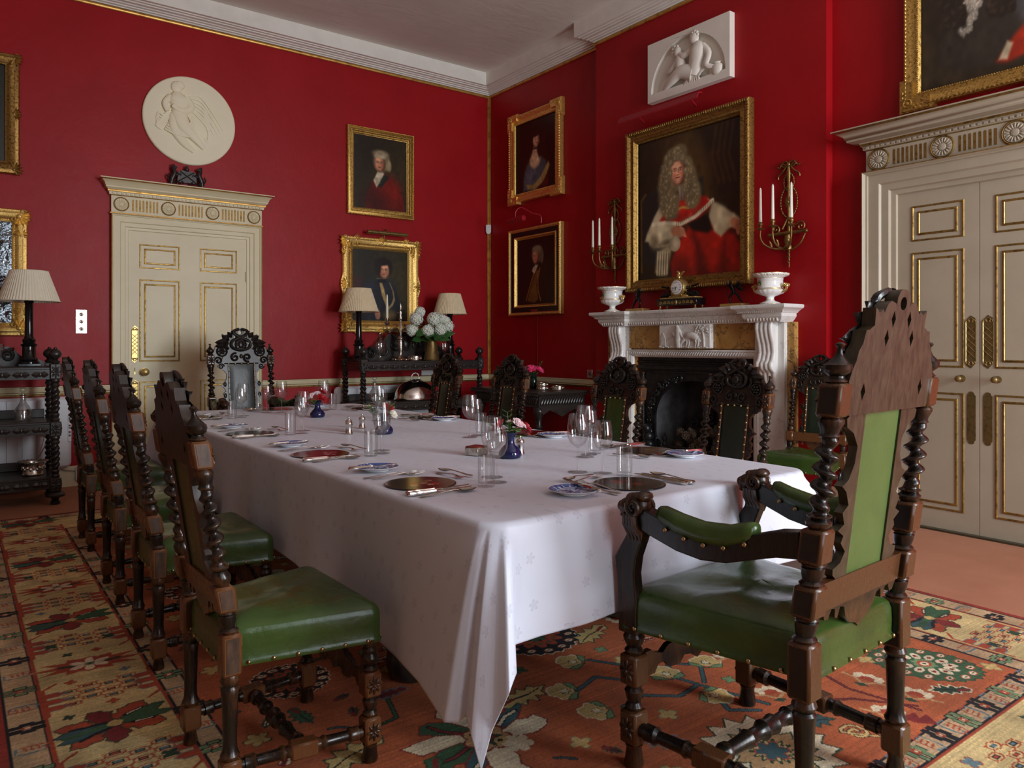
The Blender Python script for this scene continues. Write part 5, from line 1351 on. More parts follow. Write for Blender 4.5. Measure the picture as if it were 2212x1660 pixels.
def studs_along(mb, w, h, inset, z, r, step, m=0, sq=1.0, M=None):
    for sx in (-1, 1):
        n = int((h - 2 * inset) / step)
        for i in range(n + 1): mb.ell((sx * (w / 2 - inset), -h / 2 + inset + (h - 2 * inset) * i / n, z), (r, r * sq, r * .7), m, M, 6, 4)
        n = int((w - 2 * inset) / step)
        for i in range(1, n): mb.ell((-w / 2 + inset + (w - 2 * inset) * i / n, sx * (h / 2 - inset), z), (r * sq, r, r * .7), m, M, 6, 4)
def acanthus(mb, M, s, m=0):
    for a in np.linspace(-1.25, 1.25, 7):
        leaf(mb, (0, 0, 0), (math.sin(a) * s, math.cos(a) * s * (1 - .15 * abs(a)), s * .10), s * .17, s * .12, m, M)
    mb.ell((0, 0, s * .08), (s * .22, s * .22, s * .14), m, M, 8, 6)
    for q in (-1, 1): mb.tube([(x, y, s * .05) for x, y, _ in spiral(q * s * .42, -s * .08, s * .06, s * .28, PI / 2, q * 1.2, 14)], s * .07, 6, m, M)
def picture(key, M, w, h, bw, prof, mats, label, cat='painting', orn=None, name='framed_portrait', canvas=None, thick=.0):
    root = thing(name, label, cat, M)
    mb = MB().frame(w, h, prof, 0)
    if orn: orn(mb)
    mb.build('frame', [MAT[m] for m in mats], root, angle=30)
    iw, ih = w - 2 * bw + .004, h - 2 * bw + .004
    c = link('canvas', canvas(iw, ih) if canvas else portrait_canvas(key, iw, ih), root); c.location = (0, 0, .012)
    MB().box((-w / 2 + .02, -h / 2 + .02, 0), (w / 2 - .02, h / 2 - .02, .008)).build('backing', MAT['woodb'], root)
    return root
def orn_A(mb): studs_along(mb, .79, .935, .008, .037, .0065, .017); studs_along(mb, .79, .935, .064, .024, .005, .013)
def orn_B(w, h):
    def f(mb):
        for sx in (-1, 1):
            for sy in (-1, 1):
                for dx, dy, rot, s in ((.055, .055, PI / 4, .105), (.15, .035, PI / 2, .07), (.035, .15, 0, .07)):
                    acanthus(mb, T(sx * (w / 2 - dx), sy * (h / 2 - dy), .042) @ SCL(sx, sy, 1) @ RZ(-(PI / 2 + PI / 4) if rot == PI / 4 else (PI / 2 if rot else PI)), s, 0)
            acanthus(mb, T(sx * (w / 2 - .05), 0, .044) @ RZ(-sx * PI / 2), .08, 0); acanthus(mb, T(0, sx * (h / 2 - .05), .044) @ RZ(0 if sx > 0 else PI), .08, 0)
            mb.plate([(sx * (w / 2 - .01), -.13), (sx * (w / 2 + .018), -.03), (sx * (w / 2 + .018), .03), (sx * (w / 2 - .01), .13)][::sx], .004, .040)
        studs_along(mb, w, h, .095, .032, .006, .014); studs_along(mb, w, h, .018, .046, .007, .020, sq=1.5)
    return f
def orn_ears(w, h, ear, proj, z, gold=0):
    def f(mb):
        for sx in (-1, 1):
            for sy in (-1, 1):
                M = T(sx * w / 2, sy * h / 2, 0) @ SCL(sx, sy, 1)
                out = [(proj, proj), (-ear, proj), (-ear, -.005), (-.005, -.005), (-.005, -ear), (proj, -ear)]
                out = out if sx * sy > 0 else out
                mb.plate(out, 0, z - .004, m=gold, M=M); mb.plate([(proj * .7, proj * .7), (-ear * .9, proj * .7), (-ear * .9, -.06), (-.06, -.06), (-.06, -ear * .9), (proj * .7, -ear * .9)], 0, z + .004, m=gold, M=M)
                mb.torus((-.030, -.030, z + .006), .026, .007, gold, M, 14, 6); mb.ell((-.030, -.030, z + .006), (.015, .015, .010), gold, M, 8, 6)
                for t in (-.075, -.105): mb.ell((t, .004, z + .004), (.012, .008, .006), gold, M, 8, 5); mb.ell((.004, t, z + .004), (.008, .012, .006), gold, M, 8, 5)
        studs_along(mb, w, h, .012, z + .002, .0085, .026, gold, 1.4); studs_along(mb, w, h, .088, z - .012, .005, .014, gold)
    return f
def orn_D(mb):
    w, h = .91, .965
    mb.frame(w - .066, h - .066, [(-.002, .040), (.0, .036), (.055, .030), (.058, .034)], 1); mb.frame(w - .18, h - .18, [(-.004, .030), (.0, .040), (.012, .040), (.02, .024), (.030, .012)], 0)
    studs_along(mb, w, h, .014, .054, .009, .024, 0, 1.5); studs_along(mb, w, h, .096, .040, .004, .012, 0)
    mb.box((-.055, -h / 2 + .03, .034), (.055, -h / 2 + .062, .040), 2)
def orn_P(mb):
    w, h = 1.335, 1.46
    n = int(h / .022)
    for sx in (-1, 1):
        for i in range(n): mb.ell((sx * (w / 2 - .016), -h / 2 + h * (i + .5) / n, .076), (.015, .007, .008), 0, None, 6, 4)
        for i in range(int(w / .022)): mb.ell((-w / 2 + w * (i + .5) / int(w / .022), sx * (h / 2 - .016), .076), (.007, .015, .008), 0, None, 6, 4)
    studs_along(mb, w, h, .103, .038, .0045, .012)
picture('A', back_at(-1.430, 3.035), .79, .935, .080, GP['A'], ['gold'], 'portrait of a grey-haired man in red coat, above the navy-coated man\'s portrait', orn=orn_A)
picture('B', back_at(-1.430, 1.832), .90, 1.01, .126, GP['B'], ['goldbright'], 'portrait of a dark-haired man in navy coat, ornate gilt frame above the buffet', orn=orn_B(.90, 1.01))
picture('C', right_at(-.905, 3.278), .90, .97, .096, GP['C'], ['goldbright', 'gold'], 'portrait of a lady in grey-blue dress, gilt frame with eared corners, near the corner', orn=orn_ears(.90, .97, .17, .022, .052))
picture('D', right_at(-.905, 2.004), .91, .965, .118, GP['D'], ['goldbright', 'ebony', 'redbox'], 'portrait of a man in brown coat, black and gilt frame below the lady\'s portrait', orn=orn_D)
picture('P', right_at(-3.075, 2.404, BR), 1.335, 1.46, .110, GP['P'], ['golddark'], 'large portrait of a bewigged man in red robes above the fireplace', orn=orn_P)
picture('E', right_at(-5.36, 3.36), .95, 1.20, .096, [(a, b * 1.15) for a, b in GP['C']], ['gold', 'gold'], 'portrait of a man with white lace neckcloth, hanging above the double door', orn=orn_ears(.95, 1.20, .19, .026, .060))
picture('L', back_at(-5.085, 3.068), .80, .975, .082, GP['B'][:9] + [(.082, .012)], ['golddark'], 'dark painting in old gilt frame hanging above the gilt mirror', orn=lambda mb: [studs_along(mb, .80, .975, .074, .03, .005, .013)] + [acanthus(mb, T(sx * .36, sy * .45, .046) @ SCL(sx, sy, 1) @ RZ(-PI * .75), .07) for sx in (-1, 1) for sy in (-1, 1)] + [acanthus(mb, T(.36, 0, .046) @ RZ(-PI / 2), .06)])
def mirror_mesh(w, h): return MB().box((-w / 2, -h / 2, -.002), (w / 2, h / 2, .002)).mesh('glass', MAT['mirror'])
picture('M', back_at(-5.055, 1.785), .85, 1.035, .105, GP['B'][:10] + [(.108, .012)], ['goldbright'], 'gilt-framed mirror with dim silvery glass behind the left buffet\'s lamp', 'mirror', name='wall_mirror', canvas=mirror_mesh,
        orn=lambda mb: [studs_along(mb, .85, 1.035, .092, .03, .005, .014)] + [acanthus(mb, T(sx * .365, sy * .455, .046) @ SCL(sx, sy, 1) @ RZ(-PI * .75), .10) for sx in (-1, 1) for sy in (-1, 1)] + [acanthus(mb, T(.38, q * .30, .046) @ RZ(0 if q > 0 else PI), .06) for q in (-1, 1)])
# picture lights
r = thing('picture_light', 'brass tube picture light on top of the navy-coated man\'s frame', 'picture light', back_at(-1.40, 2.385))
MB().lathe([(.005, -.24), (.020, -.235), (.020, .235), (.005, .24)], 16, 0, T(0, 0, .115) @ RY(PI / 2)).build('lamp_tube', MAT['olbrass'], r)
MB().tube(smooth_path([(0, -.07, .03), (0, .03, .04), (0, .045, .08), (0, .01, .112)]), .006, 8).build('bracket', MAT['olbrass'], r)
r = thing('picture_light', 'red-painted swan-neck picture light above the black and gilt frame', 'picture light', right_at(-.90, 2.62))
MB().tube(smooth_path([(.12, -.11, .03), (.12, -.03, .04), (.05, .0, .10), (-.02, .06, .19), (-.06, .02, .235), (-.06, -.05, .24)]), .006, 8).build('swan_neck', MAT['redlamp'], r)
MB().lathe([(.004, -.15), (.028, -.148), (.028, .148), (.004, .15)], 16, 0, T(-.06, -.07, .24) @ RY(PI / 2)).build('lamp_tube', MAT['redlamp'], r)
r = thing('picture_light', 'long red-painted trough light above the large robed portrait', 'picture light', right_at(-2.873, 3.235, BR))
MB().rings([[(x, .036, .12), (x, .030, .16), (x, -.020, .185), (x, -.030, .180), (x, .020, .155), (x, .026, .115)] for x in (-.455, .455)]).build('lamp_shade', MAT['redlamp'], r)
for q in (-.3, .3): MB().tube([(q, -.02, 0), (q, .02, .06), (q, .034, .125)], .006, 6).build('bracket', MAT['redlamp'], r)
tag(MB().tube(smooth_path([(-.012, -.93, 1.525), (-.008, -.93, 1.20), (-.008, -.92, .95), (-.012, -.86, .85)]), .0035, 6).build('cable', MAT['redcable']), 'thin red cable hanging on the wall below the black and gilt frame', 'cable')

# plaster reliefs (plain classical figures)
def limb(mb, pts, rs, m=0, M=None, fl=.6):
    mb.tube([(x, y, z) for x, y, z in smooth_path(pts, 4)], list(np.interp(np.linspace(0, 1, (len(pts) - 1) * 4 + 1), np.linspace(0, 1, len(rs)), rs)), 10, m, M)
rd = thing('plaster_roundel', 'round white plaster relief of a draped figure above the single door', 'relief', back_at(-3.370, 3.255, .003))
MB().lathe([(.404, 0), (.404, .018), (.400, .026), (.390, .030), (.02, .030)], 72).build('disc', MAT['plaster'], rd, angle=50)
mb = MB(); S = T(-.10, .05, .030) @ SCL(1.0, 1.0, .42)
mb.ell((-.02, .235, .01), (.050, .058, .05), 0, S); mb.ell((.005, .255, .02), (.045, .042, .05), 0, S)
limb(mb, [(-.01, .19, .01), (-.01, .13, .02), (.01, .06, .02), (.0, -.02, .02)], [.03, .085, .075, .070], 0, S)
limb(mb, [(.06, .15, .03), (.10, .06, .06), (.02, .02, .08), (-.06, .06, .08)], [.035, .034, .028, .020], 0, S)
limb(mb, [(-.07, .14, .03), (-.12, .07, .05), (-.10, .0, .06)], [.030, .026, .018], 0, S)
limb(mb, [(.0, .0, .02), (.03, -.10, .04), (.11, -.18, .04), (.22, -.29, .02)], [.075, .062, .044, .020], 0, S)
limb(mb, [(-.03, -.02, .01), (-.04, -.14, .03), (.04, -.26, .02), (.13, -.33, .01)], [.055, .046, .036, .018], 0, S)
for i in range(6):
    t = i / 5; mb.tube(smooth_path([(.04 + .03 * t, .06 - .01 * i, .03), (.11 + .03 * t, -.02 - .03 * i, .05), (.05 - .05 * t, -.13 - .015 * i, .06), (-.07 - .01 * i, -.06 - .02 * i, .03)], 5), .010, 6, 0, S)
for i in range(5): mb.tube(smooth_path([(-.07, .03 - .02 * i, .02), (-.13 - .01 * i, -.04 - .02 * i, .03), (-.17 - .005 * i, -.02 - .03 * i, .02), (-.19 + .01 * i, -.09 - .02 * i, .01)], 5), .010, 6, 0, S)
for i in range(7):                                    # billowing veil
    t = i / 6; mb.tube(smooth_path([(.05, .17 - .012 * i, .01), (.18 + .01 * i, .19 - .045 * i, .015), (.30 - .008 * i, .05 - .045 * i, .012), (.40 - .03 * i, -.10 - .015 * i, .004)], 6), [.012 + .0 * k for k in range(19)], 6, 0, S)
mb.build('figure', MAT['plaster'], rd, angle=60)
rp = thing('plaster_plaque', 'white rectangular plaster relief with figures in an arch, above the robed portrait', 'relief', right_at(-3.116, 3.609, BR))
w, h = .884, .522
arch = [(.40 * math.cos(t), -.19 + .40 * math.sin(t) * 1.0) for t in np.linspace(0, PI, 30)]
mb = MB().plate([(-w / 2, -h / 2), (w / 2, -h / 2), (w / 2, h / 2), (-w / 2, h / 2)], .0, .062, [arch], 0).box((-w / 2 + .01, -h / 2 + .01, .0), (w / 2 - .01, h / 2 - .01, .022))
mb.build('panel', MAT['plasterw'], rp, bevel=.003, angle=30)
mb = MB(); S = T(.05, -.06, .03) @ SCL(1, 1, .55)
mb.ell((.03, .215, .05), (.045, .055, .05), 0, S)
for a in range(9): mb.ell((.035 + .036 * math.cos(a * .7), .235 + .036 * math.sin(a * .7), .06), (.016, .014, .02), 0, S, 8, 5)
limb(mb, [(.05, .17, .04), (.07, .10, .06), (.05, .0, .06), (.02, -.08, .05)], [.035, .085, .070, .075], 0, S)
limb(mb, [(.12, .12, .06), (.19, .04, .08), (.17, -.05, .09), (.24, -.08, .07)], [.036, .032, .026, .016], 0, S)
limb(mb, [(-.01, .12, .06), (-.07, .10, .08), (-.12, .13, .07)], [.032, .028, .018], 0, S)
limb(mb, [(.02, -.07, .06), (-.10, -.03, .08), (-.20, -.07, .07), (-.30, -.12, .04)], [.075, .060, .045, .020], 0, S)
mb.ell((-.15, .16, .05), (.040, .045, .045), 0, S)
for a in range(7): mb.ell((-.17 + .034 * math.cos(a * .9), .18 + .034 * math.sin(a * .9), .055), (.014, .013, .018), 0, S, 8, 5)
limb(mb, [(-.14, .12, .05), (-.12, .05, .06), (-.11, -.02, .06)], [.028, .055, .050], 0, S)
limb(mb, [(-.11, -.02, .06), (-.04, -.06, .08), (.0, -.12, .07)], [.042, .034, .018], 0, S); limb(mb, [(-.16, .08, .05), (-.22, .02, .06), (-.28, .01, .04)], [.026, .022, .015], 0, S)
for i in range(8): mb.tube(smooth_path([(-.22 - .012 * i, -.02 - .004 * i, .05), (-.25 - .012 * i, -.09, .05), (-.30 - .008 * i, -.145, .02)], 5), .010, 6, 0, S)
for i in range(7): mb.tube(smooth_path([(.06 + .015 * i, -.06, .06), (-.02 + .018 * i, -.11, .08), (-.10 + .03 * i, -.145, .04)], 5), .010, 6, 0, S)
mb.lathe([(.03, 0), (.05, .02), (.055, .07), (.03, .09), (.04, .1)], 16, 0, S @ T(.26, -.15, .04) @ RX(-PI / 2))
for i in range(6): mb.tube([(.20 + .012 * i, -.09, .06), (.21 + .014 * i, -.145, .05)], .008, 6, 0, S)
mb.build('figures', MAT['plasterw'], rp, angle=60)
# carved coat of arms standing on the single door's cornice
ca = thing('carved_arms', 'small dark carved coat of arms standing on the single door\'s cornice', 'carving', back_at(-3.405, 2.636, .035))
mb = MB().plate([(-.085, .04), (.085, .04), (.075, .135), (.04, .15), (0, .145), (-.04, .15), (-.075, .135)], 0, .024)
mb.tube([(-.07, .05, .026), (.06, .14, .026)], .006, 6); mb.tube([(.07, .05, .026), (-.06, .14, .026)], .006, 6)
mb.box((-.13, 0, -.004), (.13, .018, .03), ch=.005)
for q in (-1, 1):
    limb(mb, [(q * .135, .02, .012), (q * .125, .07, .014), (q * .105, .12, .016), (q * .118, .165, .014), (q * .085, .172, .014)], [.018, .022, .022, .016, .010])
    mb.tube([(x, y, .012) for x, y, _ in spiral(q * .118, .182, .004, .016, 0, q * 1.2, 10)], .006, 6); limb(mb, [(q * .10, .10, .016), (q * .06, .115, .028), (q * .05, .10, .03)], [.012, .010, .006])
    mb.tube(smooth_path([(q * .14, .04, .01), (q * .165, .08, .01), (q * .15, .11, .01)]), .007, 6)
    for i in range(3): leaf(mb, (q * (.03 + .035 * i), .025, .02), (q * (.05 + .04 * i), .055, .03), .012, .008)
limb(mb, [(0, .145, .012), (0, .165, .016), (.0, .185, .012)], [.016, .020, .010]); mb.ell((0, .188, .014), (.014, .010, .010))
mb.build('carved_shield', MAT['ebony'], ca)
# small fittings on the walls
sp = thing('light_switch', 'silver three-toggle light switch plate on the red wall left of the single door', 'light switch', back_at(-4.243, 1.395))
MB().box((-.043, -.102, 0), (.043, .102, .006), ch=.002).build('plate', MAT['silverw'], sp)
for y in (-.062, 0, .062):
    MB().lathe([(.016, .005), (.015, .010), (.011, .011), (.008, .008), (.004, .016), (.001, .020)], 14, 0, T(0, y, 0)).build('toggle', MAT['silver'], sp)
ms = thing('motion_sensor', 'small white motion sensor in the corner above the gilt fillet', 'sensor', T(-.03, -.03, 2.56) @ RZ(-PI / 4) )
MB().plate([(-.030, .055), (-.030, -.030), (-.018, -.052), (0, -.058), (.018, -.052), (.030, -.030), (.030, .055)], 0, .030, M=Matrix(((1, 0, 0, 0), (0, 0, -1, 0), (0, 1, 0, 0), (0, 0, 0, 1)))).build('casing', MAT['plastic'], ms, bevel=.006)
so = thing('wall_socket', 'grey metal wall plate left of the fireplace above the dado rail', 'socket', right_at(-1.765, .905))
MB().box((-.042, -.042, 0), (.042, .042, .006), ch=.002).build('plate', MAT['silverw'], so); MB().lathe([(.016, .005), (.012, .012), (.003, .014)], 14).build('button', MAT['dgrey'], so)
so = thing('thermostat', 'small pale grey box on the dado rail behind the buffet', 'thermostat', back_at(-.86, .882)); MB().box((-.075, -.028, 0), (.075, .03, .025), ch=.005).build('casing', MAT['plastic'], so)
so = thing('wall_socket', 'white plug socket on the skirting board right of the left-hand radiator', 'socket', back_at(-4.262, .105, .022)); MB().box((-.03, -.055, 0), (.03, .055, .03), ch=.004).build('plate', MAT['plastic'], so)
tag(MB().tube(smooth_path([(-4.40, -.05, .165), (-4.37, -.045, .145), (-4.31, -.045, .135), (-4.292, -.05, .13)]), .005, 6).build('cable', MAT['cable']), 'short pale cable from the left-hand radiator to the skirting socket', 'cable')
def radiator(x0, x1, label, panel):
    r = thing('radiator', label, 'radiator', back_at((x0 + x1) / 2, .17, .03)); W = x1 - x0
    MB().box((-W / 2, 0, 0), (W / 2, .595, .085), ch=.03).build('body', MAT['radiator'], r, bevel=.012)
    n = int((W - .12) / .105)
    for i in range(n): MB().box((-W / 2 + .02 + .105 * i + .004, .02, .080), (-W / 2 + .02 + .105 * i + .101, .575, .096), ch=.004).build('fin', MAT['radiator'], r)
    if panel:
        MB().box((W / 2 - .030, .22, .080), (W / 2 - .004, .45, .090), ch=.003).build('control_panel', MAT['plastic'], r)
        mb = MB()
        for y, hh in ((.41, .03), (.355, .015), (.335, .01), (.30, .016), (.272, .016)): mb.box((W / 2 - .024, y - hh / 2, .090), (W / 2 - .010, y + hh / 2, .0915))
        mb.build('buttons', MAT['dgrey'], r)
radiator(-5.75, -4.325, 'white electric radiator behind the left-hand buffet', True)
radiator(-1.99, -.86, 'white electric radiator behind the right-hand buffet', False)
# ------------------------------------------------------------------ chimneypiece
mp = thing('mantelpiece', 'white and yellow marble chimneypiece with carved tablet and scroll consoles', 'fireplace', T(0, FP, 0))
Y0, Y1 = .935, -.935                                   # outer edges of the end blocks, measured from the centre line
def mpath(o, i, a=.935, b=.665): return [(-BR, a), (-o, a), (-o, b), (-i, b), (-i, -b), (-o, -b), (-o, -a), (-BR, -a)]
mb = MB()
sweep(mb, mpath(.235, .175), [(0, 1.365), (.006, 1.368), (.010, 1.376), (.024, 1.392), (.032, 1.404), (.036, 1.410), (.036, 1.432), (.048, 1.436), (.052, 1.444), (.078, 1.462), (.094, 1.470), (.098, 1.478), (.098, 1.492), (.092, 1.497), (0, 1.497)])
mb.plate([(x, y) for x, y in mpath(.33, .27, 1.03, .57)], 1.485, 1.4965)
mb.build('shelf', MAT['marble'], mp, angle=30)
def eggs(ya, yb, x=None):
    mb = MB(); n = int(abs(yb - ya) / .026)
    for i in range(n):
        t = ya + (yb - ya) * (i + .5) / n
        mb.ell((x, t, 1.388), (.013, .0075, .016), 0, None, 7, 5) if x is not None else mb.ell((-.10 - .14 * (i + .5) / n, ya, 1.388), (.0075, .013, .016), 0, None, 7, 5)
    o = mb.build('egg_and_dart', MAT['marbled'], mp)
for a, b, x in ((.94, .66, -.255), (-.66, -.94, -.255), (.645, -.645, -.195)): eggs(a, b, x)
for a, b, x in ((1.0, .6, -.286), (-.6, -1.0, -.286), (.57, -.57, -.226)):   # small dentils under the crown
    mb = MB(); n = int(abs(b - a) / .018)
    for i in range(n): y = a + (b - a) * (i + .5) / n; mb.box((x, y - .005, 1.437), (x - .008, y + .005, 1.449))
    mb.build('dentil_course', MAT['marbled'], mp)
# frieze: yellow marble field, carved tablet, end blocks
MB().box((-.02, .67, 1.165), (-.165, -.67, 1.37)).build('frieze', MAT['siena'], mp)
MB().box((-.02, .985, 0), (-.13, .925, 1.368)).box((-.02, -.925, 0), (-.13, -.985, 1.368)).box((-.02, .72, 0), (-.14, .645, 1.17)).box((-.02, -.645, 0), (-.14, -.72, 1.17)).box((-.02, .72, 1.155), (-.14, -.72, 1.17)).build('marble_slips', MAT['siena'], mp)
tb_ = MB().box((-.15, .275, 1.168), (-.205, -.275, 1.368), ch=.006).build('tablet', MAT['marble'], mp)
mb = MB(); S = T(-.205, 0, 1.168) @ RIGHTF @ SCL(1, 1, .55)  # local x right, y up
limb(mb, [(-.05, .01, .01), (-.055, .07, .02), (-.05, .13, .02), (-.06, .17, .02)], [.030, .032, .034, .020], 0, S); mb.ell((-.062, .178, .02), (.018, .020, .018), 0, S)
limb(mb, [(-.05, .14, .02), (-.09, .11, .03), (-.11, .13, .02)], [.018, .014, .010], 0, S); limb(mb, [(-.03, .13, .03), (.0, .09, .03)], [.016, .010], 0, S)
for i in range(4): mb.tube([(-.08 + .018 * i, .10, .02), (-.085 + .022 * i, .012, .02)], .008, 6, 0, S)
limb(mb, [(.02, .075, .01), (.06, .105, .02), (.11, .10, .02), (.15, .075, .02)], [.022, .032, .034, .030], 0, S); limb(mb, [(.02, .08, .02), (-.01, .055, .02), (-.02, .035, .02)], [.022, .018, .010], 0, S)
for x in (.035, .06, .13, .155): limb(mb, [(x, .08, .015), (x + .008, .045, .02), (x - .006, .012, .015)], [.014, .010, .008], 0, S)
limb(mb, [(.165, .08, .015), (.185, .05, .012)], [.010, .006], 0, S)
q = random.Random(8)
limb(mb, [(.215, .01, .01), (.21, .10, .012), (.19, .17, .01)], [.012, .010, .008], 0, S)
for i in range(34): mb.ell((.20 + q.uniform(-.075, .055), .15 + q.uniform(-.035, .040), .008), (.012, .009, .014), 0, S, 6, 4)
for i in range(26): mb.ell((-.26 + .02 * i + q.uniform(-.006, .006), .006 + q.uniform(0, .008), .008), (.014, .008, .012), 0, S, 6, 4)
mb.plate([(-.25, .02), (-.20, .02), (-.20, .08), (-.225, .13), (-.25, .08)], 0, .010, M=S)
mb.build('relief', MAT['marbled'], tb_, angle=60)
for s in (-1, 1):
    yc = s * .795
    MB().box((-.02, yc - .13, 0), (-.165, yc + .13, 1.368), ch=.003).build('pilaster', MAT['marble'], mp)
    def outp(z):                                       # how far the scroll stands out, by height
        return float(np.interp(z, [.86, .90, .95, .985, 1.01, 1.035, 1.06, 1.085, 1.14, 1.20, 1.26, 1.31, 1.345, 1.365], [.170, .176, .185, .192, .226, .236, .234, .212, .196, .206, .228, .240, .240, .232]))
    def surf(u, v):
        z = .86 + (1.366 - .86) * v; fl = .010 * abs(math.sin(PI * 4 * u)) ** .6
        return (-(outp(z) + fl) if 0 < u < 1 else -.16, yc + (u - .5) * .150, z)
    MB().quad_grid(surf, 48, 60).build('console', MAT['marble'], mp, angle=60)
    mb = MB()
    for sg in (-1, 1):
        mb.tube([(-.19 + .0 * x, yc + sg * .076, z) for x, z, _ in spiral(0, 0, .006, .03, 0, 1.5)], .004, 6)
    for i in range(5): leaf(mb, (-.185, yc, .86), (-.190, yc + (i - 2) * .035, .70 + .02 * abs(i - 2)), .020, .012, 0, None, 0, (-1, 0, 0))
    mb.build('console_leaf', MAT['marbled'], mp)
    MB().box((-.02, yc - .15, 0), (-.185, yc + .15, .14), ch=.004).build('plinth', MAT['marble'], mp)
# carved inner border round the opening
rs = []
for d, w in ((0, .14), (0, .165), (.012, .170), (.020, .160), (.050, .160), (.060, .150), (.068, .13)):
    a, z = .705 - d, 1.155 - d
    rs.append([(-w, a, 0), (-w, a, z), (-w, -a, z), (-w, -a, 0)])
mb = MB().rings(rs, 0, None, False, False, closed=False)
for i in range(52):
    y = .66 - 1.32 * (i + .5) / 52; mb.ell((0, 0, 0), (.012, .005, .020), 0, T(-.160, y, 1.120) @ RX(.6), 7, 5)
mb.build('inner_border', MAT['marble'], mp, angle=35)
# black iron register grate
ig = thing('fire_grate', 'black cast iron fire grate with arched opening and scrolled ornament', 'grate', T(0, FP, 0))
def ironplate(x0, x1):
    out = [(-.638, 0), (.638, 0), (.638, 1.09), (-.638, 1.09)]
    arch = [(.44, .004), (.44, .56)] + [(.44 * math.cos(t), .56 + .33 * math.sin(t)) for t in np.linspace(0, PI, 24)][1:-1] + [(-.44, .56), (-.44, .004)]
    return MB().plate(out, x0, x1, [arch], 0, RIGHTF)
mb = ironplate(.055, .075)
for z, w, d in ((.96, .018, .02), (1.0, .030, .03), (1.045, .020, .02)): mb.box((-.075, -.638, z - w / 2), (-.075 - d, .638, z + w / 2), 0, None, .006)
for s in (-1, 1): mb.box((-.075, s * .560, 0), (-.095, s * .575, .95), 0, None, .004)
q = random.Random(4)
for s in (-1, 1):
    for i in range(16):                                # scrolling foliage round the arch
        t = i / 15 * 1.45; y, z = s * .50 * math.cos(t), .56 + .37 * math.sin(t)
        if t > 1.3: continue
        mb.tube([(-.082, a, b) for a, b, _ in spiral(y, z, .006, .032, q.uniform(0, 6), 1.2 * s, 12)], .0075, 6)
        leaf(mb, (-.080, y, z), (-.090, y + q.uniform(-.05, .05), z + q.uniform(-.05, .05)), .020, .010, 0, None, 0, (-1, 0, 0))
    for i in range(9):
        z = .12 + .05 * i
        mb.tube([(-.084, a, b) for a, b, _ in spiral(s * .50, z, .005, .026, q.uniform(0, 6), 1.2, 12)], .007, 6)
mb.build('surround', MAT['iron'], ig)
mb = MB().box((.36, -.60, 0), (.38, .60, 1.06)).box((-.05, -.60, 0), (.38, -.46, 1.06)).box((-.05, .46, 0), (.38, .60, 1.06)).box((-.05, -.60, 1.0), (.38, .60, 1.06))
mb.box((-.05, -.60, -.02), (.38, .60, .004)); mb.build('firebox', MAT['soot'], ig)
mb = MB()
for i in range(9): mb.tube([(-.06 + .0 * i, -.30 + .075 * i, .16), (-.06, -.30 + .075 * i, .30)], .008, 6)
for z in (.17, .30): mb.box((-.075, -.34, z - .012), (-.045, .34, z + .012), 0, None, .004)
mb.box((-.05, -.34, .15), (.26, .34, .17)); mb.box((.24, -.34, .17), (.26, .34, .42))
for s in (-1, 1): mb.box((-.06, s * .33, 0), (.25, s * .35, .30)); mb.lathe([(.02, .30), (.026, .32), (.012, .34), (.02, .36), (.022, .385), (.008, .40), (.012, .41), (.003, .425)], 12, 0, T(-.06, s * .34, 0))
mb.build('basket', MAT['iron'], ig)
for s in (-1, 1):                                       # crouching scrolled fire dogs
    mb = MB(); S = T(-.12, s * .47, 0)
    mb.lathe([(.085, 0), (.085, .03), (.06, .05), (.075, .10), (.06, .16), (.05, .20)], 14, 0, S)
    for zz, rr in ((.24, .07), (.31, .06), (.38, .052)):
        mb.ell((-.01, 0, zz), (.05, rr, .05), 0, S, 12, 8)
    for k in range(7):
        a = k * .9; mb.tube([(-.05, s * .47 + p0, p1) for p0, p1, _ in spiral(.045 * math.cos(a), .20 + .045 * k * .7, .005, .028, a, 1.2, 10)], .010, 6)
    mb.ell((-.03, 0, .45), (.04, .04, .045), 0, S); limb(mb, [(-.03, 0, .46), (-.05, s * .05, .47), (-.03, s * .07, .43)], [.02, .014, .008], 0, S)
    mb.build('fire_dog', MAT['iron'], ig)
mb = MB()
for k in range(9):
    a = q.uniform(0, 6); mb.tube([(.16, p0, p1) for p0, p1, _ in spiral(q.uniform(-.2, .2), .44 + q.uniform(0, .16), .006, .05, a, 1.3, 12)], .012, 6)
mb.plate([(-.26, .36), (.26, .36), (.22, .52), (.10, .60), (0, .64), (-.10, .60), (-.22, .52)], -.20, -.18, m=0, M=RIGHTF)
mb.build('fireback', MAT['iron'], ig)
def pine_cone():
    mb = MB(); mb.ell((0, 0, .038), (.018, .018, .036), 0, None, 10, 8)
    for k in range(46):
        z = .004 + .070 * k / 46; a = k * 2.4; r = .030 * math.sin(PI * min(.95, .18 + .82 * k / 46)) + .004
        leaf(mb, (.010 * math.cos(a), .010 * math.sin(a), z), (r * math.cos(a), r * math.sin(a), z + .010), .009, .003, 0, None, 0, (math.cos(a) * .3, math.sin(a) * .3, 1))
    return mb.mesh('pine_cone', MAT['cone'])
pc = pine_cone()
k = 0
for lay, (n, z) in enumerate(((9, .195), (8, .262), (7, .330), (5, .395))):
    for i in range(n):
        o = link('pine_cone', pc)
        o.matrix_basis = T(.0 + .12 * q.random(), FP + .30 - (.52 - .05 * lay) * (i + .5) / n - .02 * lay, z) @ RZ(q.uniform(0, 6)) @ RX(q.uniform(.3, 1.4)) @ SCL(1.25, 1.25, 1.25)
        tag(o, 'brown pine cone heaped in the black fire basket', 'pine cone', 'pine cones in the fire basket')

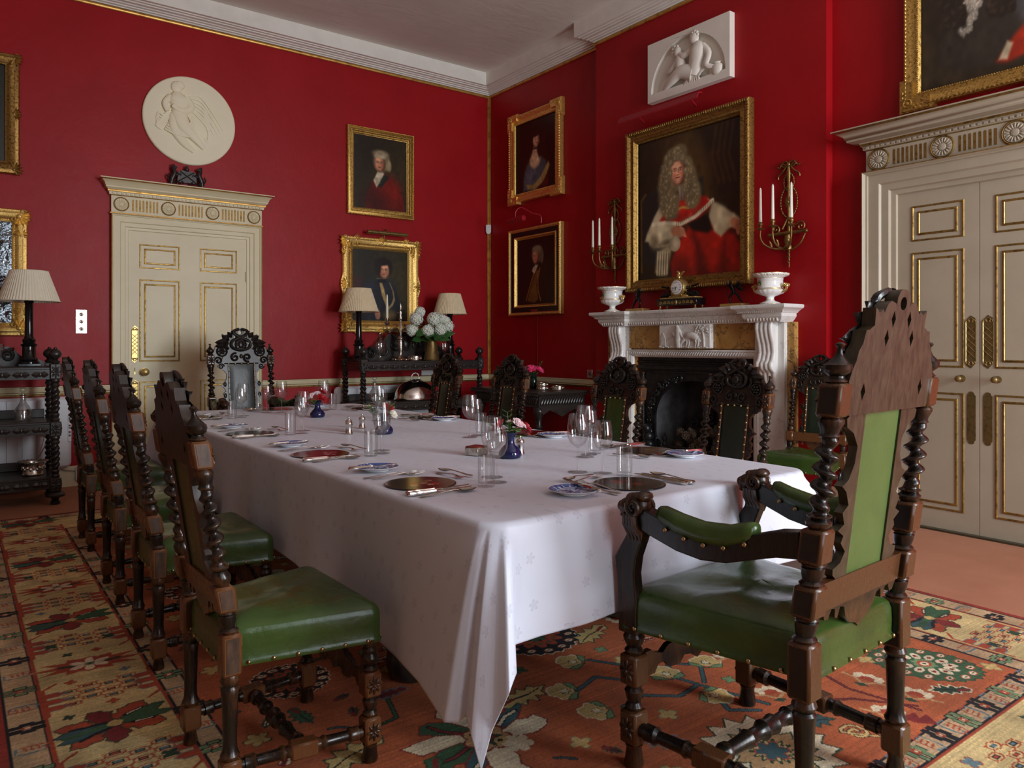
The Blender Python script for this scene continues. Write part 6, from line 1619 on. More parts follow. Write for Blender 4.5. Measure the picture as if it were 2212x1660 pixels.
# ------------------------------------------------------------------ things on the mantelshelf
MZ = 1.497
def urn(u, label):
    r = thing('porcelain_urn', label, 'urn', right_at(-u, MZ, .225) @ RX(-PI / 2))
    gad = lambda a, z: 1 + (.035 * abs(math.cos(9 * a)) if .070 < z < .115 or z < .018 or z > .205 else 0)
    mb = MB().lathe([(.052, 0), (.074, .002), (.076, .008), (.066, .016), (.040, .026), (.030, .034), (.027, .048), (.032, .060), (.060, .070), (.092, .084), (.104, .098), (.106, .108), (.096, .116), (.092, .122), (.092, .195), (.098, .203), (.122, .212), (.134, .224), (.134, .230), (.124, .231), (.110, .226), (.095, .205), (.088, .13), (.05, .09), (.003, .085)], 72, 0, wob=gad)
    mb.build('bowl', MAT['porcelain'], r, angle=50)
    mb = MB()
    for R, z, t in ((.135, .230, .0026), (.107, .112, .002), (.093, .121, .002), (.093, .196, .002), (.031, .034, .0018), (.076, .006, .002)): mb.torus((0, 0, z), R, t, 0, None, 48, 6)
    for i in range(40): a = 2 * PI * i / 40; mb.ell((.129 * math.cos(a), .129 * math.sin(a), .219), (.004, .004, .007), 0, None, 6, 4)
    mb.build('gilt_bands', MAT['giltpaint'], r)
    for s in (-1, 1):
        mb = MB(); mb.tube(smooth_path([(s * .092, 0, .092), (s * .128, 0, .100), (s * .140, 0, .126), (s * .122, 0, .142), (s * .098, 0, .134)]), .009, 8)
        mb.ell((s * .140, 0, .138), (.018, .014, .016)); mb.ell((s * .155, 0, .142), (.010, .008, .008))
        for i in range(3): mb.ell((s * (.122 + .012 * i), .010, .150 - .008 * i), (.008, .006, .008), 0, None, 6, 4); mb.ell((s * (.122 + .012 * i), -.010, .150 - .008 * i), (.008, .006, .008), 0, None, 6, 4)
        mb.build('handle', MAT['giltpaint'], r)
    c = MB()                                            # small painted crest on the bowl
    F = RZ(-.38) @ T(0, -.0925, .158) @ RX(PI / 2)
    c.tube(smooth_path([(-.020, -.010, 0), (-.012, .004, 0), (0, .010, 0), (.012, .004, 0), (.016, -.008, 0), (.024, -.002, 0), (.022, .008, 0)]), [.004 + .002 * math.sin(PI * i / 36) for i in range(37)], 6, 0, F)
    c.box((-.026, -.016, -.001), (.026, -.0135, .0012), 1, F); c.ell((.022, .010, 0), (.004, .004, .002), 1, F, 6, 4)
    for i in range(5): c.tube([(0, .016, 0), (.012 * math.sin((i - 2) * .5), .016 + .012 * math.cos((i - 2) * .5), 0)], .0007, 4, 1, F)
    c.build('painted_crest', [MAT['leafg'], MAT['redbox']], r)
urn(2.310, 'white and gilt porcelain urn on the left end of the mantelshelf')
urn(3.985, 'white and gilt porcelain urn on the right end of the mantelshelf')
ck = thing('mantel_clock', 'black and gilt mantel clock with white dial topped by a gilt bird', 'clock', right_at(-3.105, MZ, .20))
b = MB().box((-.215, .030, -.060), (.215, .082, .060), ch=.004).box((-.225, .078, -.066), (.225, .088, .066), ch=.003).build('plinth', MAT['blackgloss'], ck)
mb = MB()
for s in (-1, 1):
    for i in range(4): mb.tube([(x, y, .062) for x, y, _ in spiral(s * (.04 + .042 * i), .056, .003, .014, i, 1.3 * (1 if i % 2 else -1), 10)], .003, 5)
    mb.tube([(s * .025, .048, .061), (s * .19, .048, .061)], .0025, 5)
mb.ell((0, .056, .062), (.014, .020, .006)); mb.build('gilt_frieze', MAT['brass'], ck)
for sx in (-1, 1):
    for sz in (-1, 1): MB().lathe([(.010, 0), (.012, .006), (.006, .014), (.009, .022), (.010, .032)], 12, 0, T(sx * .19, 0, sz * .045) @ RX(-PI / 2)).build('foot', MAT['brass'], ck)
MB().box((-.19, .088, -.05), (.19, .100, .05), ch=.002).box((-.10, .10, -.04), (.10, .115, .04), ch=.004).build('step', MAT['stone'], ck)
MB().lathe([(.070, -.035), (.074, -.02), (.074, .02), (.068, .034), (.060, .036)], 32, 0, T(0, .182, .018)).build('drum', MAT['brass'], ck)
mb = MB()
for i in range(26): a = 2 * PI * i / 26; mb.ell((.066 * math.cos(a), .182 + .066 * math.sin(a), .052), (.006, .006, .005), 0, None, 6, 4)
for s in (-1, 1): mb.tube(smooth_path([(s * .06, .115, .02), (s * .085, .13, .02), (s * .072, .16, .02)]), .010, 8); acanthus(mb, T(s * .04, .118, .04) @ RZ(-s * 1.2), .035)
mb.build('bezel', MAT['brass'], ck)
MB().lathe([(.060, .0), (.058, .004), (.003, .006)], 40, 0, T(0, .182, .052)).build('dial', MAT['porcelain'], ck)
mb = MB()
ROM = ['XII', 'I', 'II', 'III', 'IIII', 'V', 'VI', 'VII', 'VIII', 'IX', 'X', 'XI']
for hnum, s_ in enumerate(ROM):                          # Roman hour numerals
    a = -2 * PI * hnum / 12; F = T(0, .182, .0585) @ RZ(a) @ T(0, .044, 0); wd = {'I': .0032, 'V': .0062, 'X': .0062}
    tot = sum(wd[c] for c in s_); x = -tot / 2
    for c in s_:
        cx = x + wd[c] / 2; h2 = .0052
        if c == 'I': segs = [((cx, -h2), (cx, h2))]
        elif c == 'V': segs = [((cx - .002, h2), (cx, -h2)), ((cx + .002, h2), (cx, -h2))]
        else: segs = [((cx - .002, h2), (cx + .002, -h2)), ((cx + .002, h2), (cx - .002, -h2))]
        for p0, p1 in segs: mb.tube([(*p0, 0), (*p1, 0)], .00065, 4, 0, F)
        x += wd[c]
for i in range(60): a = 2 * PI * i / 60; mb.box((-.0003, .0535, 0), (.0003, .0555, .0006), 0, T(0, .182, .058) @ RZ(a))
mb.build('numerals', MAT['dgrey'], ck)
for L_, a, w in ((.046, -2 * PI * 43 / 60, .0016), (.030, -2 * PI * (6.72 / 12), .0024)):
    MB().box((-w, -.006, 0), (w, L_, .0012), 0, T(0, .182, .060) @ RZ(a)).ell((0, L_ * .55, .0006), (w * 2.2, .004, .001), 0, T(0, .182, .060) @ RZ(a), 6, 4).build('hand', MAT['dgrey'], ck)
mb = MB(); S = T(0, .258, .015)
limb(mb, [(-.005, 0, 0), (-.012, .024, 0), (-.004, .046, .004), (-.018, .060, .006)], [.010, .018, .013, .008], 0, S); mb.ell((-.024, .060, .006), (.008, .005, .005), 0, S, 8, 5)
for q_, dx in ((1, .060), (-1, .046)):
    for i in range(5): leaf(mb, (0, .036, 0), (dx - .012 * i, .058 - .011 * i, .012 * q_), .010, .005, 0, S)
for i in range(3): leaf(mb, (.0, .01, 0), (.026, -.004 + .008 * i, 0), .008, .004, 0, S)
mb.build('gilt_bird', MAT['brass'], ck)
for s in (-1, 1):                                        # reclining bronze figures either side of the drum
    mb = MB(); S = T(s * .125, .102, .0)
    limb(mb, [(-s * .045, .055, .01), (-s * .03, .030, .01), (s * .01, .020, .012), (s * .045, .034, .012), (s * .075, .012, .012)], [.014, .024, .022, .017, .009], 0, S); mb.ell((-s * .046, .076, .01), (.013, .015, .013), 0, S)
    limb(mb, [(-s * .035, .05, .02), (-s * .012, .062, .024), (s * .012, .075, .02)], [.010, .008, .006], 0, S); mb.tube([(s * .0, .085, .015), (s * .075, .098, .015)], .008, 8, 0, S)
    limb(mb, [(s * .0, .02, .02), (s * .05, .014, .026), (s * .085, .006, .022)], [.016, .012, .008], 0, S)
    mb.build('reclining_figure', MAT['bronze'], ck)
def bronze(u, label, flip):
    r = thing('bronze_statuette', label, 'statuette', right_at(-u, MZ, .19))
    MB().box((-.105, 0, -.05), (.105, .024, .05), ch=.003).build('plinth', MAT['stone'], r)
    mb = MB(); S = T(0, .024, 0) @ SCL(flip, 1, 1)
    limb(mb, [(-.022, .085, 0), (-.040, .045, .01), (-.030, .004, .006)], [.013, .009, .005], 0, S); mb.ell((-.034, .005, .010), (.008, .005, .015), 0, S, 8, 5)
    limb(mb, [(.010, .088, 0), (.040, .050, .0), (.066, .006, -.004)], [.014, .010, .006], 0, S); mb.ell((.072, .005, .0), (.013, .005, .008), 0, S, 8, 5)
    limb(mb, [(-.006, .080, 0), (-.012, .110, .004), (-.024, .140, .010)], [.018, .016, .021], 0, S); mb.ell((-.030, .168, .014), (.012, .014, .013), 0, S)
    limb(mb, [(-.034, .146, .012), (-.058, .150, .016), (-.060, .178, .018)], [.009, .007, .005], 0, S); limb(mb, [(-.012, .146, .0), (.018, .140, -.006), (.030, .168, -.004)], [.009, .007, .005], 0, S)
    for i in range(5): leaf(mb, (.0, .135, -.012), (.030 + .010 * i, .185 - .022 * i, -.030), .012, .004, 0, S)
    mb.tube([(-.062, .178, .018), (-.048, .06, .03)], .0022, 5, 0, S)
    mb.build('figure', MAT['bronze'], r, angle=60)
bronze(2.596, 'black bronze winged statuette on stone plinth, left of the mantel clock', -1)
bronze(3.640, 'black bronze winged statuette on stone plinth, right of the mantel clock', 1)

# ------------------------------------------------------------------ gilt wall sconces with candles
def sconce(u, label, side):
    r = thing('wall_sconce', label, 'sconce', right_at(-u, 2.0, BR))
    mb = MB()
    for s in (-1, 1):                                    # ribbon bow
        mb.torus((s * .030, .555, .015), .024, .006, 0, None, 14, 6, 1.2, .8)
        mb.tube(smooth_path([(s * .02, .545, .014), (s * .055, .560, .018), (s * .075, .535, .012), (s * .095, .545, .012)], 4), .006, 6); mb.tube(smooth_path([(s * .015, .54, .014), (s * .05, .50, .016), (s * .085, .475, .012), (s * .09, .45, .010)], 4), .006, 6)
    mb.ell((0, .55, .018), (.016, .016, .014)); mb.tube([(0, .54, .010), (0, .36, .014), (0, .04, .012)], [.012, .009, .012], 8)
    mb.lathe([(.016, 0), (.010, .05), (.018, .12), (.006, .20)], 10, 0, T(0, .36, .014) @ RX(-PI / 2))
    for (cy, R, sy, n) in ((.42, .042, 1.5, 22), (.27, .070, 1.65, 34)):   # leafy wreaths
        for i in range(n):
            a = 2 * PI * i / n; x, y = R * math.cos(a), cy + R * sy * math.sin(a)
            mb.ell((0, 0, 0), (.0115, .0065, .006), 0, T(x, y, .012) @ RZ(math.atan2(sy * math.cos(a), -math.sin(a)) + .35 * (-1) ** i), 7, 5)
        mb.torus((0, cy, .010), R, .004, 0, None, 24, 5, 1, sy)
    for i in range(18): a = 2 * PI * i / 18; mb.ell((0, 0, 0), (.018, .006, .006), 0, T(.016 * math.cos(a), .27 + .028 * math.sin(a), .016) @ RZ(a), 7, 5)
    mb.ell((0, .27, .012), (.034, .055, .010)); mb.ell((0, .27, .022), (.008, .012, .008))
    mb.lathe([(.010, -.165), (.014, -.16), (.010, -.15), (.012, -.02), (.016, 0), (.012, .02), (.010, .15), (.014, .16), (.010, .165)], 12, 0, T(0, .035, .030) @ RY(PI / 2), wob=lambda a, z: 1 + .1 * math.cos(6 * a))
    for s in (-1, 1): mb.tube([(x, y, .02) for x, y, _ in spiral(s * .105, .075, .006, .040, 0, s * 1.4, 16)], .007, 6); mb.tube(smooth_path([(s * .14, .02, .02), (s * .10, -.05, .02), (s * .03, -.09, .02)]), .007, 6); mb.tube([(0, .16, .014), (s * .05, .07, .02)], .007, 6)
    mb.lathe([(.030, -.09), (.034, -.075), (.022, -.05), (.030, -.02), (.024, .02)], 12, 0, T(0, 0, .022) @ RX(-PI / 2))
    for y, w in ((-.115, .018), (-.150, .020), (-.185, .012)):
        mb.ell((0, y, .012), (.007, .012, .007), 0, None, 8, 6)
        for s in (-1, 1): leaf(mb, (0, y, .012), (s * w, y + .012, .016), .006, .004)
    mb.tube([(0, -.08, .012), (0, -.222, .010)], [.008, .003], 8)
    mb.build('back_plate', MAT['ormolu'], r, angle=60)
    for cx, cz in ((-.137, .17), (0, .215), (.123, .17)):
        mb = MB(); dx, dz = cx, cz - .03
        mb.tube(smooth_path([(0, -.07, .03), (cx * .35, -.085, .03 + dz * .45), (cx * .8, -.055, .03 + dz * .85), (cx, .0, cz), (cx, .058, cz)], 6), [.009 - .0001 * i for i in range(25)], 8)
        leaf(mb, (cx * .55, -.075, .03 + dz * .6), (cx * .62, -.02, .03 + dz * .72), .010, .006)
        mb.lathe([(.008, .055), (.012, .062), (.034, .068), (.036, .072), (.012, .078), (.010, .086), (.018, .094), (.020, .108), (.014, .114), (.016, .120), (.010, .121)], 18, 0, T(cx, 0, cz) @ RX(-PI / 2))
        arm = mb.build('candle_arm', MAT['ormolu'], r, angle=60)
        cd = thing('candle', 'white tapered candle, %s of the three on the sconce %s of the robed portrait' % ('leftmost' if cx < 0 else 'middle' if cx == 0 else 'rightmost', side), 'candle', right_at(-u, 2.0, BR) @ T(cx, .114, cz) @ RX(-PI / 2), 'candles on the wall sconces')
        MB().lathe([(.0125, 0), (.0115, .05), (.0085, .245), (.006, .258), (.002, .264)], 16).build('wax', MAT['candle'], cd)
        MB().lathe([(.0012, .262), (.0010, .274)], 6).build('wick', MAT['dgrey'], cd)
sconce(2.210, 'gilt bronze three-candle wall sconce left of the large robed portrait', 'left')
sconce(4.055, 'gilt bronze three-candle wall sconce right of the large robed portrait', 'right')
# ------------------------------------------------------------------ buffets and side table
def carved_strip(mb, x0, x1, y, z0, z1, fwd=-1):
    """run of lozenge leaves along a front rail"""
    n = max(int((x1 - x0) / .11), 1); zc = (z0 + z1) / 2; h = (z1 - z0) * .36
    for i in range(n):
        xc = x0 + (x1 - x0) * (i + .5) / n; w = (x1 - x0) / n
        for s in (-1, 1): leaf(mb, (xc, y, zc), (xc + s * w * .46, y + fwd * .004, zc), h, .008, 0, None, 0, (0, fwd, 0))
        mb.ell((xc, y + fwd * .006, zc), (.010, .008, h * .8), 0, None, 8, 6)
    mb.box((x0, y + fwd * .004, z1 - .008), (x1, y, z1)); mb.box((x0, y + fwd * .004, z0), (x1, y, z0 + .008))
def buffet(x0, x1, y_front, y_back, label):
    cx = (x0 + x1) / 2; W = x1 - x0; D = abs(y_front - y_back)
    r = thing('buffet', label, 'buffet', T(cx, y_back, 0)); h = .036
    for sx in (-1, 1):
        for yy in (-h, -D + h):
            mb = MB(); x = sx * (W / 2 - h); L = T(x, yy, 0)
            mb.lathe([(.030, 0), (.034, .02), (.022, .035), (.030, .05), (.060, .060), (.064, .075), (.050, .092), (.034, .098)], 24, 0, L, wob=lambda a, z: 1 + (.06 * abs(math.sin(6 * a)) if z > .05 else 0))
            for za, zb in ((.098, .200), (.512, .622), (.940, 1.056)):
                mb.box((x - h, yy - h, za), (x + h, yy + h, zb), 0, None, .006)
                rosette(mb, T(x, yy - h, (za + zb) / 2) @ RX(PI / 2), h * 1.75, (zb - za) * .85); rosette(mb, T(x + sx * h, yy, (za + zb) / 2) @ RY(sx * PI / 2), (zb - za) * .85, h * 1.75)
            for za, zb in ((.200, .512), (.622, .940)):
                mb.lathe([(.026, za), (.032, za + .014), (.022, za + .03), (.030, za + .05), (.026, za + .06)], 16, 0, L); mb.lathe([(.026, zb - .06), (.032, zb - .046), (.024, zb - .03), (.033, zb - .014), (.030, zb)], 16, 0, L)
                barley(mb, za + .055, zb - .055, .022, .010, .085, x, yy, 0, hand=sx); barley(mb, za + .055, zb - .055, .022, .010, .085, x, yy, PI, hand=sx)
            mb.lathe([(.022, 1.056), (.030, 1.062), (.034, 1.074), (.018, 1.086), (.022, 1.094), (.038, 1.112), (.042, 1.130), (.034, 1.150), (.018, 1.164), (.012, 1.168), (.012, 1.174), (.004, 1.180)], 20, 0, L, wob=lambda a, z: 1 + (.08 * abs(math.sin(4 * a)) if 1.10 < z < 1.166 else 0))
            mb.build('corner_post', MAT['ebony'], r)
    for z in (.155, .565, .975):
        mb = MB().box((-W / 2 + .02, -D + .02, z + .035), (W / 2 - .02, -.02, z + .057), 0, None, .006)
        mb.box((-W / 2 + .07, -D + .018, z - .035), (W / 2 - .07, -D + .040, z + .038)); carved_strip(mb, -W / 2 + .075, W / 2 - .075, -D + .018, z - .032, z + .034)
        for s in (-1, 1): mb.box((s * (W / 2 - .018), -D + .07, z - .035), (s * (W / 2 - .040), -.07, z + .038))
        mb.build('shelf', MAT['ebony'], r)
        if z < .9: MB().box((-W / 2 + .07, -.045, z + .057), (W / 2 - .07, -.030, z + .125), 0, None, .004).build('back_gallery', MAT['ebony'], r)
    # carved scroll cresting along the back of the top shelf
    g = [(0, .30), (.06, .305), (.10, .27), (.13, .26), (.17, .285), (.22, .27), (.27, .20), (.30, .15), (.35, .13), (.41, .155), (.46, .12), (.50, .075), (.56, .105), (.60, .06), (W / 2 - .07, .03), (W / 2 - .07, 0)]
    g = [p for p in g if p[0] <= W / 2 - .06]
    mb = MB().plate([(x, z) for x, z in g[::-1]] [::-1] + [(-x, z) for x, z in g[::-1]][:-1], -.012, .012, m=0, M=T(0, -.055, 1.032) @ RX(PI / 2))
    F = T(0, -.068, 1.032) @ RX(PI / 2) @ SCL(1, 1, 1)
    for s in (-1, 1):
        for px, pz, rr, tn in ((.11, .17, .075, 1.5), (.27, .09, .055, -1.5), (.41, .08, .045, 1.4), (.53, .045, .032, -1.4)):
            mb.tube([(x, z, .006) for x, z, _ in spiral(s * px, pz, .010, rr, 0, s * tn, 26)], .013, 8, 0, F)
            leaf(mb, (s * px, pz + rr * .6, .008), (s * (px + rr), pz + rr * 1.4, .014), .022, .012, 0, F)
    mb.ell((0, .18, .010), (.05, .075, .02), 0, F); mb.torus((0, .18, .012), .055, .010, 0, F, 24, 6, 1, 1.35)
    mb.build('carved_cresting', MAT['ebony'], r)
    return r
buffet(-1.955, -.515, -.64, -.155, 'black carved three-tier buffet under the navy-coated man\'s portrait')
buffet(-5.92, -4.470, -.80, -.30, 'black carved three-tier buffet under the mirror, left of the single door')
st = thing('side_table', 'small black carved side table between corner and fireplace', 'side table', T(-.385, -1.245, 0))
mb = MB().box((-.325, -.575, .722), (.325, .575, .748), ch=.006)
for s in (-1, 1):
    for i in range(46): mb.ell((-.318 + .636 * (i + .5) / 46 if False else -.322, -.57 + 1.14 * (i + .5) / 46, .715), (.014, .011, .012), 0, None, 6, 4) if s < 0 else None
for i in range(22): mb.ell((-.31 + .62 * (i + .5) / 22, -.572, .715), (.011, .014, .012), 0, None, 6, 4)
mb.build('top', MAT['ebony'], st)
mb = MB().box((-.29, -.54, .60), (.29, .54, .712))
for i in range(16):
    x = -.27 + .54 * (i + .5) / 16; mb.ell((0, 0, 0), (.013, .012, .045), 0, T(x, -.545, .655) @ RY(.45), 8, 6)
for i in range(34): y = -.52 + 1.04 * (i + .5) / 34; mb.ell((0, 0, 0), (.012, .013, .045), 0, T(-.295, y, .655) @ RX(.45), 8, 6)
mb.plate([(-.28, 0), (-.24, -.07), (-.16, -.03), (-.08, -.06), (0, -.10), (.08, -.06), (.16, -.03), (.24, -.07), (.28, 0)], -.01, .01, M=T(0, -.535, .60) @ RX(PI / 2))
mb.build('apron', MAT['ebony'], st)
for sx in (-1, 1):
    for sy in (-1, 1):
        gd = lambda a, z: 1 + (.09 * abs(math.sin(6 * a)) if .12 < z < .42 else 0)
        MB().lathe([(.030, .0), (.042, .02), (.044, .06), (.026, .09), (.036, .11), (.030, .13), (.055, .17), (.068, .25), (.056, .33), (.030, .38), (.040, .41), (.028, .44), (.034, .50), (.050, .55), (.052, .60)], 28, 0, wob=gd).ell((0, 0, .56), (.055, .055, .05)).build('leg', MAT['ebony'], st).location = (sx * .25, sy * .49, 0)

# ------------------------------------------------------------------ table lamps
def lamp(x, y, z, label, shade, sh=.235, rb=.195, rt=.120):
    r = thing('table_lamp', label, 'lamp', T(x, y, z))
    MB().box((-.075, -.075, 0), (.075, .075, .022), 0, None, .004).lathe([(.070, .022), (.070, .032), (.056, .042), (.060, .052), (.046, .07), (.044, .15), (.052, .156), (.056, .168), (.040, .178), (.046, .20), (.034, .215), (.030, .23), (.0265, .48), (.032, .488), (.034, .498), (.020, .51), (.010, .53)], 24).build('column', MAT['blackgloss'], r)
    zb = .495; n = 120
    def ring(R, zz, amp): return [((R + (amp if i % 2 else 0)) * math.cos(2 * PI * i / n), (R + (amp if i % 2 else 0)) * math.sin(2 * PI * i / n), zz) for i in range(n)]
    MB().rings([ring(rb, zb, .004), ring(rt, zb + sh, .003), ring(rt - .004, zb + sh - .002, .003), ring(rb - .006, zb + .002, .004), ring(rb, zb, .004)], 0, None, False, False).torus((0, 0, zb + .003), rb + .003, .004, 0, None, 60, 6).torus((0, 0, zb + sh - .002), rt + .003, .003, 0, None, 60, 6).build('lamp_shade', shade, r, angle=20)
    MB().lathe([(.012, .53), (.012, .57), (.028, .62), (.026, .66), (.004, .69)], 12).build('bulb', MAT['plastic'], r)
lamp(-1.850, -.36, 1.033, 'black column table lamp with cream pleated shade on the buffet\'s left end', MAT['shade'])
lamp(-.775, -.36, 1.033, 'black column table lamp with cream pleated shade behind the white hydrangeas', MAT['shade'], .225, .180, .115)
lamp(-4.655, -.52, 1.033, 'black column table lamp with pale pleated shade beside the gilt mirror', MAT['shadel'], .235, .205, .125)

# ------------------------------------------------------------------ glass, silver and flowers
def lathe_thing(name, label, cat, loc, prof, mat, part='body', seg=32, group=None, wob=None):
    r = thing(name, label, cat, T(*loc), group); MB().lathe(prof, seg, 0, wob=wob).build(part, mat, r, angle=50); return r
facet = lambda a, z: 1 + .02 * math.cos(16 * a)
def sweetmeat(x, y, label):
    r = thing('glass_jar', label, 'jar', T(x, y, 1.033)); G = MAT['cutglass']
    MB().box((-.048, -.048, 0), (.048, .048, .010), 0, None, .003).lathe([(.044, .010), (.030, .020), (.016, .03), (.020, .045), (.014, .058), (.026, .066), (.050, .085), (.058, .12), (.060, .16), (.057, .175), (.054, .175), (.054, .12), (.03, .08), (.002, .075)], 32, 0, None, True, facet).build('bowl', G, r)
    MB().lathe([(.064, .176), (.064, .181), (.056, .195), (.034, .235), (.018, .255), (.010, .262), (.014, .272), (.012, .286), (.003, .292)], 32, 0, None, True, facet).build('lid', G, r)
sweetmeat(-1.655, -.44, 'cut glass lidded jar on the buffet between left lamp and silver candelabrum'); sweetmeat(-.885, -.42, 'cut glass lidded jar on the buffet behind the brass vase')
cb = thing('candelabrum', 'silver branched candelabrum holding one candle on the buffet', 'candelabrum', T(-1.40, -.40, 1.033) @ RZ(.35))
mb = MB().lathe([(.085, 0), (.088, .006), (.074, .016), (.050, .022), (.036, .036), (.020, .05), (.016, .07), (.022, .10), (.026, .19), (.020, .215), (.032, .225), (.030, .24), (.016, .255)], 24, 0, None, True, lambda a, z: 1 + .06 * math.cos(8 * a) * (z < .05))
for i in range(8): a = i * PI / 4; mb.ell((.078 * math.cos(a), .078 * math.sin(a), .012), (.014, .014, .012), 0, None, 8, 5)
mb.build('stem', MAT['silverw'], cb)
mb = MB().tube(smooth_path([(0, 0, .255), (0, 0, .42), (.0, 0, .48)]), [.010] * 13, 8).lathe([(.012, .42), (.020, .44), (.010, .47), (.018, .50), (.008, .53), (.012, .56), (.003, .60)], 10)
for k in range(6): a = k * 1.05; leaf(mb, (0, 0, .44 + .015 * k), (.034 * math.cos(a), .034 * math.sin(a), .46 + .018 * k), .012, .004)
mb.build('flame_finial', MAT['silverw'], cb)
for s in (-1, 1):
    mb = MB().tube(smooth_path([(0, 0, .27), (s * .05, 0, .33), (s * .12, -.01, .33), (s * .19, -.02, .29), (s * .235, -.03, .31), (s * .235, -.03, .37)], 5), .0075, 8)
    for px, pz in ((.06, .345), (.15, .30), (.20, .285)): leaf(mb, (s * px, -.01, pz), (s * (px + .035), -.02, pz + .03), .010, .005); leaf(mb, (s * px, -.01, pz), (s * (px - .02), -.02, pz + .035), .010, .005)
    for k in range(7): a = k * .9; mb.ell((s * .235 + .018 * math.cos(a), -.03 + .018 * math.sin(a), .37 + .01 * (k % 3)), (.010, .010, .012), 0, None, 6, 5)
    mb.lathe([(.012, .36), (.030, .385), (.012, .395), (.018, .41), (.020, .435), (.012, .436)], 14, 0, T(s * .235, -.03, 0)); mb.build('branch', MAT['silverw'], cb)
cd = thing('candle', 'white tapered candle in the silver candelabrum on the buffet', 'candle', T(-1.6106, -.5088, 1.466)); MB().lathe([(.013, 0), (.012, .1), (.008, .225), (.002, .24)], 14).build('wax', MAT['candle'], cd); MB().lathe([(.001, .238), (.001, .25)], 6).build('wick', MAT['dgrey'], cd)
def coaster(x, y, z, label, r0=.060, h=.045, mat='silverw', group=None):
    r = thing('wine_coaster', label, 'coaster', T(x, y, z), group); mb = MB().lathe([(r0, 0), (r0 + .002, .004), (r0, .008), (r0, h - .006), (r0 + .004, h - .003), (r0 + .002, h), (r0 - .004, h - .003), (r0 - .004, .006), (.003, .005)], 36)
    for i in range(18): a = 2 * PI * i / 18; mb.torus((0, 0, 0), .008, .002, 0, RZ(a) @ T(r0 + .001, 0, h * .5) @ RY(PI / 2), 10, 5)
    mb.build('gallery', MAT[mat], r)
coaster(-1.265, -.46, 1.033, 'pierced silver wine coaster on the buffet beside the brass vase', .070, .050)
coaster(-.40, -1.50, .749, 'silver coaster, lower of the stacked pair on the small black side table', .058, .035); coaster(-.40, -1.50, .785, 'silver coaster, upper of the stacked pair on the small black side table', .058, .035); coaster(-.29, -1.61, .749, 'single silver coaster beside the stacked pair on the small black side table', .062, .042)
def petals_head(mb, c, R, n, seed, m=0, pr=.017):
    q = random.Random(seed); C = Vector(c)
    mb.ell(c, (R * .82,) * 3, m, None, 12, 8)
    for i in range(n):
        z = 1 - 2 * (i + .5) / n; a = i * 2.39996; s = math.sqrt(1 - z * z); d = Vector((s * math.cos(a), s * math.sin(a), z)) ; p = C + d * R * q.uniform(.84, 1.0)
        F = T(*p) @ d.to_track_quat('Z', 'Y').to_matrix().to_4x4() @ RZ(q.uniform(0, 6))
        for k in range(4): mb.ell((0, 0, 0), (pr * .55, pr * .42, pr * .16), m, F @ RZ(k * PI / 2) @ T(pr * .52, 0, 0) @ RY(-.25), 6, 4)
vz = thing('brass_vase', 'conical brass vase standing on the buffet', 'vase', T(-1.075, -.48, 1.033)); MB().lathe([(.082, 0), (.084, .008), (.079, .014), (.052, .20), (.042, .262), (.044, .268), (.036, .266), (.034, .20), (.02, .05), (.003, .04)], 32).build('body', MAT['olbrass'], vz)
hy = [(-.155, -.02, .455, .070), (-.185, .01, .335, .064), (-.06, -.06, .330, .066), (.015, -.04, .455, .078), (.065, -.07, .345, .066), (.165, -.02, .380, .072), (.125, .03, .455, .060), (-.085, .05, .53, .056), (.15, .0, .44, .055)]
hy = [(x * 1.18 - .012, y, z - .022, R) for x, y, z, R in hy]
for i, (dx, dy, dz, R) in enumerate(hy):
    nm = ['upper left', 'lowest left', 'low centre-left', 'large central', 'low centre-right', 'lower right', 'upper right back', 'topmost greenish', 'upper right front'][i]
    f = thing('hydrangea', 'white hydrangea head in the brass vase, %s bloom' % nm, 'flower', T(-1.075, -.48, 1.033), 'hydrangeas in the brass vase')
    mb = MB(); petals_head(mb, (dx, dy, dz), R, 62, i); mb.build('flower_head', MAT['hydra'], f)
    mb = MB().tube(smooth_path([(dx * .08, dy * .1, .10), (dx * .15, dy * .2, .27), (dx * .6, dy * .7, dz * .82), (dx, dy, dz - R * .6)]), .004, 6)
    if i not in (7,): 
        for s in (-1, 1): leaf(mb, (dx * .5, dy * .6, dz * .74), (dx * .75 + s * .085, dy - .085, dz * .74 - .06 + .045 * (i % 3)), .042, .004, 0, None, -.02, (0, -1, .5))
    mb.build('stem', MAT['leafd'], f)
cl = thing('dish_cover', 'large domed silver dish cover on the buffet\'s middle shelf', 'dish cover', T(-1.225, -.40, .623))
mb = MB().lathe([(.20, 0), (.205, .008), (.198, .018), (.196, .026), (.192, .05), (.178, .10), (.150, .145), (.105, .180), (.05, .198), (.003, .204)], 48, 0, SCL(1.18, .92, 1)); mb.build('dome', MAT['silver'], cl, angle=60)
mb = MB()
for i in range(9): a = PI * i / 8; mb.ell((.042 * math.cos(a), 0, .238 + .040 * math.sin(a)), (.012, .010, .012), 0, None, 8, 6)
for i in range(10): a = 2 * PI * i / 10; leaf(mb, (0, 0, .203), (.060 * math.cos(a), .045 * math.sin(a), .204), .014, .008)
mb.tube([(.042, 0, .205), (.044, 0, .24)], .008, 8).tube([(-.042, 0, .205), (-.044, 0, .24)], .008, 8).build('handle', MAT['silverw'], cl)
MB().lathe([(.25, 0), (.25, .004), (.003, .005)], 40, 0, SCL(1.0, .78, 1) ).build('tray', MAT['ebony'], tag(thing('tray', 'dark round tray on the left of the buffet\'s middle shelf', 'tray', T(-1.765, -.42, .622) @ SCL(.5, .6, 1))))
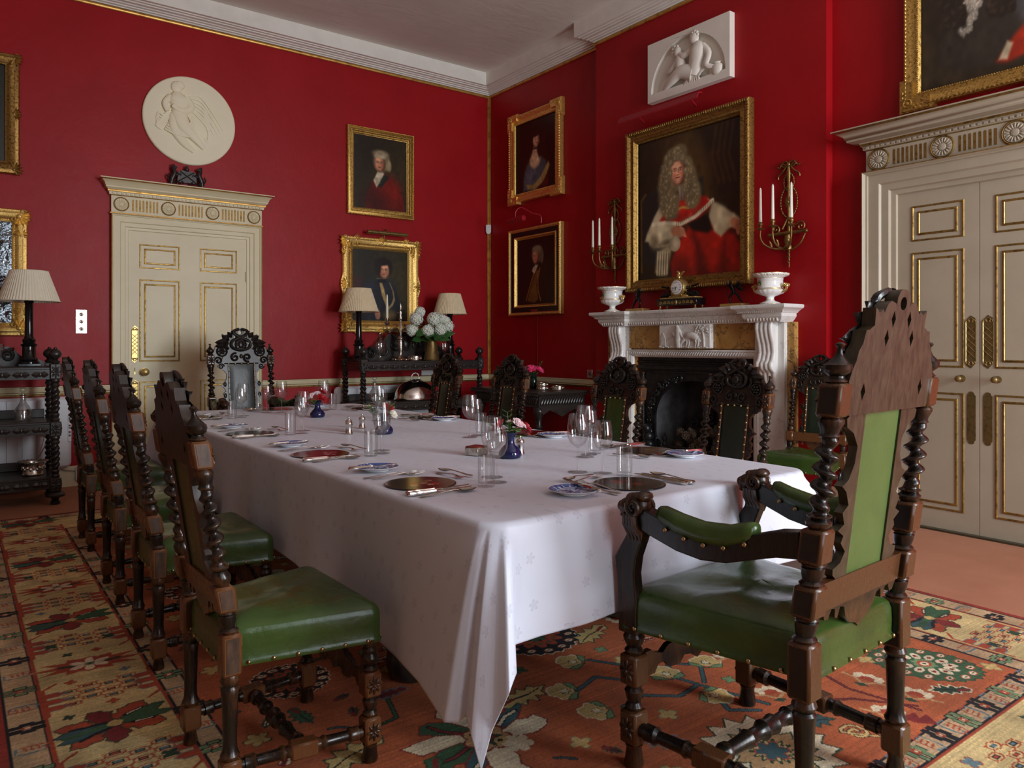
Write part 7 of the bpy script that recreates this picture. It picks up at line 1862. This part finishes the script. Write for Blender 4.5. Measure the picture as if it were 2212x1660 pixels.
def decanter(x, y, z, label, s=1.0):
    r = thing('decanter', label, 'decanter', T(x, y, z) @ SCL(s, s, s)); G = MAT['cutglass']
    MB().lathe([(.050, 0), (.054, .006), (.054, .075), (.050, .095), (.030, .125), (.019, .145), (.018, .158), (.022, .162), (.018, .168), (.017, .190), (.028, .198), (.026, .202), (.015, .198), (.014, .16), (.045, .09), (.048, .014), (.003, .012)], 32, 0, None, True, facet).build('bottle', G, r)
    MB().lathe([(.012, .185), (.013, .206), (.010, .212), (.021, .226), (.023, .238), (.016, .252), (.004, .256)], 20).build('stopper', G, r)
decanter(-4.700, -.62, .623, 'cut glass decanter with ball stopper on the left buffet\'s middle shelf'); decanter(-1.745, -.50, .627, 'cut glass decanter on the tray of the right-hand buffet\'s middle shelf')
r = thing('wine_cooler', 'round embossed silver wine coaster on the left buffet\'s bottom shelf', 'coaster', T(-4.635, -.60, .213))
mb = MB().lathe([(.070, 0), (.073, .006), (.068, .012), (.067, .085), (.072, .092), (.098, .100), (.096, .104), (.066, .098), (.062, .09), (.062, .01), (.003, .008)], 40)
for i in range(20): a = 2 * PI * i / 20; mb.ell((.068 * math.cos(a), .068 * math.sin(a), .045 + .012 * (i % 2)), (.010, .010, .014), 0, None, 7, 5); mb.ell((.092 * math.cos(a), .092 * math.sin(a), .103), (.010, .010, .004), 0, None, 6, 4)
mb.build('body', MAT['silverw'], r)
r = thing('table_glass', 'clear glass goblet on the left buffet\'s top shelf at the mirror\'s foot', 'glass', T(-4.86, -.60, 1.033)); MB().lathe([(.040, 0), (.034, .006), (.012, .02), (.010, .05), (.030, .075), (.046, .12), (.046, .17), (.043, .17), (.043, .12), (.02, .075), (.003, .07)], 28).build('bowl', MAT['cutglass'], r)
r = thing('adaptor_plug', 'olive plug adaptor hanging on its cable behind the left buffet', 'plug', T(-4.50, -.20, .50)); MB().box((-.02, -.02, -.04), (.02, .02, .04), ch=.008).build('casing', MAT['stone'], r); MB().tube(smooth_path([(0, 0, -.04), (-.03, .02, -.14), (-.08, .02, -.24)]), .004, 6).build('cable', MAT['cable'], r)
r = thing('green_vase', 'dark green glass vase on the small black side table', 'vase', T(-.38, -1.33, .749)); MB().lathe([(.034, 0), (.036, .01), (.042, .035), (.036, .06), (.040, .08), (.030, .105), (.036, .12), (.032, .15), (.038, .165), (.030, .163), (.026, .12), (.003, .02)], 24).build('body', MAT['greenglass'], r)
def rose(mb, c, R, seed, m=0, tilt=(0, 0, 1)):
    q = random.Random(seed); F = T(*c) @ Vector(tilt).normalized().to_track_quat('Z', 'Y').to_matrix().to_4x4()
    mb.ell((0, 0, 0), (R * .42, R * .42, R * .55), m, F, 10, 7)
    for lay, (n, rr, z, s) in enumerate(((3, .30, .20, .55), (4, .46, .12, .62), (5, .64, .02, .66), (6, .80, -.10, .66))):
        for i in range(n):
            a = 2 * PI * i / n + lay * .7 + q.uniform(-.2, .2)
            mb.ell((0, 0, 0), (R * s * .62, R * .11, R * s * .66), m, F @ RZ(a) @ T(0, -R * rr, R * z) @ RX(.30 + .28 * lay), 9, 6)
for i, (dx, dy, dz) in enumerate(((-.055, -.02, .205), (.045, -.04, .195), (.0, .05, .215))):
    f = thing('rose', 'bright pink rose in the dark green vase, %s bloom' % ('left', 'right', 'back')[i], 'flower', T(-.38, -1.33, .749), 'pink roses in the green vase')
    mb = MB(); rose(mb, (dx, dy, dz), .052, i, 0, (dx, dy - .03, .12)); mb.build('flower_head', MAT['rosehot'], f)
    mb = MB().tube(smooth_path([(0, 0, .05), (dx * .4, dy * .4, .14), (dx, dy, dz - .02)]), .003, 5)
    if i == 1:
        mb.tube(smooth_path([(0, 0, .15), (.05, -.04, .24), (.065, -.06, .285)]), .002, 5)
        for k in range(5): leaf(mb, (.045 + .005 * k, -.035 - .005 * k, .22 + .014 * k), (.075 + .0 * k if k % 2 else .02 + .006 * k, -.05, .235 + .016 * k), .012, .002)
    else: leaf(mb, (dx * .4, dy * .4, .14), (dx * 1.5, dy - .05, .17), .02, .003)
    mb.build('stem', MAT['leafg'], f)
# ------------------------------------------------------------------ the laid table
TT = TZ + .0012
def disc_paint(p, R, zf, name, mat):
    r = np.sqrt(p.X ** 2 + p.Y ** 2); ok = r <= R * 1.0001
    z = np.interp(r, *zf); me = p.mesh(name, mat, z, ok); return me
GLAZE = m_painted('glazed_blue_white', .08); LAQ = m_painted('lacquered_print', .13)
def plate_mesh():
    R = .079; p = Paint(-R, R, -R, R, 110, 110, (236, 236, 232)); q = random.Random(2); B = (38, 62, 140); B2 = (80, 106, 176)
    p.ell(0, 0, .077, .077, B2, .02); p.ell(0, 0, .052, .052, (232, 233, 232), .02)
    for i in range(70):
        a = q.uniform(0, 6.28); rr = q.uniform(.055, .074); p.ell(rr * math.cos(a), rr * math.sin(a), q.uniform(.002, .006), q.uniform(.002, .004), B if i % 3 else (226, 230, 236), .4, a)
    p.ell(0, 0, .049, .049, B, .05); p.ell(0, 0, .0465, .0465, (206, 214, 228), .05)
    for i in range(90): p.ell(q.uniform(-.032, .032), q.uniform(-.034, .034), q.uniform(.003, .010), q.uniform(.002, .006), B if i % 2 else B2, .5, q.uniform(0, 3), .8)
    for i in range(20): p.ell(q.uniform(-.03, .03), q.uniform(-.03, .03), q.uniform(.003, .008), .003, (226, 230, 238), .5)
    return disc_paint(p, .0775, ([0, .045, .052, .074, .08], [.0075, .0078, .0105, .0175, .0172]), 'glazed_pattern', GLAZE)
PLATE_TOP = plate_mesh()
PLATE_BODY = MB().lathe([(.040, 0), (.044, .0005), (.044, .004), (.056, .008), (.079, .016), (.0795, .0178), (.0775, .0172), (.053, .0098), (.044, .0070), (.003, .0068)], 48).mesh('body', MAT['porcelain'])
def mat_mesh(kind):
    R = .119; p = Paint(-R, R, -R, R, 130, 130, {0: (38, 14, 16), 1: (20, 18, 16), 2: (64, 14, 20), 3: (24, 20, 18)}[kind]); q = random.Random(kind)
    p.ell(.02, .03, .08, .07, {0: (62, 20, 22), 1: (32, 28, 20), 2: (92, 22, 28), 3: (36, 32, 28)}[kind], .8)
    cols = {0: [(206, 190, 160), (190, 50, 40), (214, 200, 176)], 1: [(170, 34, 44), (150, 26, 34), (110, 90, 50)], 2: [(206, 176, 160), (160, 36, 40), (190, 120, 110)], 3: [(96, 88, 76), (120, 60, 50), (90, 84, 70)]}[kind]
    for i in range(8):
        x, y = q.uniform(-.055, .055), q.uniform(-.055, .055); s = q.uniform(.008, .019); c = cols[i % 3]
        for k in range(6): a = k * 1.05; p.ell(x + s * .6 * math.cos(a), y + s * .6 * math.sin(a), s * .5, s * .42, tuple(v * q.uniform(.7, 1) for v in c), .5, a)
        p.ell(x, y, s * .3, s * .3, tuple(v * .5 for v in c), .5)
    for i in range(12): a = q.uniform(0, 6.28); x, y = q.uniform(-.05, .05), q.uniform(-.05, .05); p.line([(x, y), (x + .03 * math.cos(a), y + .03 * math.sin(a))], .0028, (86, 80, 40) if i % 2 else (120, 44, 30), .002)
    if kind == 0: p.poly([(-.055, -.02), (-.02, -.035), (.005, .025), (-.03, .04)], (118, 98, 44), .004, .8)
    for i in range(90): a = 2 * PI * i / 90; p.ell(.1105 * math.cos(a), .1105 * math.sin(a), .0024, .0016, (150, 120, 66), .3, a)
    return disc_paint(p, .117, ([0, .12], [.0042, .0042]), 'printed_top', LAQ)
MAT_TOP = [mat_mesh(k) for k in range(4)]
MAT_BODY = MB().lathe([(.118, 0), (.119, .001), (.119, .0034), (.1175, .0040), (.003, .0038)], 56).mesh('board', MAT['blackgloss'])
def handle_rings(pts):                                    # (y, half width, z, half thickness)
    return [[(-w, y, z), (-w * .7, y, z + t), (w * .7, y, z + t), (w, y, z), (w * .7, y, z - t), (-w * .7, y, z - t)] for y, w, z, t in pts]
def fork_mesh(L):
    mb = MB(); h = L / .20
    mb.rings(handle_rings([(-.098 * h, .003, .0025, .001), (-.094 * h, .0085, .0025, .0013), (-.07 * h, .0072, .003, .0013), (-.02 * h, .0032, .0075, .0014), (.02 * h, .0030, .011, .0016), (.038 * h, .0045, .0085, .0015), (.046 * h, .0105, .0055, .0012), (.056 * h, .0118, .004, .0011), (.060 * h, .0118, .0036, .001)]))
    for k in range(4): x = (-1.5 + k) * .0064; mb.tube([(x, .058 * h, .0037), (x, .078 * h, .0045), (x * .96, .100 * h, .0095)], [.0019, .0017, .0009], 6)
    return mb.mesh('fork', MAT['silver'])
def spoon_mesh(L):
    mb = MB(); h = L / .20
    mb.rings(handle_rings([(-.100 * h, .003, .0025, .001), (-.096 * h, .0085, .0025, .0013), (-.07 * h, .0070, .003, .0013), (-.02 * h, .0030, .0075, .0014), (.022 * h, .0028, .0105, .0016), (.036 * h, .0040, .0085, .0014)]))
    vs = lambda u, v: ((2 * u - 1) * .0195 * h * math.sqrt(max(0, 1 - (2 * v - 1) ** 2)) * (1.08 - .16 * v), .034 * h + .066 * h * v, .0100 - .0078 * (1 - (2 * u - 1) ** 2 * .9) * math.sin(PI * min(1, v * 1.02)) ** .7)
    mb.quad_grid(vs, 10, 14); mb.quad_grid(lambda u, v: (lambda p: (p[0], p[1], p[2] - .0012))(vs(1 - u, v)), 10, 14)
    return mb.mesh('spoon', MAT['silverw'])
def knife_parts(L, hl):
    mb = MB(); mb.rings(handle_rings([(-L * .5, .0040, .0075, .003), (-L * .5 + .006, .0088, .0075, .0060), (-L * .5 + hl * .5, .0078, .0072, .0056), (-L * .5 + hl - .008, .0066, .0070, .0048), (-L * .5 + hl, .0070, .0070, .0050)]))
    hm = mb.mesh('handle', MAT['silver'])
    y0 = -L * .5 + hl; mb = MB().rings(handle_rings([(y0 - .001, .0072, .007, .0052), (y0 + .006, .0056, .007, .0040)]))
    mb.rings([[(-.0055, y, .0075), (w, y, .0082), (w, y, .0068), (-.0055, y, .0069)] for y, w in ((y0 + .005, .0060), (y0 + .02, .0105), (L * .40, .0110), (L * .46, .0085), (L * .49, .0020), (L * .5, -.004))])
    return hm, mb.mesh('blade', MAT['silverw'])
FORK, FORKD, SPOON, SPOOND = fork_mesh(.205), fork_mesh(.165), spoon_mesh(.205), spoon_mesh(.175)
KNIFE, BKNIFE = knife_parts(.235, .100), knife_parts(.185, .085)
def wine_mesh(h, r):
    k = h / .205; R = r
    return (MB().lathe([(.004, .0006), (.036 * R / .038, .0010), (.036 * R / .038, .0018), (.020, .0034), (.008, .0065), (.0045, .012), (.0036, .030 * k), (.0036, .075 * k), (.0050, .086 * k), (.0065, .0885 * k)], 32).mesh('foot', MAT['glass']),
            MB().lathe([(.003, .088 * k), (.012, .091 * k), (.026 * R / .038, .103 * k), (.036 * R / .038, .124 * k), (R, .142 * k), (R * .985, .162 * k), (R * .90, .188 * k), (R * .815, h), (R * .800, h + .0003), (R * .785, h - .0005), (R * .875, .188 * k), (R * .955, .162 * k), (R * .97, .142 * k), (.0345 * R / .038, .125 * k), (.024 * R / .038, .105 * k), (.010, .094 * k), (.002, .093 * k)], 40).mesh('bowl', MAT['glass']))
WINE_BIG, WINE_SM = wine_mesh(.212, .0395), wine_mesh(.188, .0360)
TUMBLER = MB().lathe([(.0262, .0004), (.0275, .0015), (.0285, .112), (.0280, .1126), (.0272, .112), (.0262, .016), (.024, .012), (.003, .010)], 40).mesh('glass_body', MAT['glass'])
PLACES = [  # name, mat x, y, direction the sitter looks, mat picture
    ('the nearest left-side place', -3.878, -5.155, 0, 0, 1), ('the second left-side place', -3.881, -4.316, 0, 2, 1), ('the third left-side place', -3.885, -3.397, 0, 3, 1), ('the farthest left-side place', -3.872, -2.35, 0, 3, 1),
    ('the near-end place', -3.324, -5.573, PI / 2, 1, 1), ('the far-end place', -3.267, -2.005, -PI / 2, 3, 1),
    ('the nearest right-side place', -2.697, -5.068, PI, 3, 1), ('the second right-side place', -2.718, -4.24, PI, 2, 1), ('the third right-side place', -2.71, -3.2, PI, 3, 1), ('the farthest right-side place', -2.71, -2.35, PI, 3, 1)]
def put(name, meshes, M, label, cat, group):
    """one mesh, or an empty with the meshes as its parts"""
    if len(meshes) == 1:
        o = link(name, meshes[0]); o.matrix_basis = M
    else:
        o = link(name, None); o.matrix_basis = M; o.empty_display_size = .02
        for me in meshes: link(me.name.split('.')[0], me, o)
    return tag(o, label, cat, group)
jit = random.Random(21)
for pi_, (pn, px, py, ang, mk, _) in enumerate(PLACES):
    F = T(px, py, TT) @ RZ(ang - PI / 2)                    # local +y is forward, +x to the sitter's right
    j = lambda a: jit.uniform(-a, a)
    end = pn == 'the near-end place'; rt = 'right-side' in pn
    pl = -.256 if end else (-.205 if rt else -.325)
    put('placemat', [MAT_BODY, MAT_TOP[mk]], F @ RZ(j(.5)), 'round dark printed placemat at ' + pn, 'placemat', 'round placemats')
    put('side_plate', [PLATE_BODY, PLATE_TOP], F @ T(pl, -.002 + j(.012), 0) @ RZ(j(3)), 'small blue and white side plate at ' + pn, 'plate', 'blue and white side plates')
    put('butter_knife', BKNIFE, F @ T(pl + (.045 if end else .015), -.02 if not end else .0, .0135) @ RZ(-.15 + j(.06)) @ RX(.035), 'silver-handled butter knife across the side plate at ' + pn, 'knife', 'butter knives')
    fx = -.150 if (end or rt) else -.185
    put('fork', [FORK], F @ T(fx - .012, -.01, 0) @ RZ(j(.04)), 'silver table fork, outer of two left of the mat at ' + pn, 'fork', 'table forks')
    put('fork', [FORK], F @ T(fx + .022, .005, .002) @ RZ(-.03 + j(.04)), 'silver table fork, inner of two left of the mat at ' + pn, 'fork', 'table forks')
    put('knife', KNIFE, F @ T(.136, -.012, 0) @ RZ(j(.03)), 'silver-handled knife, inner of two right of the mat at ' + pn, 'knife', 'table knives')
    put('knife', KNIFE, F @ T(.162, -.020, 0) @ RZ(j(.03)), 'silver-handled knife, outer of two right of the mat at ' + pn, 'knife', 'table knives')
    put('spoon', [SPOON], F @ T(.196, -.012, 0) @ RZ(j(.05)), 'silver soup spoon at the right of ' + pn, 'spoon', 'soup spoons')
    put('spoon', [SPOOND], F @ T(-.075 if end else -.085, .190 if not end else .168, .004) @ RZ(PI / 2 + .22 + j(.08)), 'silver dessert spoon lying above the mat at ' + pn, 'spoon', 'dessert spoons')
    put('fork', [FORKD], F @ T(-.062, .155 if not end else .140, 0) @ RZ(-PI / 2 + .14 + j(.06)), 'small silver dessert fork lying above the mat at ' + pn, 'fork', 'dessert forks')
    if end: gl = [((.014, .281), WINE_BIG, 'large'), ((.080, .209), WINE_SM, 'smaller'), ((.102, .125), None, '')]
    elif rt: gl = [((.028 - (.0 if pi_ != 6 else .0), .335), WINE_BIG, 'large'), ((.075, .29), WINE_SM, 'smaller'), ((.085, .235), None, '')]
    else: gl = [((.045, .260), WINE_BIG, 'large'), ((.140, .213), WINE_SM, 'smaller'), ((.165, .152), None, '')]
    for (gx, gy), ms, w in gl:
        if ms: put('wine_glass', ms, F @ T(gx + j(.01), gy + j(.01), 0), '%s clear wine glass standing at %s' % (w, pn), 'wine glass', 'wine glasses')
        else: put('tumbler', [TUMBLER], F @ T(gx, gy, 0), 'clear straight water tumbler at ' + pn, 'tumbler', 'water tumblers')
# bud vases of garden flowers
VASE = MB().lathe([(.030, 0), (.036, .002), (.0405, .010), (.040, .022), (.030, .038), (.018, .050), (.0145, .062), (.0155, .078), (.022, .090), (.026, .097), (.0245, .097), (.0135, .078), (.012, .06), (.003, .05)], 36).mesh('glass_body', MAT['cobalt'])
def posy(x, y, where, items, leaves, seed):
    q = random.Random(seed); o = put('bud_vase', [VASE], T(x, y, TT) @ SCL(1.16, 1.16, 1.08), 'cobalt blue glass bud vase ' + where, 'vase', 'blue bud vases')
    for i, (dx, dy, dz, R, mt, nm) in enumerate(items):
        f = thing('rose', '%s in the blue bud vase %s' % (nm, where), 'flower', T(x, y, TT)); mb = MB(); rose(mb, (dx, dy, dz), R, seed + i, 0, (dx, dy, .05)); mb.build('flower_head', MAT[mt], f)
        mb = MB().tube(smooth_path([(0, 0, .06), (dx * .3, dy * .3, .10), (dx, dy, dz - R * .3)], 4), .0018, 5)
        for s in (-1, 1): leaf(mb, (dx * .6, dy * .6, dz - R * .9), (dx * .6 + s * .028, dy * .6 - .015, dz - R * .9 - .006), .010, .0015)
        mb.build('stem', MAT['leafg'], f)
    mb = MB()
    for dx, dy, dz in leaves:
        mb.tube(smooth_path([(0, 0, .06), (dx * .4, dy * .4, .11), (dx, dy, dz)], 4), .0014, 5)
        for k in range(4):
            t = .45 + .18 * k; bx, by, bz = dx * t, dy * t, .07 + (dz - .07) * t
            for s in (-1, 1): leaf(mb, (bx, by, bz), (bx + s * .022 + dx * .15, by + q.uniform(-.015, .015), bz + .012), .0095, .0015)
    sp = mb.build('leaf_sprig', MAT['leafg']); sp.matrix_basis = T(x, y, TT); tag(sp, 'green leaf sprigs in the blue bud vase ' + where, 'foliage')
R_ = (.8023, -.5969)                                        # offsets given across and away from the window wall
def rel(a, b): return (a * R_[0] + b * .5969, a * R_[1] + b * .8023)
posy(*(-3.258, -2.753), 'farthest down the table', [(*rel(-.040, -.01), .135, .030, 'rosepink', 'pale pink rose, left'), (*rel(.032, -.015), .125, .032, 'rosered', 'dark red rose, right'), (*rel(.025, .03), .160, .024, 'rosered', 'dark red rosebud, top'), (*rel(-.01, .03), .150, .022, 'rosepink', 'small pink rose, back')], [(*rel(-.065, -.01), .10), (*rel(-.01, -.05), .10)], 3)
posy(*(-3.328, -3.813), 'in the middle of the table', [(*rel(.022, -.01), .140, .030, 'rosered', 'crimson rose'), (*rel(.050, -.02), .105, .026, 'rosewhite', 'cream rose, lower right')], [(*rel(-.085, 0), .150), (*rel(-.06, -.02), .115), (*rel(-.02, .02), .185), (*rel(.045, -.04), .150)], 5)
posy(*(-3.295, -4.868), 'nearest the camera', [(*rel(-.050, .02), .130, .030, 'rosered', 'dark red rose, left'), (*rel(.032, -.02), .145, .025, 'rosepink', 'white and pink rose'), (*rel(.062, .025), .120, .034, 'rosered', 'bright red rose, right'), (*rel(-.004, -.01), .150, .010, 'rosepink', 'pink rosebud'), (*rel(.058, -.01), .132, .012, 'rosepink', 'small pink rosebud, right')], [(*rel(-.085, .02), .140), (*rel(-.012, .02), .185), (*rel(.0, -.03), .14)], 9)
# pepper mills and salts
MILL = MB().lathe([(.018, 0), (.0195, .003), (.0185, .006), (.0165, .010), (.0150, .030), (.0165, .044), (.0185, .047), (.0195, .050), (.0175, .053)], 28).mesh('body', MAT['silver'])
MILLT = MB().lathe([(.0175, .053), (.0180, .056), (.0150, .062), (.0080, .066), (.0040, .068), (.0065, .074), (.0050, .079), (.001, .081)], 28).mesh('cap', MAT['silver'])
for x, y, l in ((-3.479, -3.715, 'silver pepper mill left of the middle blue vase, front of the pair'), (-3.437, -3.619, 'silver pepper mill left of the middle blue vase, rear of the pair'), (-3.203, -4.815, 'silver pepper mill just right of the nearest blue vase'), (-3.31, -3.513, 'silver pepper mill behind the middle blue vase')):
    put('pepper_mill', [MILL, MILLT], T(x, y, TT), l, 'pepper mill', 'silver pepper mills')
bx = thing('small_box', 'small square silver-sided box with red leather top beside the nearest blue vase', 'box', T(-3.359, -4.716, TT) @ RZ(.35))
MB().box((-.038, -.034, 0), (.038, .034, .034), 0, None, .003).build('sides', MAT['silverw'], bx); MB().box((-.036, -.032, .034), (.036, .032, .038), 0, None, .002).build('lid', MAT['redbox'], bx)
